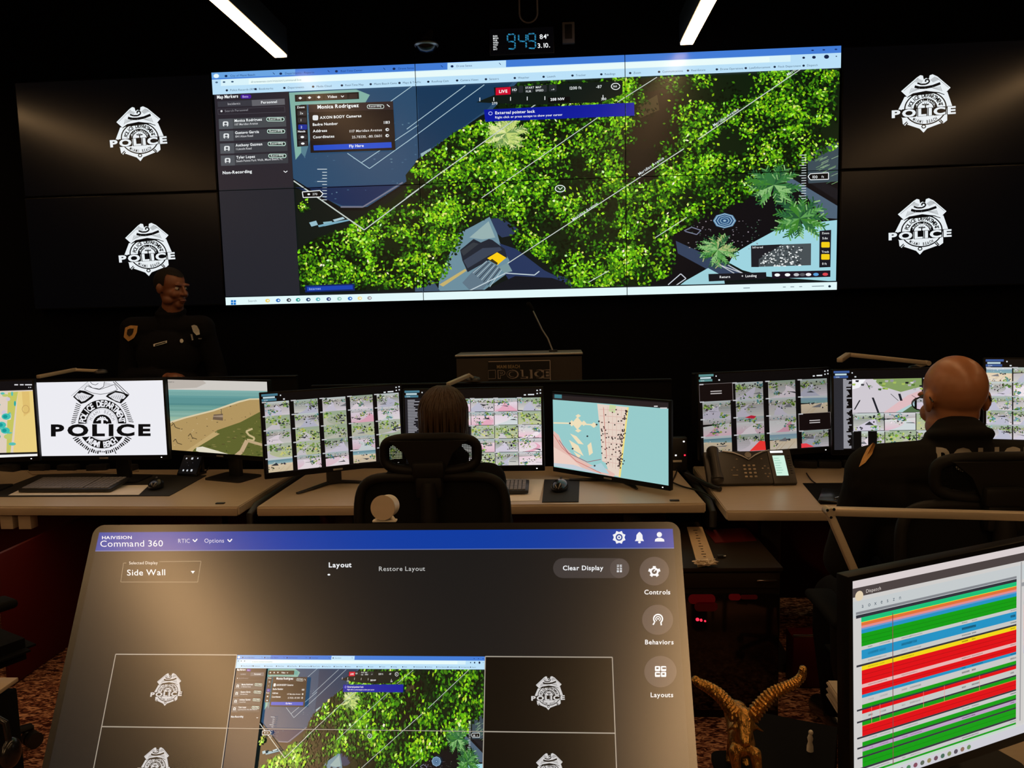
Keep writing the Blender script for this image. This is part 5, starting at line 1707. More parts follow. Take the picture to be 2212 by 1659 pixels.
# ------------------------------------------------------------------ things on the desks
def keyboard(c, rz, label, w=0.45, d=0.15, z=0.753):
    t = thing('keyboard', (c[0], c[1], z), label, 'keyboard')
    Mk = Matrix.Translation((c[0], c[1], z)) @ Matrix.Rotation(rz, 4, 'Z') @ Matrix.Rotation(math.radians(6), 4, 'X')
    MB(Mk).box((0, 0, 0.013), (w, d, 0.016), 0.004).build('key_tray', M['black'], t)
    mb = MB(Mk)
    kx = w / 22.5
    for r in range(6):
        for k in range(21):
            if k in (15, 19) and r in (1, 2): pass
            x = -w / 2 + kx * (k + 1.1)
            if k > 14: x += kx * 0.25
            if r == 5 and 3 < k < 10:
                if k > 4: continue
                mb.box((x + kx * 2.5, -d / 2 + 0.018, 0.0235), (kx * 5.8, d / 7.6, 0.006), 0.0015, seg=1)
                continue
            mb.box((x, d / 2 - 0.016 - r * (d - 0.03) / 5.2, 0.0235), (kx * 0.84, d / 7.6, 0.006), 0.0015, seg=1)
    mb.build('key_field', M['keys'], t)
    return t


def mouse(c, rz, label, z=0.748, m='black_gloss', k=1.0):
    t = thing('computer_mouse', (c[0], c[1], z), label, 'mouse')
    Mm = Matrix.Translation((c[0], c[1], z)) @ Matrix.Rotation(rz, 4, 'Z')
    MB(Mm).ell((0, 0, 0.012 * k), (0.034 * k, 0.058 * k, 0.030 * k), keep=lambda v: v.z > -0.012 * k).build('shell', M[m], t)
    MB(Mm).box((0, 0.012 * k, 0.0385 * k), (0.0015, 0.07 * k, 0.004), 0.0005).build('button_split', M['black_matte'], t)
    MB(Mm).cyl((-0.004, 0.028 * k, 0.037 * k), (0.004, 0.028 * k, 0.037 * k), 0.008 * k, n=14).build('scroll_wheel', M['dark_metal'], t)


def slab(name, pts, z0, th, m, label, cat):
    return tag(MB().prism(pts, z0, z0 + th).build(name, M[m]), label, cat)


PZ = lambda *pp: [tuple(at_z(a, b, 0.74)[:2]) for a, b in pp]
slab('desk_mat', PZ((-40, 1074), (366, 1072), (446, 1028), (95, 1022)), 0.7405, 0.003, 'mouse_mat', 'dark desk mat under the keyboard on the left desk', 'desk mat')
slab('paper_sheet', PZ((18, 1072), (300, 1071), (322, 1050), (60, 1052)), 0.744, 0.0015, 'paper', 'printed paper sheet under the left keyboard', 'paper')
keyboard(((-2.375), 3.60), -0.03, 'grey keyboard on the left desk', 0.47, 0.17)
mouse((-1.965, 3.60), 0.3, 'black mouse on the dark mat of the left desk', k=1.05)
slab('wooden_tray', PZ((60, 1020), (300, 1014), (300, 1020), (70, 1027)), 0.7405, 0.006, 'desk_edge', 'thin tan strip along the left desk behind the keyboard', 'desk strip')
keyboard((-0.34, 3.47), 0.0, 'black keyboard beside the light-haired person', 0.42, 0.15, z=0.749)
slab('paper_sheet', PZ((1040, 1084), (1165, 1082), (1176, 1036), (1040, 1034)), 0.7405, 0.0012, 'paper', 'pale paper sheet beside the mouse mat on the middle desk', 'paper')
slab('mouse_mat', PZ((1171, 1086), (1250, 1085), (1252, 1037), (1176, 1037)), 0.7405, 0.003, 'mouse_mat', 'dark square mouse mat on the middle desk', 'mouse mat')
mouse((0.012, 3.475), -0.2, 'dark mouse on the square mat of the middle desk', z=0.744, k=1.15)
slab('desk_mat', PZ((1772, 1090), (1900, 1090), (1900, 1044), (1734, 1045)), 0.7405, 0.003, 'black_matte', 'black desk mat beside the bald man on the right desk', 'desk mat')
c = at_z(1818, 1072, 0.75)
t = thing('tablet', (c.x, c.y, 0.744), 'black tablet lying on the mat beside the bald man', 'tablet')
MB().box((c.x, c.y, 0.749), (0.17, 0.22, 0.010), 0.003, -0.4).build('tablet_body', M['black_gloss'], t)
MB().cyl((c.x - 0.05, c.y - 0.06, 0.757), (c.x + 0.06, c.y + 0.02, 0.757), 0.004, n=10).build('stylus', M['chrome'], t)
for (px, py), lab in (((592, 1089), 'dark clip on the front edge of the left desk'), ((1457, 1082), 'small dark plate on the front corner of the middle desk')):
    c = at_z(px - (200 if px < 600 else 0) * 0, py, 0.74)
    if px < 600: c = at_z(476, 1088, 0.74)
    tag(MB().box((c.x, c.y, 0.7425), (0.04, 0.018, 0.005), 0.0015).build('cable_grommet', M['black']), lab, 'grommet')

# touch controller on the left desk
c = at_z(402, 1030, 0.74)
t = thing('touch_controller', (c.x, c.y, 0.74), 'black tilted touch controller beside the logo monitor', 'controller')
Mt = Matrix.Translation((c.x + 0.005, c.y, 0.742)) @ Matrix.Rotation(-0.22, 4, 'Z') @ Matrix.Rotation(math.radians(-34), 4, 'X')
MB(Mt).box((0, 0.0, 0.075), (0.125, 0.014, 0.145), 0.004).build('controller_body', M['black_gloss'], t)
MB(Matrix.Translation((c.x, c.y, 0.74)) @ Matrix.Rotation(-0.22, 4, 'Z')).prism([(-0.05, 0.012), (0.05, 0.012), (0.05, 0.10), (-0.05, 0.10)], 0.0, 0.012).build('controller_foot', M['black'], t)
MB(Matrix.Translation((c.x, c.y, 0.74)) @ Matrix.Rotation(-0.22, 4, 'Z')).box((0, 0.085, 0.045), (0.09, 0.02, 0.085), 0.004).build('support_wedge', M['black'], t)
p = Painter(0.112, 0.128, lambda x, y: (x, y))
p.rect(0, 0, 1, 1, (10, 10, 12))
p.rect(0.34, 0.08, 0.68, 0.13, (190, 190, 194))
for x, y, w in ((0.16, 0.3, .07), (0.46, 0.28, .10), (0.78, 0.28, .06), (0.2, 0.82, .08), (0.42, 0.82, .08), (0.64, 0.8, .1), (0.3, .5, .03), (0.6, .5, .03), (0.42, .62, .03)):
    p.rect(x, y, x + w, y + w * 0.9, (200, 204, 210) if w > .04 else (90, 90, 96))
p.build('controller_screen', M['screen'], t, Mt @ Matrix.Translation((0, -0.0075, 0.076)))

# desk telephone
a, b = at_z(1528, 1051, 0.74), at_z(1722, 1047, 0.74)
pc = Vector(((a.x + b.x) / 2, (a.y + b.y) / 2 - 0.01, 0.744))
t = thing('desk_telephone', pc, 'large black desk telephone with a handset and a lit side screen', 'telephone')
yw = math.atan2(b.y - a.y, b.x - a.x)
Mp = Matrix.Translation(pc) @ Matrix.Rotation(yw, 4, 'Z') @ Matrix.Rotation(math.radians(-40), 4, 'X')
hw = (b - a).length / 2
M['phone'] = mat('brown_black_phone_plastic', (0.034, 0.030, 0.026), 0.42, var=0.1)
MB(Mp).box((-0.055, 0.0, 0.088), (hw * 2 - 0.11, 0.028, 0.172), 0.008).build('phone_body', M['phone'], t)
MB(Mp).box((hw - 0.058, -0.001, 0.088), (0.108, 0.030, 0.178), 0.006).build('side_module', M['phone'], t)
MB(Matrix.Translation(pc) @ Matrix.Rotation(yw, 4, 'Z')).box((0, 0.105, 0.058), (hw * 1.5, 0.03, 0.115), 0.006).build('phone_stand', M['black'], t)
h = MB(Mp)
h.tube([(-hw + 0.040, -0.045, 0.165), (-hw + 0.040, -0.052, 0.13), (-hw + 0.040, -0.052, 0.05), (-hw + 0.040, -0.045, 0.015)], [0.026, 0.019, 0.019, 0.027], 14)
h.ell((-hw + 0.040, -0.036, 0.162), (0.029, 0.022, 0.027))
h.ell((-hw + 0.040, -0.036, 0.018), (0.029, 0.022, 0.027))
h.build('handset', M['phone'], t)
dm = MB(Mp)
for (x, z, w_) in ((-0.075, 0.085, 1), (-0.062, 0.072, 1), (-0.087, 0.072, 1), (-0.075, 0.045, 3), (0.068, 0.09, 1), (0.082, 0.078, 1), (0.056, 0.078, 1), (0.064, 0.05, 1), (0.082, 0.05, 1), (0.073, 0.035, 1), (-0.055, 0.128, 1), (0.06, 0.128, 1)):
    dm.box((x, -0.0155, z), (0.009 * w_, 0.005, 0.006), 0.002, seg=1)
for i in range(3):
    for j in range(4):
        dm.box((-0.026 + 0.022 * i, -0.0155, 0.094 - 0.019 * j), (0.013, 0.005, 0.009), 0.002, seg=1)
dm.build('key_field', M['lamp_metal'], t)
wg = MB(Mp)
wg.tube([(-0.115, -0.0165, 0.172), (-0.07, -0.0175, 0.164), (-0.032, -0.018, 0.146), (0, -0.018, 0.124), (0.032, -0.018, 0.146), (0.07, -0.0175, 0.164), (0.105, -0.0165, 0.174)], [0.003, 0.004, 0.0035, 0.0035, 0.0035, 0.004, 0.003], 8)
wg.build('wing_trim', M['silver_trim'], t)
MB(Mp).cyl((0, -0.015, 0.148), (0, -0.021, 0.148), 0.015, n=24).build('navigation_button', M['silver_trim'], t)
p = Painter(0.055, 0.105, lambda x, y: (x, y))
p.rect(0, 0, 1, 1, (206, 240, 222))
for i in range(7):
    p.rect(0.08, 0.12 + i * 0.12, 0.5 + 0.07 * (i % 3), 0.15 + i * 0.12, (150, 200, 180))
p.build('module_screen', M['screen'], t, Mp @ Matrix.Translation((hw - 0.066, -0.0175, 0.090)))
MB(Mp).box((hw - 0.070, -0.0165, 0.163), (0.058, 0.003, 0.010), 0.001).build('module_badge', M['white_led'], t)
mb = MB(Mp)
for i in range(8):
    mb.box((hw - 0.020, -0.017, 0.05 + i * 0.013), (0.012, 0.003, 0.004), 0.001, seg=1)
mb.build('line_buttons', M['dark_metal'], t)

# small switch box behind the coastal map monitor
c = at_y(1466, 988, 3.86)
t = thing('network_box', (c.x, 3.86, 0.74), 'small black box with lights behind the coastal map monitor', 'network box')
MB().box((c.x, 3.88, 0.825), (0.085, 0.05, 0.168), 0.004).build('box_case', M['black'], t)
for dx, dz, m_ in ((0.025, 0.06, 'white_led'), (-0.015, -0.01, 'white_led'), (0.03, -0.01, 'red_led')):
    MB().box((c.x + dx, 3.854, 0.83 + dz), (0.008, 0.004, 0.007), 0.001).build('status_light', M[m_], t)
MB().box((c.x - 0.01, 3.854, 0.79), (0.05, 0.004, 0.010), 0.001).build('box_label', M['white_plastic'], t)

# cords and small clutter
def cord(pts, r, label, m='black'):
    P = [Vector(q) for q in pts]
    out = []
    n = len(P)
    for i in range(n - 1):
        p0, p1, p2, p3 = P[max(i - 1, 0)], P[i], P[i + 1], P[min(i + 2, n - 1)]
        for k in range(6):
            s = k / 6.0
            out.append(0.5 * ((2 * p1) + (p2 - p0) * s + (2 * p0 - 5 * p1 + 4 * p2 - p3) * s * s + (3 * p1 - p0 - 3 * p2 + p3) * s ** 3))
    out.append(P[-1])
    return tag(MB().tube(out, r, 8).build('cord', M[m]), label, 'cord')


Z = lambda px, py, z=0.747: at_z(px, py, z)
cord([Z(1452, 1040), Z(1462, 1015), Z(1452, 1006), Z(1440, 1010)], 0.004, 'thin cord curling beside the coastal map monitor')
cord([Z(1453, 1042), Z(1475, 1051), Z(1505, 1059), Z(1530, 1070), Z(1543, 1080)], 0.004, 'thin cord crossing the gap towards the right desk')
cord([Z(1482, 1024, .755), Z(1500, 1033, .758), Z(1530, 1048, .756), Z(1556, 1057, .753)], 0.011, 'thick black cable bridging the gap by the telephone')
cord([Z(1742, 1022), Z(1752, 1036), Z(1762, 1044)], 0.003, 'thin cord behind the black mat on the right desk')
cord([Z(430, 1022), Z(447, 1016), Z(456, 1000)], 0.003, 'thin cord running back from the touch controller')
rg = random.Random(31)
for (px0, px1, y, n, lab) in ((20, 330, 1008, 5, 'black adapter brick under the logo monitor'), (1700, 1850, 1000, 3, 'black adapter brick under the plaza monitor')):
    for i in range(n):
        c = at_z(px0 + (px1 - px0) * (i + 0.5) / n, y, 0.74)
        tag(MB().box((c.x, c.y - 0.11, 0.74 + 0.018), (0.11, 0.05, 0.036), 0.006, rg.uniform(-.3, .3)).build('power_adapter', M['black']), lab, 'adapter', 'adapters behind the ' + ('left' if px0 < 100 else 'right') + ' monitors')

# ------------------------------------------------------------------ lectern and microphone
lx0, lx1 = at_y(985, 765, 4.4).x, at_y(1257, 763, 4.4).x
lc, lw, lt = (lx0 + lx1) / 2, lx1 - lx0, at_y(1120, 764, 4.4).z
t = thing('lectern', (lc, 4.55, 0), 'dark brown lectern with a police sign below the video wall', 'lectern')
MB().box((lc, 4.52, lt / 2 - 0.01), (lw, 0.24, lt - 0.02), 0.004).build('lectern_body', M['lectern'], t)
MB().box((lc, 4.52, lt - 0.006), (lw + 0.01, 0.26, 0.012), 0.003).build('lectern_top', M['silver_trim'], t)
MB().box((lc, 4.52, 0.02), (lw + 0.06, 0.30, 0.04), 0.006).build('plinth', M['black'], t)
s0, s1 = at_y(1054, 779, 4.39), at_y(1190, 822, 4.39)
sx, sz = (s0.x + s1.x) / 2, (s0.z + s1.z) / 2
pl = MB().box((sx, 4.393, sz), (s1.x - s0.x, 0.014, s0.z - s1.z), 0.002).build('sign_plate', M['black_gloss'], t)
p = Painter(s1.x - s0.x, s0.z - s1.z, homog([(1054, 781), (1190, 777), (1190, 820), (1054, 824)]))
p.rect(1054, 776, 1190, 825, (10, 8, 8))
sv = (112, 104, 98)
p.path([(1055, 783), (1189, 779), (1189, 819)], 1.6, (150, 140, 134))
p.text('MIAMI BEACH', 1073, 796.5, 6.6, (140, 122, 90), 1.4, 0.015, 0.8)
p.path([(1054, 801), (1070, 800), (1070, 817), (1054, 818), (1054, 801)], 1.3, sv)
p.path([(1174, 799), (1188, 798), (1188, 815), (1174, 815), (1174, 799)], 1.6, sv)
p.text('POLICE', 1074, 816.5, 15.5, (128, 118, 112), 1.2, 0.05, 1.40, gap=0.02)
p.text('POLICE', 1074.6, 816, 14.5, (14, 11, 10), 1.2, 0.012, 1.42, gap=0.055)
p.build('sign_print', M['printed'], pl, Matrix.Translation((sx, 4.385, sz)))
a, b = at_y(1195, 763, 4.5), at_y(1150, 668, 4.5)
t = thing('gooseneck_microphone', (a.x, 4.5, lt), 'thin gooseneck microphone standing on the lectern', 'microphone')
MB().tube([(a.x, 4.5, lt), (a.x - 0.03, 4.5, lt + 0.08), ((a.x + b.x) / 2 - 0.004, 4.49, (a.z + b.z) / 2 + 0.01), (b.x, 4.47, b.z)], 0.0042, 8).build('gooseneck', M['silver_trim'], t)
MB().cap((b.x, 4.47, b.z), (b.x - 0.02, 4.465, b.z + 0.03), 0.011, 0.014).build('microphone_foam', M['black_matte'], t)
MB().cyl((a.x, 4.5, lt), (a.x, 4.5, lt + 0.012), 0.025, n=18).build('microphone_base', M['black'], t)

# ------------------------------------------------------------------ foreground: touch display, table, close desk
TP = pose(-0.294, 1.084, 1.002, -0.012, 0.495)
TW, TH = 0.95, 0.95 * 0.5625
tt = thing('touch_display', (-0.294, 1.02, 0.74), 'large tilted touch display with a blue menu bar in the foreground', 'touch display')
g = 0.0115
MB(TP).prism(rrect(0, 0, TW + 2 * g, TH + 2 * g, 0.018, 6), 0.0, 0.030, 'y').build('casing', M['panel_glass'], tt)
tp = Painter(TW, TH, homog([(216, 1149.5), (1454, 1142.5), (1514, 2009), (41, 1964)]), 8e-6)
draw_touch(tp)
tp.build('screen', M['touch_screen'], tt, TP @ Matrix.Translation((0, -0.0006, 0)))
MB(TP).box((0, 0.05, -0.05), (0.34, 0.04, 0.26), 0.01).build('rear_box', M['black'], tt)
mb = MB()
mb.box((-0.294, 1.09, 0.755), (0.5, 0.30, 0.028), 0.006)
mb.tube([(-0.294, 1.22, 0.765), (-0.294, 1.19, 0.90), (-0.294, 1.13, 0.985)], 0.028, 14)
mb.build('stand', M['black'], tt)
t = thing('side_table', (-0.35, 0.90, 0), 'black table under the tilted touch display', 'table')
MB().box((-0.36, 0.93, 0.72), (0.98, 0.66, 0.04), 0.006).build('table_top', M['black_matte'], t)
for sx in (-0.78, 0.06):
    for sy in (0.66, 1.20):
        MB().box((sx, sy, 0.35), (0.05, 0.05, 0.70), 0.006).build('leg', M['dark_metal'], t)

wc = Vector((-0.287, 1.232, 1.270))
t = thing('webcam', (wc.x, wc.y, 1.2455), 'round white webcam standing on the top edge of the touch display', 'webcam')
ax = Vector((0.05, 1.0, -0.16)).normalized()
MB().cyl(wc - ax * 0.006, wc + ax * 0.030, 0.0195, 0.0185, 32).build('camera_body', M['white_plastic'], t)
MB().cyl(wc - ax * 0.0085, wc - ax * 0.006, 0.0205, 0.0205, 32).build('face_plate', M['desk'], t, 'tan round back plate')
mb = MB()
for dx in (-0.012, 0.014):
    mb.tube([(wc.x + dx * 0.8, wc.y, wc.z - 0.016), (wc.x + dx * 1.1, wc.y, 1.2475)], [0.0035, 0.004], 10)
mb.box((wc.x, wc.y + 0.002, 1.2470), (0.040, 0.012, 0.003), 0.001)
mb.build('foot_clip', M['white_plastic'], t)

# close desk on the right with its corner, the monitor stands on it
k1, k2 = at_z(1789, 1470, 0.74), at_z(1838, 1545, 0.74)
d = (k2 - k1).normalized()
fr = k1 + d * 1.05
out = [(fr.x, fr.y), (2.3, fr.y - 0.35), (2.3, k1.y - 0.05), (k1.x, k1.y)]
t = thing('operator_desk', (1.2, 1.2, 0), 'tan desk corner under the close list monitor at lower right', 'desk')
MB().prism(out, 0.70, 0.74).build('worktop', M['desk'], t)
mb = MB()
e = Vector((-d.y, d.x, 0))
for zz in (0.706, 0.720, 0.734):
    mb.tube([k1 - e * 0.0 + Vector((-0.001, 0, zz - 0.74)), fr + Vector((-0.001, 0, zz - 0.74))], 0.0035, 6)
mb.build('edge_band', M['desk_edge'], t)
for q in ((fr.x + 0.12, fr.y + 0.1), (k1.x + 0.22, k1.y - 0.12), (2.1, 0.75), (2.1, 1.5)):
    MB().box((q[0], q[1], 0.35), (0.06, 0.06, 0.70), 0.006).build('leg', M['dark_metal'], t)

# black equipment case with the statue on it
b0, b1 = at_z(1655, 1541, 0.72), at_z(1815, 1572, 0.72)
dx = (b1 - b0).normalized()
dy = Vector((dx.y, -dx.x, 0))
bl = b0 - dx * 0.038
br = bl + dx * 0.178
t = thing('equipment_case', ((bl + br) / 2 + dy * 0.15 - Vector((0, 0, 0.72))), 'black equipment case between the touch display and the close desk', 'case')
MB().prism([tuple(q[:2]) for q in (bl, bl + dy * 0.30, br + dy * 0.30, br)], 0.0, 0.70).build('case_body', M['black_matte'], t)
MB().prism([tuple(q[:2]) for q in (bl - dx * .004, bl + dy * 0.305 - dx * .004, br + dy * 0.305, br)], 0.70, 0.72).build('case_lid', M['black_matte'], t)
fg = at_z(1750, 1606, 0.735)
t = thing('figurine', (fg.x, fg.y, 0.72), 'tiny white figurine on the black case beside the gold statue', 'figurine')
MB().lathe([(0.0065, 0), (0.006, 0.010), (0.004, 0.018), (0.0055, 0.026), (0.003, 0.034)], (fg.x, fg.y, 0.72), 14).build('figure_body', M['white_plastic'], t)
mb = MB()
mb.ell((fg.x + 0.001, fg.y, 0.7575), (0.0045, 0.0045, 0.0052))
mb.build('figure_head', M['white_plastic'], t)

# gold horned statue, facing the camera with its head lowered
YS = 1.24
S = lambda px, py, dy=0.0: at_y(px, py, YS + dy)
st = thing('ibex_statue', (0.315, 1.29, 0.72), 'gold statue of a long-horned wild goat in front of the carpet', 'statue')
mb = MB()
mb.cap(S(1608, 1560), S(1610, 1600, -0.02), 0.0165, 0.0090)
mb.ell(S(1610, 1602, -0.022), (0.0105, 0.009, 0.010))
mb.ell(S(1607, 1553, 0.006), (0.0185, 0.020, 0.020))
for sx in (-1, 1):
    mb.cap(S(1608 + sx * 22, 1568, 0.012), S(1608 + sx * 40, 1580, 0.02), 0.0075, 0.003, sx=0.5)
    mb.ell(S(1608 + sx * 19, 1572, -0.006), (0.006, 0.005, 0.006))
mb.cap(S(1610, 1580, 0.03), (0.314, 1.30, 0.826), 0.013, 0.021)
mb.cap((0.314, 1.29, 0.824), (0.328, 1.39, 0.828), 0.023, 0.022)
for (x, y) in ((0.297, 1.272), (0.331, 1.266), (0.316, 1.395), (0.344, 1.388)):
    mb.cap((x, y, 0.822), (x + 0.003, y - 0.010, 0.785), 0.0105, 0.007)
    mb.cap((x + 0.003, y - 0.010, 0.785), (x, y + 0.002, 0.738), 0.0085, 0.006)
    mb.cap((x, y + 0.002, 0.738), (x, y - 0.005, 0.728), 0.0065, 0.008)
mb.cap((0.328, 1.405, 0.832), (0.332, 1.428, 0.812), 0.007, 0.004)


def fuse(mb, voxel, smooth=3, fac=0.5):
    """join overlapping closed shapes into one continuous skin"""
    me = bpy.data.meshes.new('tmp')
    me.from_pydata([tuple(v) for v in mb.v], [], mb.f)
    o = bpy.data.objects.new('tmp', me)
    COL.objects.link(o)
    r = o.modifiers.new('r', 'REMESH')
    r.mode = 'VOXEL'
    r.voxel_size = voxel
    if smooth:
        s = o.modifiers.new('s', 'SMOOTH')
        s.factor = fac
        s.iterations = smooth
    dg = bpy.context.evaluated_depsgraph_get()
    em = o.evaluated_get(dg).to_mesh()
    res = MB()
    res.v = [v.co.copy() for v in em.vertices]
    res.f = [tuple(p.vertices) for p in em.polygons]
    o.evaluated_get(dg).to_mesh_clear()
    bpy.data.objects.remove(o)
    bpy.data.meshes.remove(me)
    return res


fuse(mb, 0.003, 2).build('animal_body', M['gold'], st, ang=60)
for pts in ([(1592, 1549, .01), (1574, 1524, .012), (1552, 1500, .012), (1528, 1484, .008), (1508, 1474, .004), (1500, 1465, 0)],
            [(1622, 1550, .01), (1642, 1526, .014), (1664, 1502, .016), (1690, 1488, .014), (1716, 1476, .01), (1732, 1460, .006), (1735, 1441, 0)]):
    P = [S(a, b, c) for a, b, c in pts]
    path, rad = [], []
    n = len(P)
    for i in range(n - 1):
        p0, p1, p2, p3 = P[max(i - 1, 0)], P[i], P[i + 1], P[min(i + 2, n - 1)]
        for q in range(8):
            s = q / 8.0
            path.append(0.5 * ((2 * p1) + (p2 - p0) * s + (2 * p0 - 5 * p1 + 4 * p2 - p3) * s * s + (3 * p1 - p0 - 3 * p2 + p3) * s ** 3))
            f = (i + s) / (n - 1)
            rad.append((0.0085 * (1 - f) ** 0.8 + 0.0048) * (1.12 if q % 2 else 0.92))
    path.append(P[-1]); rad.append(0.003)
    MB().tube(path, rad, 14).build('horn', M['gold'], st, ang=25)
MB().prism(rrect(0.322, 1.33, 0.075, 0.19, 0.02), 0.72, 0.730).build('statue_base', M['black_matte'], st)

# cabinet under the middle and right desks
cz = 0.60
f0, f1 = at_y(1470, 1228, 2.82).x, at_y(1692, 1236, 2.82).x
cb = thing('equipment_cabinet', ((f0 + f1) / 2, 3.1, 0), 'black cabinet with a smoked door and red lights below the desks', 'cabinet')
MB().box(((f0 + f1) / 2, 3.13, cz / 2 - 0.006), (f1 - f0 - 0.012, 0.58, cz - 0.012), 0.004).build('cabinet_body', M['cabinet'], cb)
MB().box(((f0 + f1) / 2, 3.125, cz - 0.008), (f1 - f0, 0.61, 0.016), 0.003).build('cabinet_top', M['cabinet'], cb)
dr = MB().box(((f0 + f1) / 2, 2.834, cz - 0.052), (f1 - f0 - 0.02, 0.016, 0.058), 0.003).build('drawer', M['cabinet'], cb)
h0, h1 = at_y(1634, 1253, 2.82), at_y(1677, 1254, 2.82)
MB().box(((h0.x + h1.x) / 2, 2.818, h0.z), (h1.x - h0.x, 0.012, 0.006), 0.002).build('handle', M['chrome'], dr, 'bright metal handle')
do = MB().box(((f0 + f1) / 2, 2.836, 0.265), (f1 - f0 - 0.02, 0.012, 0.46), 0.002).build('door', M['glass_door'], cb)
for (xa, ya, xb, yb, m_) in ((1487, 1284, 1545, 1304, 'glow'), (1574, 1283, 1600, 1296, 'glow'), (1600, 1285, 1636, 1294, 'glow2'), (1500, 1300, 1550, 1320, 'glow2'), (1503, 1335, 1510, 1341, 'red_led'), (1512, 1337, 1517, 1342, 'red_led'), (1521, 1340, 1525, 1343, 'red_led')):  # red_led entries are LEDs; glow entries imitate red reflections on the door by emission
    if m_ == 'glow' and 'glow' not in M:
        M['glow'] = mat('dim_painted_reflection', (0.05, 0, 0), 0.4, emit=(1.0, 0.01, 0.03), strength=0.028)
        M['glow2'] = mat('faint_painted_reflection', (0.03, 0, 0), 0.4, emit=(1.0, 0.01, 0.03), strength=0.011)
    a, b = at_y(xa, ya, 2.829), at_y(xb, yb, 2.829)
    MB().prism(rrect((a.x + b.x) / 2, (a.z + b.z) / 2, b.x - a.x, a.z - b.z, min(b.x - a.x, a.z - b.z) * 0.45), 2.826, 2.830, 'y').build('led_and_reflection', M[m_], do)
ZC = lambda *pp: [tuple(at_z(a, b, cz)[:2]) for a, b in pp]
t = slab('perforated_strip', ZC((1507, 1226), (1545, 1217), (1517, 1141), (1484, 1141)), cz, 0.006, 'tan_strip', 'tan perforated strip lying on the black cabinet', 'strip')
mb = MB()
for k in range(13):
    c = at_z(1501 + 26 * (k + 0.5) / 13, 1143 + 74 * (k + 0.5) / 13, cz + 0.006)
    mb.box((c.x, c.y, cz + 0.0064), (0.010 if k % 3 else 0.018, 0.005, 0.0012), 0.0003, seg=1)
mb.build('hole_row', M['black_matte'], t)
c = at_z(1525, 1219, cz + 0.01)
t = thing('plastic_bag', (c.x, c.y, cz + 0.006), 'crumpled shiny clear bag at the end of the tan strip', 'bag')
b = bmesh.new()
bmesh.ops.create_icosphere(b, subdivisions=4, radius=1.0)
rg = random.Random(3)
from mathutils import noise
for v in b.verts:
    n_ = noise.noise(v.co * 3.1) * 0.45 + noise.noise(v.co * 7.0) * 0.25
    v.co = Vector((v.co.x * 0.040, v.co.y * 0.020, max(v.co.z, -0.6) * 0.012)) * (1 + n_) + Vector((c.x, c.y, cz + 0.018))
MB().bm(b).build('bag_film', mat('shiny_clear_film', (0.62, 0.50, 0.36), 0.12, spec=0.9, var=0.3, scale=80, bump=1.0), t, ang=20)
t = slab('painted_red_reflection', ZC((1545, 1174), (1634, 1168), (1614, 1142), (1522, 1146)), cz, 0.004, 'red_panel', 'deep red slab imitating a reflection at the back of the cabinet top', 'painted reflection')  # red reflection on the cabinet top, painted as a thin coloured slab
c = at_z(1556, 1205, cz)
t = thing('small_connector', (c.x, c.y, cz), 'small black connector beside the tan strip', 'connector')
MB().box((c.x, c.y, cz + 0.006), (0.022, 0.014, 0.012), 0.002).build('plug', M['black'], t)
MB().cyl((c.x + 0.011, c.y, cz + 0.006), (c.x + 0.020, c.y, cz + 0.006), 0.005, n=12).build('ring_socket', M['chrome'], t)
a, b = at_y(1713, 1375, 3.07), at_y(1822, 1375, 3.07)
t = thing('foot_box', (a.x + 0.3, 3.115, 0), 'deep red foot box with a metal rail under the right console desk', 'foot box')
MB().box((a.x + 0.3, 3.115, a.z / 2), (0.60, 0.10, a.z - 0.004), 0.004).build('box_body', M['red_panel'], t)
MB().cyl((a.x, 3.07, a.z + 0.004), (a.x + 0.6, 3.07, a.z + 0.004), 0.006, n=10).build('foot_rail', M['chrome'], t, 'bright metal rail')

# things cut by the left edge of the picture
q = at_y(36, 1463, 1.68)
t = thing('paper_box', (q.x - 0.16, 1.60, 0), 'dark stand with a paper tray at the lower left edge', 'stand')
MB().box((q.x - 0.16, 1.64, q.z / 2 - 0.012), (0.32, 0.08, q.z - 0.025), 0.006).build('stand_body', M['black_matte'], t)
MB().box((q.x - 0.16, 1.64, q.z - 0.006), (0.325, 0.085, 0.010), 0.002).build('stand_lid', M['desk_edge'], t)
tag(MB().box((q.x - 0.17, 1.64, q.z + 0.002), (0.27, 0.055, 0.006), 0.002, 0.02).build('paper_pile', M['paper']), 'pale paper pile on the dark stand at lower left', 'paper')
q = at_y(14, 1612, 1.545)
t = thing('headset', (q.x - 0.06, 1.55, q.z - 0.04), 'glossy black headset hanging at the lower left edge', 'headset')
mb = MB()
mb.tube([(q.x - 0.11, 1.555, q.z - 0.02), (q.x - 0.10, 1.555, q.z + 0.05), (q.x - 0.05, 1.555, q.z + 0.075), (q.x - 0.005, 1.555, q.z + 0.05), (q.x, 1.555, q.z - 0.01)], 0.007, 10)
mb.build('headband', M['black_gloss'], t)
for dx_ in (-0.112, 0.0):
    MB().ell((q.x + dx_, 1.555, q.z - 0.022), (0.016, 0.03, 0.034)).build('ear_cushion', M['black_gloss'], t)
MB().box((q.x - 0.055, 1.572, q.z + 0.066), (0.012, 0.055, 0.008), 0.002).build('hook', M['black'], t)


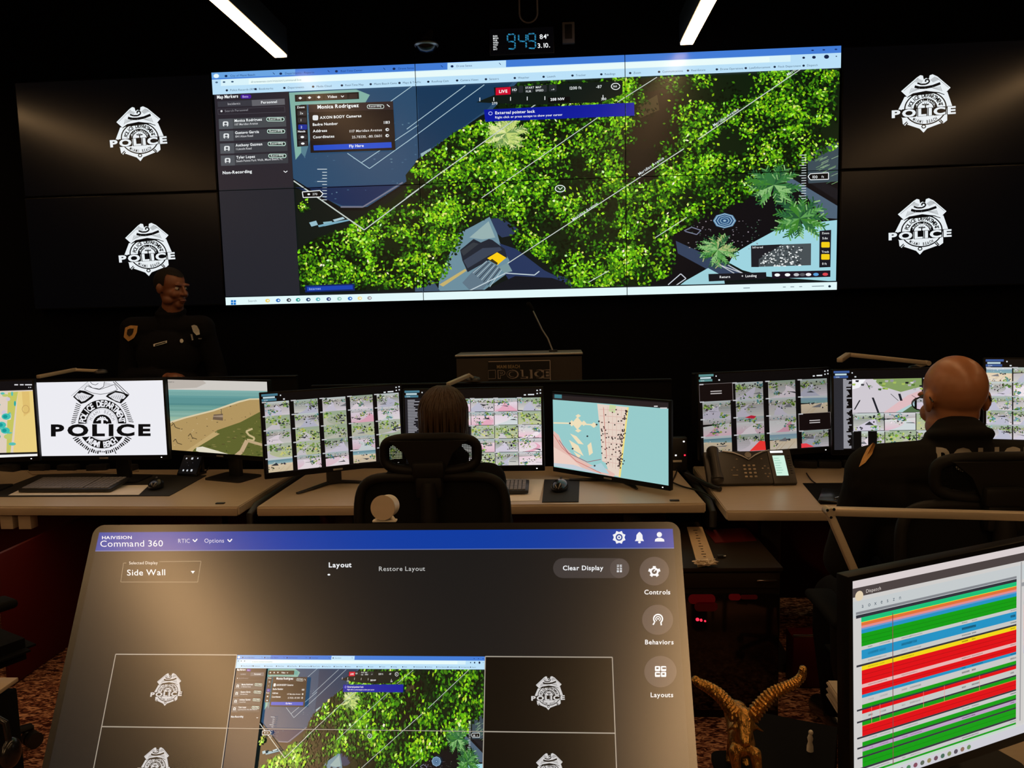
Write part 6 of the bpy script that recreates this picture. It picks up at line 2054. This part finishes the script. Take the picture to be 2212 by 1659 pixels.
# ------------------------------------------------------------------ task chairs
def chair(x, y, rz, dz, label):
    """black mesh task chair; its sitter looks along +y before turning by rz"""
    t = thing('task_chair', (x, y, 0), label, 'chair', 'black task chairs')
    C = Matrix.Translation((x, y, 0)) @ Matrix.Rotation(rz, 4, 'Z')
    CZ = C @ Matrix.Translation((0, 0, dz))
    # seat
    b = bmesh.new()
    bmesh.ops.create_cube(b, size=1.0)
    for v in b.verts: v.co = Vector((v.co.x * 0.50, v.co.y * 0.48, v.co.z * 0.075))
    bmesh.ops.bevel(b, geom=list(b.edges), offset=0.034, segments=4, affect='EDGES')
    for v in b.verts: v.co += Vector((0, 0.02, 0.465))
    MB(CZ).bm(b).build('seat', M['chair_mesh'], t)
    # backrest: bent frame with a mesh skin
    def back(u, v, off=0.0):
        zz = 0.50 + 0.585 * v
        return Vector((u, -0.235 - 0.055 * math.sin(v * PI * 0.9) + 0.5 * u * u - 0.02 * v + off, zz))
    ring = []
    for k in range(56):
        a = 2 * PI * k / 56
        ca, sa = math.cos(a), math.sin(a)
        e = 2 / 6.0
        u = 0.244 * math.copysign(abs(ca) ** e, ca) * (0.90 + 0.10 * (0.5 + 0.5 * sa))
        v = 0.5 + 0.475 * math.copysign(abs(sa) ** e, sa)
        ring.append((u, v))
    P = [back(u, v) for u, v in ring]
    MB(CZ).tube(P + P[:1], 0.0165, 10, False).build('back_frame', M['chair_frame'], t)
    vv, ff = [], []
    NU, NV = 18, 20
    for j in range(NV + 1):
        v = 0.5 + 0.47 * (2 * j / NV - 1)
        lim = 0.244 * (0.90 + 0.10 * (0.5 + 0.5 * (2 * j / NV - 1))) * (1 - abs(2 * j / NV - 1) ** 6.0 * 0.95) ** (1 / 6.0)
        for i in range(NU + 1):
            vv.append(back(lim * (2 * i / NU - 1), v, 0.004))
    for j in range(NV):
        for i in range(NU):
            a = j * (NU + 1) + i
            ff.append((a, a + 1, a + NU + 2, a + NU + 1))
    m_ = MB(CZ)
    n0 = len(vv)
    m_.add(vv + [p + Vector((0, 0.006, 0)) for p in vv], ff + [tuple(i + n0 for i in reversed(f)) for f in ff])
    m_.build('backrest', M['chair_mesh'], t)
    MB(CZ).tube([(0, -0.20, 0.42), (0, -0.31, 0.50), (0, -0.335, 0.75), (0, -0.315, 1.03), (0, -0.31, 1.06)], [0.03, 0.034, 0.03, 0.026, 0.022], 12).build('spine', M['chair_frame'], t)
    MB(CZ).box((0, -0.300, 1.045), (0.085, 0.035, 0.07), 0.012).build('headrest_bracket', M['chair_frame'], t)
    # headrest: rounded frame, see-through net, middle support
    R2 = []
    for k in range(40):
        a = 2 * PI * k / 40
        e = 2 / 3.6
        R2.append((0.146 * math.copysign(abs(math.cos(a)) ** e, math.cos(a)), 0.052 * math.copysign(abs(math.sin(a)) ** e, math.sin(a))))
    hp = lambda u, w, o=0.0: Vector((u, -0.275 + 0.9 * u * u + o, 1.142 + w))
    P = [hp(u, w) for u, w in R2]
    MB(CZ).tube(P + P[:1], 0.0160, 10, False).build('headrest_frame', M['chair_frame'], t)
    nb = MB(CZ)
    for k in range(57):
        u = -0.140 + 0.005 * k
        w = 0.048 * (1 - (abs(u) / 0.146) ** 3.6) ** (1 / 3.6)
        nb.tube([hp(u, -w), hp(u, w)], 0.0010, 4, False)
    for k in range(19):
        w = -0.045 + 0.005 * k
        lim = 0.141 * (1 - (abs(w) / 0.052) ** 3.6) ** (1 / 3.6)
        nb.tube([hp(lim * (2 * i / 12 - 1), w) for i in range(13)], 0.0010, 4, False)
    nb.build('headrest_net', M['chair_mesh'], t)
    sup = MB(CZ)
    sup.prism([(-0.12, 1.188), (0.12, 1.188), (0.075, 1.15), (0.045, 1.085), (-0.045, 1.085), (-0.075, 1.15)], -0.300, -0.284, 'y')
    sup.box((0, -0.305, 1.10), (0.10, 0.03, 0.05), 0.01)
    sup.build('headrest_support', M['chair_frame'], t)
    # arms
    for s in (-1, 1):
        MB(CZ).tube([(s * 0.20, -0.05, 0.43), (s * 0.285, -0.03, 0.44), (s * 0.295, -0.02, 0.52), (s * 0.295, 0.0, 0.655)], [0.02, 0.02, 0.022, 0.02], 10).build('arm_post', M['chair_frame'], t)
        MB(CZ).box((s * 0.295, 0.03, 0.672), (0.09, 0.27, 0.03), 0.014, seg=3).build('armrest', M['chair_mesh'], t)
    # lift, star base, castors
    MB(C).cyl((0, 0, 0.09), (0, 0, 0.42 + dz), 0.027, n=18).build('gas_lift', M['dark_metal'], t)
    MB(CZ).box((0, 0, 0.415), (0.16, 0.22, 0.05), 0.012).build('tilt_box', M['chair_frame'], t)
    for k in range(5):
        a = 2 * PI * k / 5 + 0.3
        e = Vector((math.cos(a), math.sin(a), 0))
        lg = MB(C).tube([e * 0.02 + Vector((0, 0, 0.11)), e * 0.18 + Vector((0, 0, 0.095)), e * 0.315 + Vector((0, 0, 0.078))], [0.034, 0.026, 0.019], 10, flat=0.7).build('base_arm', M['chair_frame'], t)
        sd = Vector((-e.y, e.x, 0))
        w = MB(C)
        for s in (-1, 1):
            w.cyl(e * 0.315 + sd * (s * 0.006) + Vector((0, 0, 0.03)), e * 0.315 + sd * (s * 0.026) + Vector((0, 0, 0.03)), 0.029, n=16)
        w.cyl(e * 0.315 + Vector((0, 0, 0.05)), e * 0.315 + Vector((0, 0, 0.08)), 0.01, n=10)
        w.build('castor', M['black'], lg)
    return t


chair(-0.393, 2.605, 0.0, 0.0, 'black task chair with the light-haired person in it')
chair(1.125, 2.27, 0.0, -0.016, 'black task chair with the bald man in it, at the right edge')
chair(-2.13, 2.34, -0.5, 0.0, 'empty black task chair at the left edge, only its armrest showing')


# ------------------------------------------------------------------ people
def head_prims(mb, c, yaw, pitch, k):
    R = (Matrix.Rotation(yaw, 3, 'Z') @ Matrix.Rotation(pitch, 3, 'X'))
    c = Vector(c)
    L = lambda x, y, z: c + R @ Vector((x * k, y * k, z * k))
    E = lambda q, r: mb.ell(L(*q), tuple(a * k for a in r), R)
    E((0, 0.016, 0.030), (0.075, 0.096, 0.088))
    E((0, -0.012, -0.030), (0.063, 0.080, 0.078))
    E((0, -0.060, -0.090), (0.030, 0.028, 0.028))
    for s in (-1, 1):
        E((s * 0.036, -0.060, -0.030), (0.027, 0.026, 0.028))
        E((s * 0.047, -0.020, -0.070), (0.020, 0.040, 0.028))
        E((s * 0.031, -0.084, 0.026), (0.024, 0.012, 0.010))
        E((s * 0.0125, -0.100, -0.031), (0.010, 0.011, 0.008))
        E((s * 0.077, 0.014, -0.008), (0.009, 0.020, 0.031))
        E((s * 0.082, 0.022, -0.004), (0.007, 0.012, 0.024))
    mb.cap(L(0, -0.088, 0.016), L(0, -0.111, -0.026), 0.0085 * k, 0.0125 * k)
    E((0, -0.091, -0.060), (0.025, 0.012, 0.0075))
    E((0, -0.088, -0.074), (0.022, 0.012, 0.0085))
    return R, L


def hand_prims(mb, w, f, n, thumb, curl, k=1.0):
    """w wrist, f finger direction, n the way the palm looks, thumb +1/-1 for its side"""
    w, f, n = Vector(w), Vector(f).normalized(), Vector(n)
    n = (n - f * n.dot(f)).normalized()
    s = f.cross(n) * thumb
    mb.cap(w - f * 0.01, w + f * 0.030 * k, 0.026 * k, 0.030 * k, sx=0.62, side=n)
    mb.cap(w + f * 0.030 * k, w + f * 0.072 * k, 0.034 * k, 0.038 * k, sx=0.42, side=n)
    for i, (o, ln) in enumerate(((0.030, 0.068), (0.010, 0.078), (-0.010, 0.072), (-0.029, 0.056))):
        b = w + f * (0.088 - 0.006 * abs(i - 1.3)) * k + s * (o * k)
        c1 = curl * (1 + 0.12 * i)
        d1 = (f * math.cos(c1 * 0.5) + n * math.sin(c1 * 0.5) + s * (o * 1.6)).normalized()
        d2 = (f * math.cos(c1 * 1.3) + n * math.sin(c1 * 1.3)).normalized()
        d3 = (f * math.cos(c1 * 1.9) + n * math.sin(c1 * 1.9)).normalized()
        j1 = b + d1 * ln * 0.48 * k
        j2 = j1 + d2 * ln * 0.32 * k
        mb.cap(b - d1 * 0.012 * k, j1, 0.0090 * k, 0.0084 * k, 10)
        mb.cap(j1, j2, 0.0084 * k, 0.0078 * k, 10)
        mb.cap(j2, j2 + d3 * ln * 0.24 * k, 0.0078 * k, 0.0066 * k, 10)
    b = w + f * 0.022 * k + s * 0.026 * k
    d = (f * 0.66 + s * 0.66 + n * 0.36).normalized()
    d2 = (f * 0.86 + s * 0.28 + n * 0.42).normalized()
    mb.cap(b, b + d * 0.040 * k, 0.0135 * k, 0.0105 * k, 10)
    mb.cap(b + d * 0.040 * k, b + d * 0.040 * k + d2 * 0.030 * k, 0.0105 * k, 0.0082 * k, 10)


SURF = {}


def person(label, loc, rz, J, skin, top, trouser='fabric', k=1.0, hk=1.0, yaw=0.0, pitch=0.0, bulk=1.0, collar=True, sleeve='long', hands=()):
    """J: joints in the person's own frame (looks along -y): pelvis, chest, neck, head, and l/r shoulder, elbow, wrist, hip, knee, ankle, toe"""
    t = thing('person', loc, label, 'person')
    Mx = Matrix.Translation(loc) @ Matrix.Rotation(rz, 4, 'Z')
    J = {a: Vector(b) for a, b in J.items()}
    B = bulk

    def torso(mb, g):
        mb.ell(J['pelvis'], (0.165 * B + g, 0.122 * B + g, 0.125 * k + g))
        mid = (J['pelvis'] + J['chest']) / 2
        mb.ell(mid + Vector((0, -0.018 * B, 0)), (0.150 * B + g, 0.118 * B + g, 0.165 * k + g))
        mb.ell(J['chest'], (0.170 * B + g, 0.118 * B + g, 0.175 * k + g))
        up_ = J['neck'] - Vector((0, 0, 0.075 * k))
        for s in 'lr':
            mb.cap(up_, J[s + '_shoulder'], 0.066 * B + g, 0.058 * B + g)
            mb.cap(J['chest'] + Vector((0, 0.02, 0.03)), J[s + '_shoulder'] - Vector((0, 0, 0.03)), 0.085 * B + g, 0.06 * B + g)

    def arms(mb, g, fore=True):
        for s in 'lr':
            mb.cap(J[s + '_shoulder'], J[s + '_elbow'], 0.053 * B + g, 0.043 * B + g)
            if fore:
                mb.cap(J[s + '_elbow'], J[s + '_wrist'], 0.043 * B + g, 0.027 * k + g)

    def legs(mb, g):
        for s in 'lr':
            mb.cap(J[s + '_hip'], J[s + '_knee'], 0.086 * B + g, 0.058 * B + g)
            mb.cap(J[s + '_knee'], J[s + '_knee'].lerp(J[s + '_ankle'], 0.3), 0.056 * B + g, 0.058 * B + g)
            mb.cap(J[s + '_knee'].lerp(J[s + '_ankle'], 0.3), J[s + '_ankle'], 0.058 * B + g, 0.038 + g)

    mb = MB(Mx)
    torso(mb, 0); arms(mb, 0); legs(mb, 0)
    mb.cap(J['neck'] - Vector((0, 0, 0.05)), J['head'] - Vector((0, -0.012, 0.07 * hk)), 0.064 * hk, 0.060 * hk)
    for s in 'lr':
        mb.cap(J[s + '_ankle'] - Vector((0, 0, 0.03)), J[s + '_toe'], 0.04, 0.03)
    n0 = len(mb.v)
    R, L = head_prims(mb, J['head'], yaw, pitch, hk)
    for (s, f, n, th, curl) in hands:
        hand_prims(mb, J[s + '_wrist'], f, n, th, curl, 0.98)
    body = fuse(mb, 0.0055, 2)
    bo = body.build('body', M[skin], t, ang=80)
    mb = MB(Mx)
    torso(mb, 0.014)
    arms(mb, 0.013)
    if collar:
        nk = J['neck']
        ring = [nk + Vector((0.074 * math.cos(a), 0.072 * math.sin(a) + 0.008, 0.030 + 0.018 * math.sin(a))) * 1.0 for a in [2 * PI * q / 20 for q in range(21)]]
        mb.tube(ring, 0.017, 8, False)
        mb.cap(nk - Vector((0, 0, 0.07)), nk + Vector((0, 0.008, 0.012)), 0.094, 0.082)
    cl = fuse(mb, 0.007, 3)
    # the neckline is open: the cloth ends at the collar ring, the cuffs at the wrists
    SURF[label] = cl
    co = cl.build('shirt' if top == 'fabric' else 'jacket', M[top], t, ang=80)
    mb = MB(Mx)
    mb.ell(J['pelvis'], (0.165 * B + 0.018, 0.122 * B + 0.018, 0.125 * k + 0.005))
    legs(mb, 0.017)
    fuse(mb, 0.008, 3).build('trousers', M[trouser], t, ang=80)
    for s in 'lr':
        mb = MB(Mx)
        mb.cap(J[s + '_ankle'] - Vector((0, 0, 0.035)), J[s + '_toe'], 0.052, 0.042)
        mb.cap(J[s + '_ankle'] - Vector((0, -0.03, 0.045)), J[s + '_toe'] - Vector((0, 0, 0.004)), 0.042, 0.036)
        fuse(mb, 0.007, 2).build('shoe', M['black_gloss'], t, ang=80)
    return t, bo, co, Mx, R, L


def world_box(mb, Mx):
    mb.v = [Mx @ v for v in mb.v]
    return mb


# --- officer standing in front of the left displays
OX, OY = -2.315, 4.50
oj = dict(pelvis=(0, 0.01, 0.98), chest=(0, 0.0, 1.34), neck=(0.02, 0.01, 1.57), head=(0.048, -0.015, 1.745),
          l_shoulder=(0.205, 0.01, 1.505), l_elbow=(0.265, 0.05, 1.215), l_wrist=(0.235, -0.13, 1.02),
          r_shoulder=(-0.205, 0.0, 1.505), r_elbow=(-0.262, 0.01, 1.215), r_wrist=(0.045, -0.215, 1.238),
          l_hip=(0.09, 0.0, 0.93), l_knee=(0.11, -0.02, 0.50), l_ankle=(0.12, 0.02, 0.095), l_toe=(0.14, -0.15, 0.035),
          r_hip=(-0.09, 0.0, 0.93), r_knee=(-0.11, -0.02, 0.50), r_ankle=(-0.12, 0.02, 0.095), r_toe=(-0.14, -0.15, 0.035))
OL = 'person in black police uniform standing before the left badge displays, looking right'
off, obody, oshirt, OM, OR, OLp = person(OL, (OX, OY, 0), 0.06, oj, 'skin_dark', 'fabric', hk=1.0, yaw=1.18, pitch=0.14, bulk=1.04,
                                          hands=(('r', (0.95, -0.25, 0.02), (0.1, 0.1, -1), 1, 0.55), ('l', (-0.1, -0.4, -0.9), (-1, 0, 0), 1, 0.5)))
# eyes, brows, lips, hair
for s in (-1, 1):
    e = MB()
    e.ell(OM @ OLp(s * 0.031, -0.0735, 0.004), (0.0115, 0.0115, 0.0095), (OM.to_3x3() @ OR))
    eo = e.build('eye', M['eye'], off)
    e = MB()
    e.ell(OM @ OLp(s * 0.031 + 0.003, -0.0833, 0.002), (0.0056, 0.0030, 0.0058), (OM.to_3x3() @ OR))
    e.build('iris', M['pupil'], eo)
    MB().tube([OM @ OLp(s * 0.014, -0.0885, 0.028), OM @ OLp(s * 0.030, -0.0885, 0.031), OM @ OLp(s * 0.044, -0.078, 0.026)], [0.0016, 0.0030, 0.0012], 8).build('eyebrow', M['hair_black'], off)
MB().tube([OM @ OLp(-0.024, -0.094, -0.066), OM @ OLp(0, -0.1045, -0.0655), OM @ OLp(0.024, -0.094, -0.066)], [0.002, 0.0052, 0.002], 10, flat=0.8).build('lips', M['lip'], off)


def scalp(L, Mx, R, k, m, parent, front=0.052, low=-0.005, g=0.004):
    b = bmesh.new()
    bmesh.ops.create_icosphere(b, subdivisions=5, radius=1.0)
    c = Vector((0, 0.016, 0.030))
    for v in b.verts:
        v.co = Vector((v.co.x * (0.075 + g), v.co.y * (0.096 + g), v.co.z * (0.088 + g))) + c
    dele = [v for v in b.verts if (v.co.y < -0.02 and v.co.z < front + 0.25 * abs(v.co.x)) or (v.co.y >= -0.02 and v.co.z < low - 0.3 * (v.co.y))]
    bmesh.ops.delete(b, geom=dele, context='VERTS')
    mb = MB()
    b.verts.index_update()
    mb.add([Mx @ L(*v.co) for v in b.verts], [[v.index for v in f.verts] for f in b.faces])
    b.free()
    return mb.build('hair', M[m], parent)


scalp(OLp, OM, OR, 1.0, 'hair_black', off, 0.066, 0.005, 0.003)

from mathutils.bvhtree import BVHTree


def decal(surf, polys, m, name, parent, off_=0.004, label=None, thick=0.002):
    """a patch sewn on cloth: outlines given in photograph pixels are laid on the garment"""
    tree = BVHTree.FromPolygons(surf.v, surf.f)
    mb = MB()
    for pts, tris in polys:
        top, bot = [], []
        for (x, y) in pts:
            d_ = ray(x, y).normalized()
            hit, nrm, idx, dist = tree.ray_cast(EYE, d_)
            if hit is None:
                hit = EYE + d_ * tree_dist
                nrm = -d_
            else:
                globals()['tree_dist'] = dist
            if nrm.dot(d_) > 0: nrm = -nrm
            nn = (nrm * 0.5 - d_ * 0.5).normalized()
            top.append(hit + nn * off_)
            bot.append(hit + nn * (off_ - thick))
        n = len(pts)
        ff = list(tris) + [tuple(i + n for i in reversed(f)) for f in tris]
        from collections import Counter
        ed = Counter()
        for f in tris:
            for i in range(len(f)):
                a, b = f[i], f[(i + 1) % len(f)]
                ed[(a, b)] += 1
        for (a, b) in list(ed):
            if (b, a) not in ed: ff.append((a, b, b + n, a + n))
        mb.add(top + bot, ff)
    return mb.build(name, m, parent, label)


tree_dist = 4.4


def fan(cx, cy, pts):
    return ([(cx, cy)] + pts, [(0, i + 1, (i + 1) % len(pts) + 1) for i in range(len(pts))])


os_ = SURF[OL]
shield = [(271, 708), (282, 703), (298, 704), (296, 718), (290, 730), (278, 737), (268, 728)]
decal(os_, [fan(283, 718, shield)], M['gold_patch'], 'sleeve_patch', oshirt, 0.006, 'gold shoulder patch')
decal(os_, [fan(281, 716, [(x * .5 + 140.5, y * .5 + 358) for x, y in shield])], M['lectern'], 'patch_emblem', oshirt, 0.008)
decal(os_, [fan(423, 713, [(414, 704), (420, 702), (426, 704), (431, 713), (432, 722), (425, 724), (418, 717)])], M['silver'], 'police_badge', oshirt, 0.010, 'silver chest badge')
decal(os_, [([(332, 744), (361, 736), (361, 741), (333, 749)], [(0, 1, 2, 3)])], M['silver'], 'name_plate', oshirt, 0.008, 'silver name plate')
decal(os_, [([(335, 745), (358, 738.5), (358, 740), (335.5, 747)], [(0, 1, 2, 3)])], M['black_matte'], 'name_print', oshirt, 0.0095)
decal(os_, [fan(392, 737, [(392 + 4 * math.cos(q), 737 + 4.5 * math.sin(q)) for q in [2 * PI * i / 10 for i in range(10)]])], M['silver'], 'camera_button', oshirt, 0.010)
decal(os_, [([(412, 722), (416, 722), (418, 734), (415, 735)], [(0, 1, 2, 3)]), ([(428, 730), (436, 730), (435, 732), (429, 732)], [(0, 1, 2, 3)])], M['silver'], 'pocket_pen', oshirt, 0.008)
# belt
bt = MB(OM)
bt.tube([(0.192 * math.cos(a), 0.150 * math.sin(a) + 0.01, 1.04) for a in [2 * PI * q / 32 for q in range(33)]], 0.018, 8, False, flat=1.3)
bt.build('duty_belt', M['black_gloss'], off)

# --- light-haired person on the middle chair, seen from behind
wj = dict(pelvis=(0, 0.02, 0.60), chest=(0, 0.03, 0.86), neck=(0, 0.03, 1.055), head=(0.0, 0.0, 1.205),
          l_shoulder=(0.150, 0.03, 0.995), l_elbow=(0.180, -0.12, 0.77), l_wrist=(0.12, -0.36, 0.785),
          r_shoulder=(-0.150, 0.03, 0.995), r_elbow=(-0.180, -0.12, 0.77), r_wrist=(-0.12, -0.36, 0.785),
          l_hip=(0.085, -0.02, 0.575), l_knee=(0.11, -0.43, 0.56), l_ankle=(0.11, -0.42, 0.12), l_toe=(0.12, -0.57, 0.04),
          r_hip=(-0.085, -0.02, 0.575), r_knee=(-0.11, -0.43, 0.56), r_ankle=(-0.11, -0.42, 0.12), r_toe=(-0.12, -0.57, 0.04))
WL = 'person with light brown hair sitting with the back turned on the middle chair'
wo, wb, wsft, WM, WR, WLp = person(WL, (-0.388, 2.63, 0), PI, wj, 'skin_light', 'fabric', k=0.9, hk=0.98, bulk=0.86,
                                   hands=(('r', (0.2, -1, -0.1), (0, 0, -1), 1, 0.5), ('l', (-0.2, -1, -0.1), (0, 0, -1), -1, 0.5)))
hb = MB()
b = bmesh.new()
bmesh.ops.create_icosphere(b, subdivisions=5, radius=1.0)
for v in b.verts:
    q = v.co.copy()
    p_ = Vector((q.x * 0.087, q.y * 0.105 + 0.016, q.z * 0.098 + 0.026))
    if q.z < 0 and q.y > -0.2:
        p_.z = 0.026 + q.z * 0.150
        p_.x *= 1.0 + 0.02 * (-q.z)
        p_.y = min(p_.y, 0.12) - 0.02 * (-q.z)
    r_ = 1 + 0.012 * math.sin(math.atan2(q.x, q.y + 0.3) * 34) * (1 - abs(q.z)) + 0.006 * noise.noise(q * 9)
    v.co = Vector((p_.x * r_, p_.y * r_, p_.z))
bmesh.ops.delete(b, geom=[v for v in b.verts if v.co.y < -0.045 and v.co.z < 0.075], context='VERTS')
b.verts.index_update()
hb.add([WM @ WLp(*v.co) for v in b.verts], [[v.index for v in f.verts] for f in b.faces])
b.free()
rg = random.Random(12)
for q in range(86):
    a0 = -PI * 0.60 + PI * 1.20 * q / 85 + rg.uniform(-.02, .02)
    path, rad = [], []
    for i_ in range(12):
        f = i_ / 11.0
        th = 0.10 + f * 1.42
        a = a0 + 0.10 * math.sin(f * 3 + q)
        sx_, cy_ = math.sin(th) * math.sin(a), math.sin(th) * math.cos(a)
        z_ = math.cos(th) * 0.098
        if th > 1.4: z_ = -(th - 1.4) * 0.75
        path.append(WM @ WLp(sx_ * 0.0875, cy_ * 0.1055 + 0.016, 0.026 + z_))
        rad.append(rg.uniform(0.0016, 0.0036) if 0 < i_ < 11 else 0.001)
    hb.tube(path, rad, 6)
hb.build('hair', M['hair_brown'], wo, ang=70)
pt = MB()
pt.tube([WM @ WLp(0.0, 0.115, -0.03), WM @ WLp(0.0, 0.128, -0.07), WM @ WLp(0.004, 0.112, -0.13), WM @ WLp(0.006, 0.10, -0.20)], [0.022, 0.032, 0.028, 0.012], 14)
pt.build('ponytail', M['hair_brown'], wo)

# --- bald man on the right chair, seen from behind
mj = dict(pelvis=(0, 0.02, 0.55), chest=(0, 0.0, 0.90), neck=(0, 0.0, 1.165), head=(-0.008, -0.045, 1.292),
          l_shoulder=(0.225, 0.0, 1.085), l_elbow=(0.275, -0.08, 0.80), l_wrist=(0.07, -0.30, 0.72),
          r_shoulder=(-0.225, 0.0, 1.085), r_elbow=(-0.275, -0.08, 0.80), r_wrist=(-0.07, -0.30, 0.72),
          l_hip=(0.10, -0.02, 0.525), l_knee=(0.15, -0.47, 0.52), l_ankle=(0.15, -0.46, 0.12), l_toe=(0.16, -0.62, 0.04),
          r_hip=(-0.10, -0.02, 0.525), r_knee=(-0.15, -0.47, 0.52), r_ankle=(-0.15, -0.46, 0.12), r_toe=(-0.16, -0.62, 0.04))
ML = 'bald person with glasses and a black police jacket sitting at the right, back turned'
mo, mbod, mjk, MM, MR, MLp = person(ML, (1.150, 2.245, 0), PI, mj, 'skin_brown', 'jacket', k=1.0, hk=1.06, yaw=0.03, pitch=0.26, bulk=1.25,
                                    hands=(('r', (0.2, -1, -0.1), (0, 0, -1), 1, 0.6), ('l', (-0.2, -1, -0.1), (0, 0, -1), -1, 0.6)))
gl = thing('glasses', MM @ MLp(0, -0.10, 0.0), 'dark-rimmed glasses worn by the bald person', 'glasses')
for s in (-1, 1):
    rim = [MM @ MLp(s * 0.034 + 0.025 * math.cos(a), -0.112 + 0.16 * abs(s * 0.034 + 0.025 * math.cos(a)) ** 1.6, 0.002 + 0.018 * math.sin(a)) for a in [2 * PI * q / 24 for q in range(25)]]
    MB().tube(rim, 0.0018, 8, False).build('rim', M['black_gloss'], gl)
    lens = rim[:24]
    MB().add(lens + [v + (MM.to_3x3() @ MR) @ Vector((0, 0.0015, 0)) for v in lens], [tuple(range(24)), tuple(range(24, 48))[::-1]]).build('lens', mat('clear_lens', (0.8, 0.85, 0.9), 0.05, spec=0.6), gl)
    MB().tube([MM @ MLp(s * 0.060, -0.104, 0.008), MM @ MLp(s * 0.076, -0.05, 0.008), MM @ MLp(s * 0.080, 0.0, 0.012), MM @ MLp(s * 0.080, 0.030, 0.004), MM @ MLp(s * 0.077, 0.042, -0.012)], 0.0024, 8).build('temple_arm', M['black_gloss'], gl)
MB().tube([MM @ MLp(-0.010, -0.113, 0.006), MM @ MLp(0, -0.117, 0.009), MM @ MLp(0.010, -0.113, 0.006)], 0.0018, 8).build('bridge', M['black_gloss'], gl)
for o in bpy.data.materials:
    if o.name.startswith('clear_lens'):
        o.node_tree.nodes['Principled BSDF'].inputs['Transmission Weight'].default_value = 1.0
        o.node_tree.nodes['Principled BSDF'].inputs['IOR'].default_value = 1.02

ms_ = SURF[ML]
# the broad word on the back of the jacket, each letter laid on the cloth
pol, t_ = [], 0.0
kk = 46 / CAP
for ch in 'POLICE':
    vv, tr, adv = glyph(ch, 0.04)
    pol.append(([(2020 + (t_ + q[0] * kk * 0.86), 1016 - q[1] * kk) for q in vv], tr))
    t_ += (adv + 0.02) * kk * 0.86
decal(ms_, pol, M['reflective_print'], 'back_print', mjk, 0.006, 'grey printed lettering on the back', 0.001)
decal(ms_, [fan(1874, 984, [(1886, 956), (1891, 962), (1884, 982), (1870, 1000), (1857, 1009), (1864, 990), (1874, 970)])], M['gold_patch'], 'sleeve_patch', mjk, 0.006, 'gold sleeve patch')
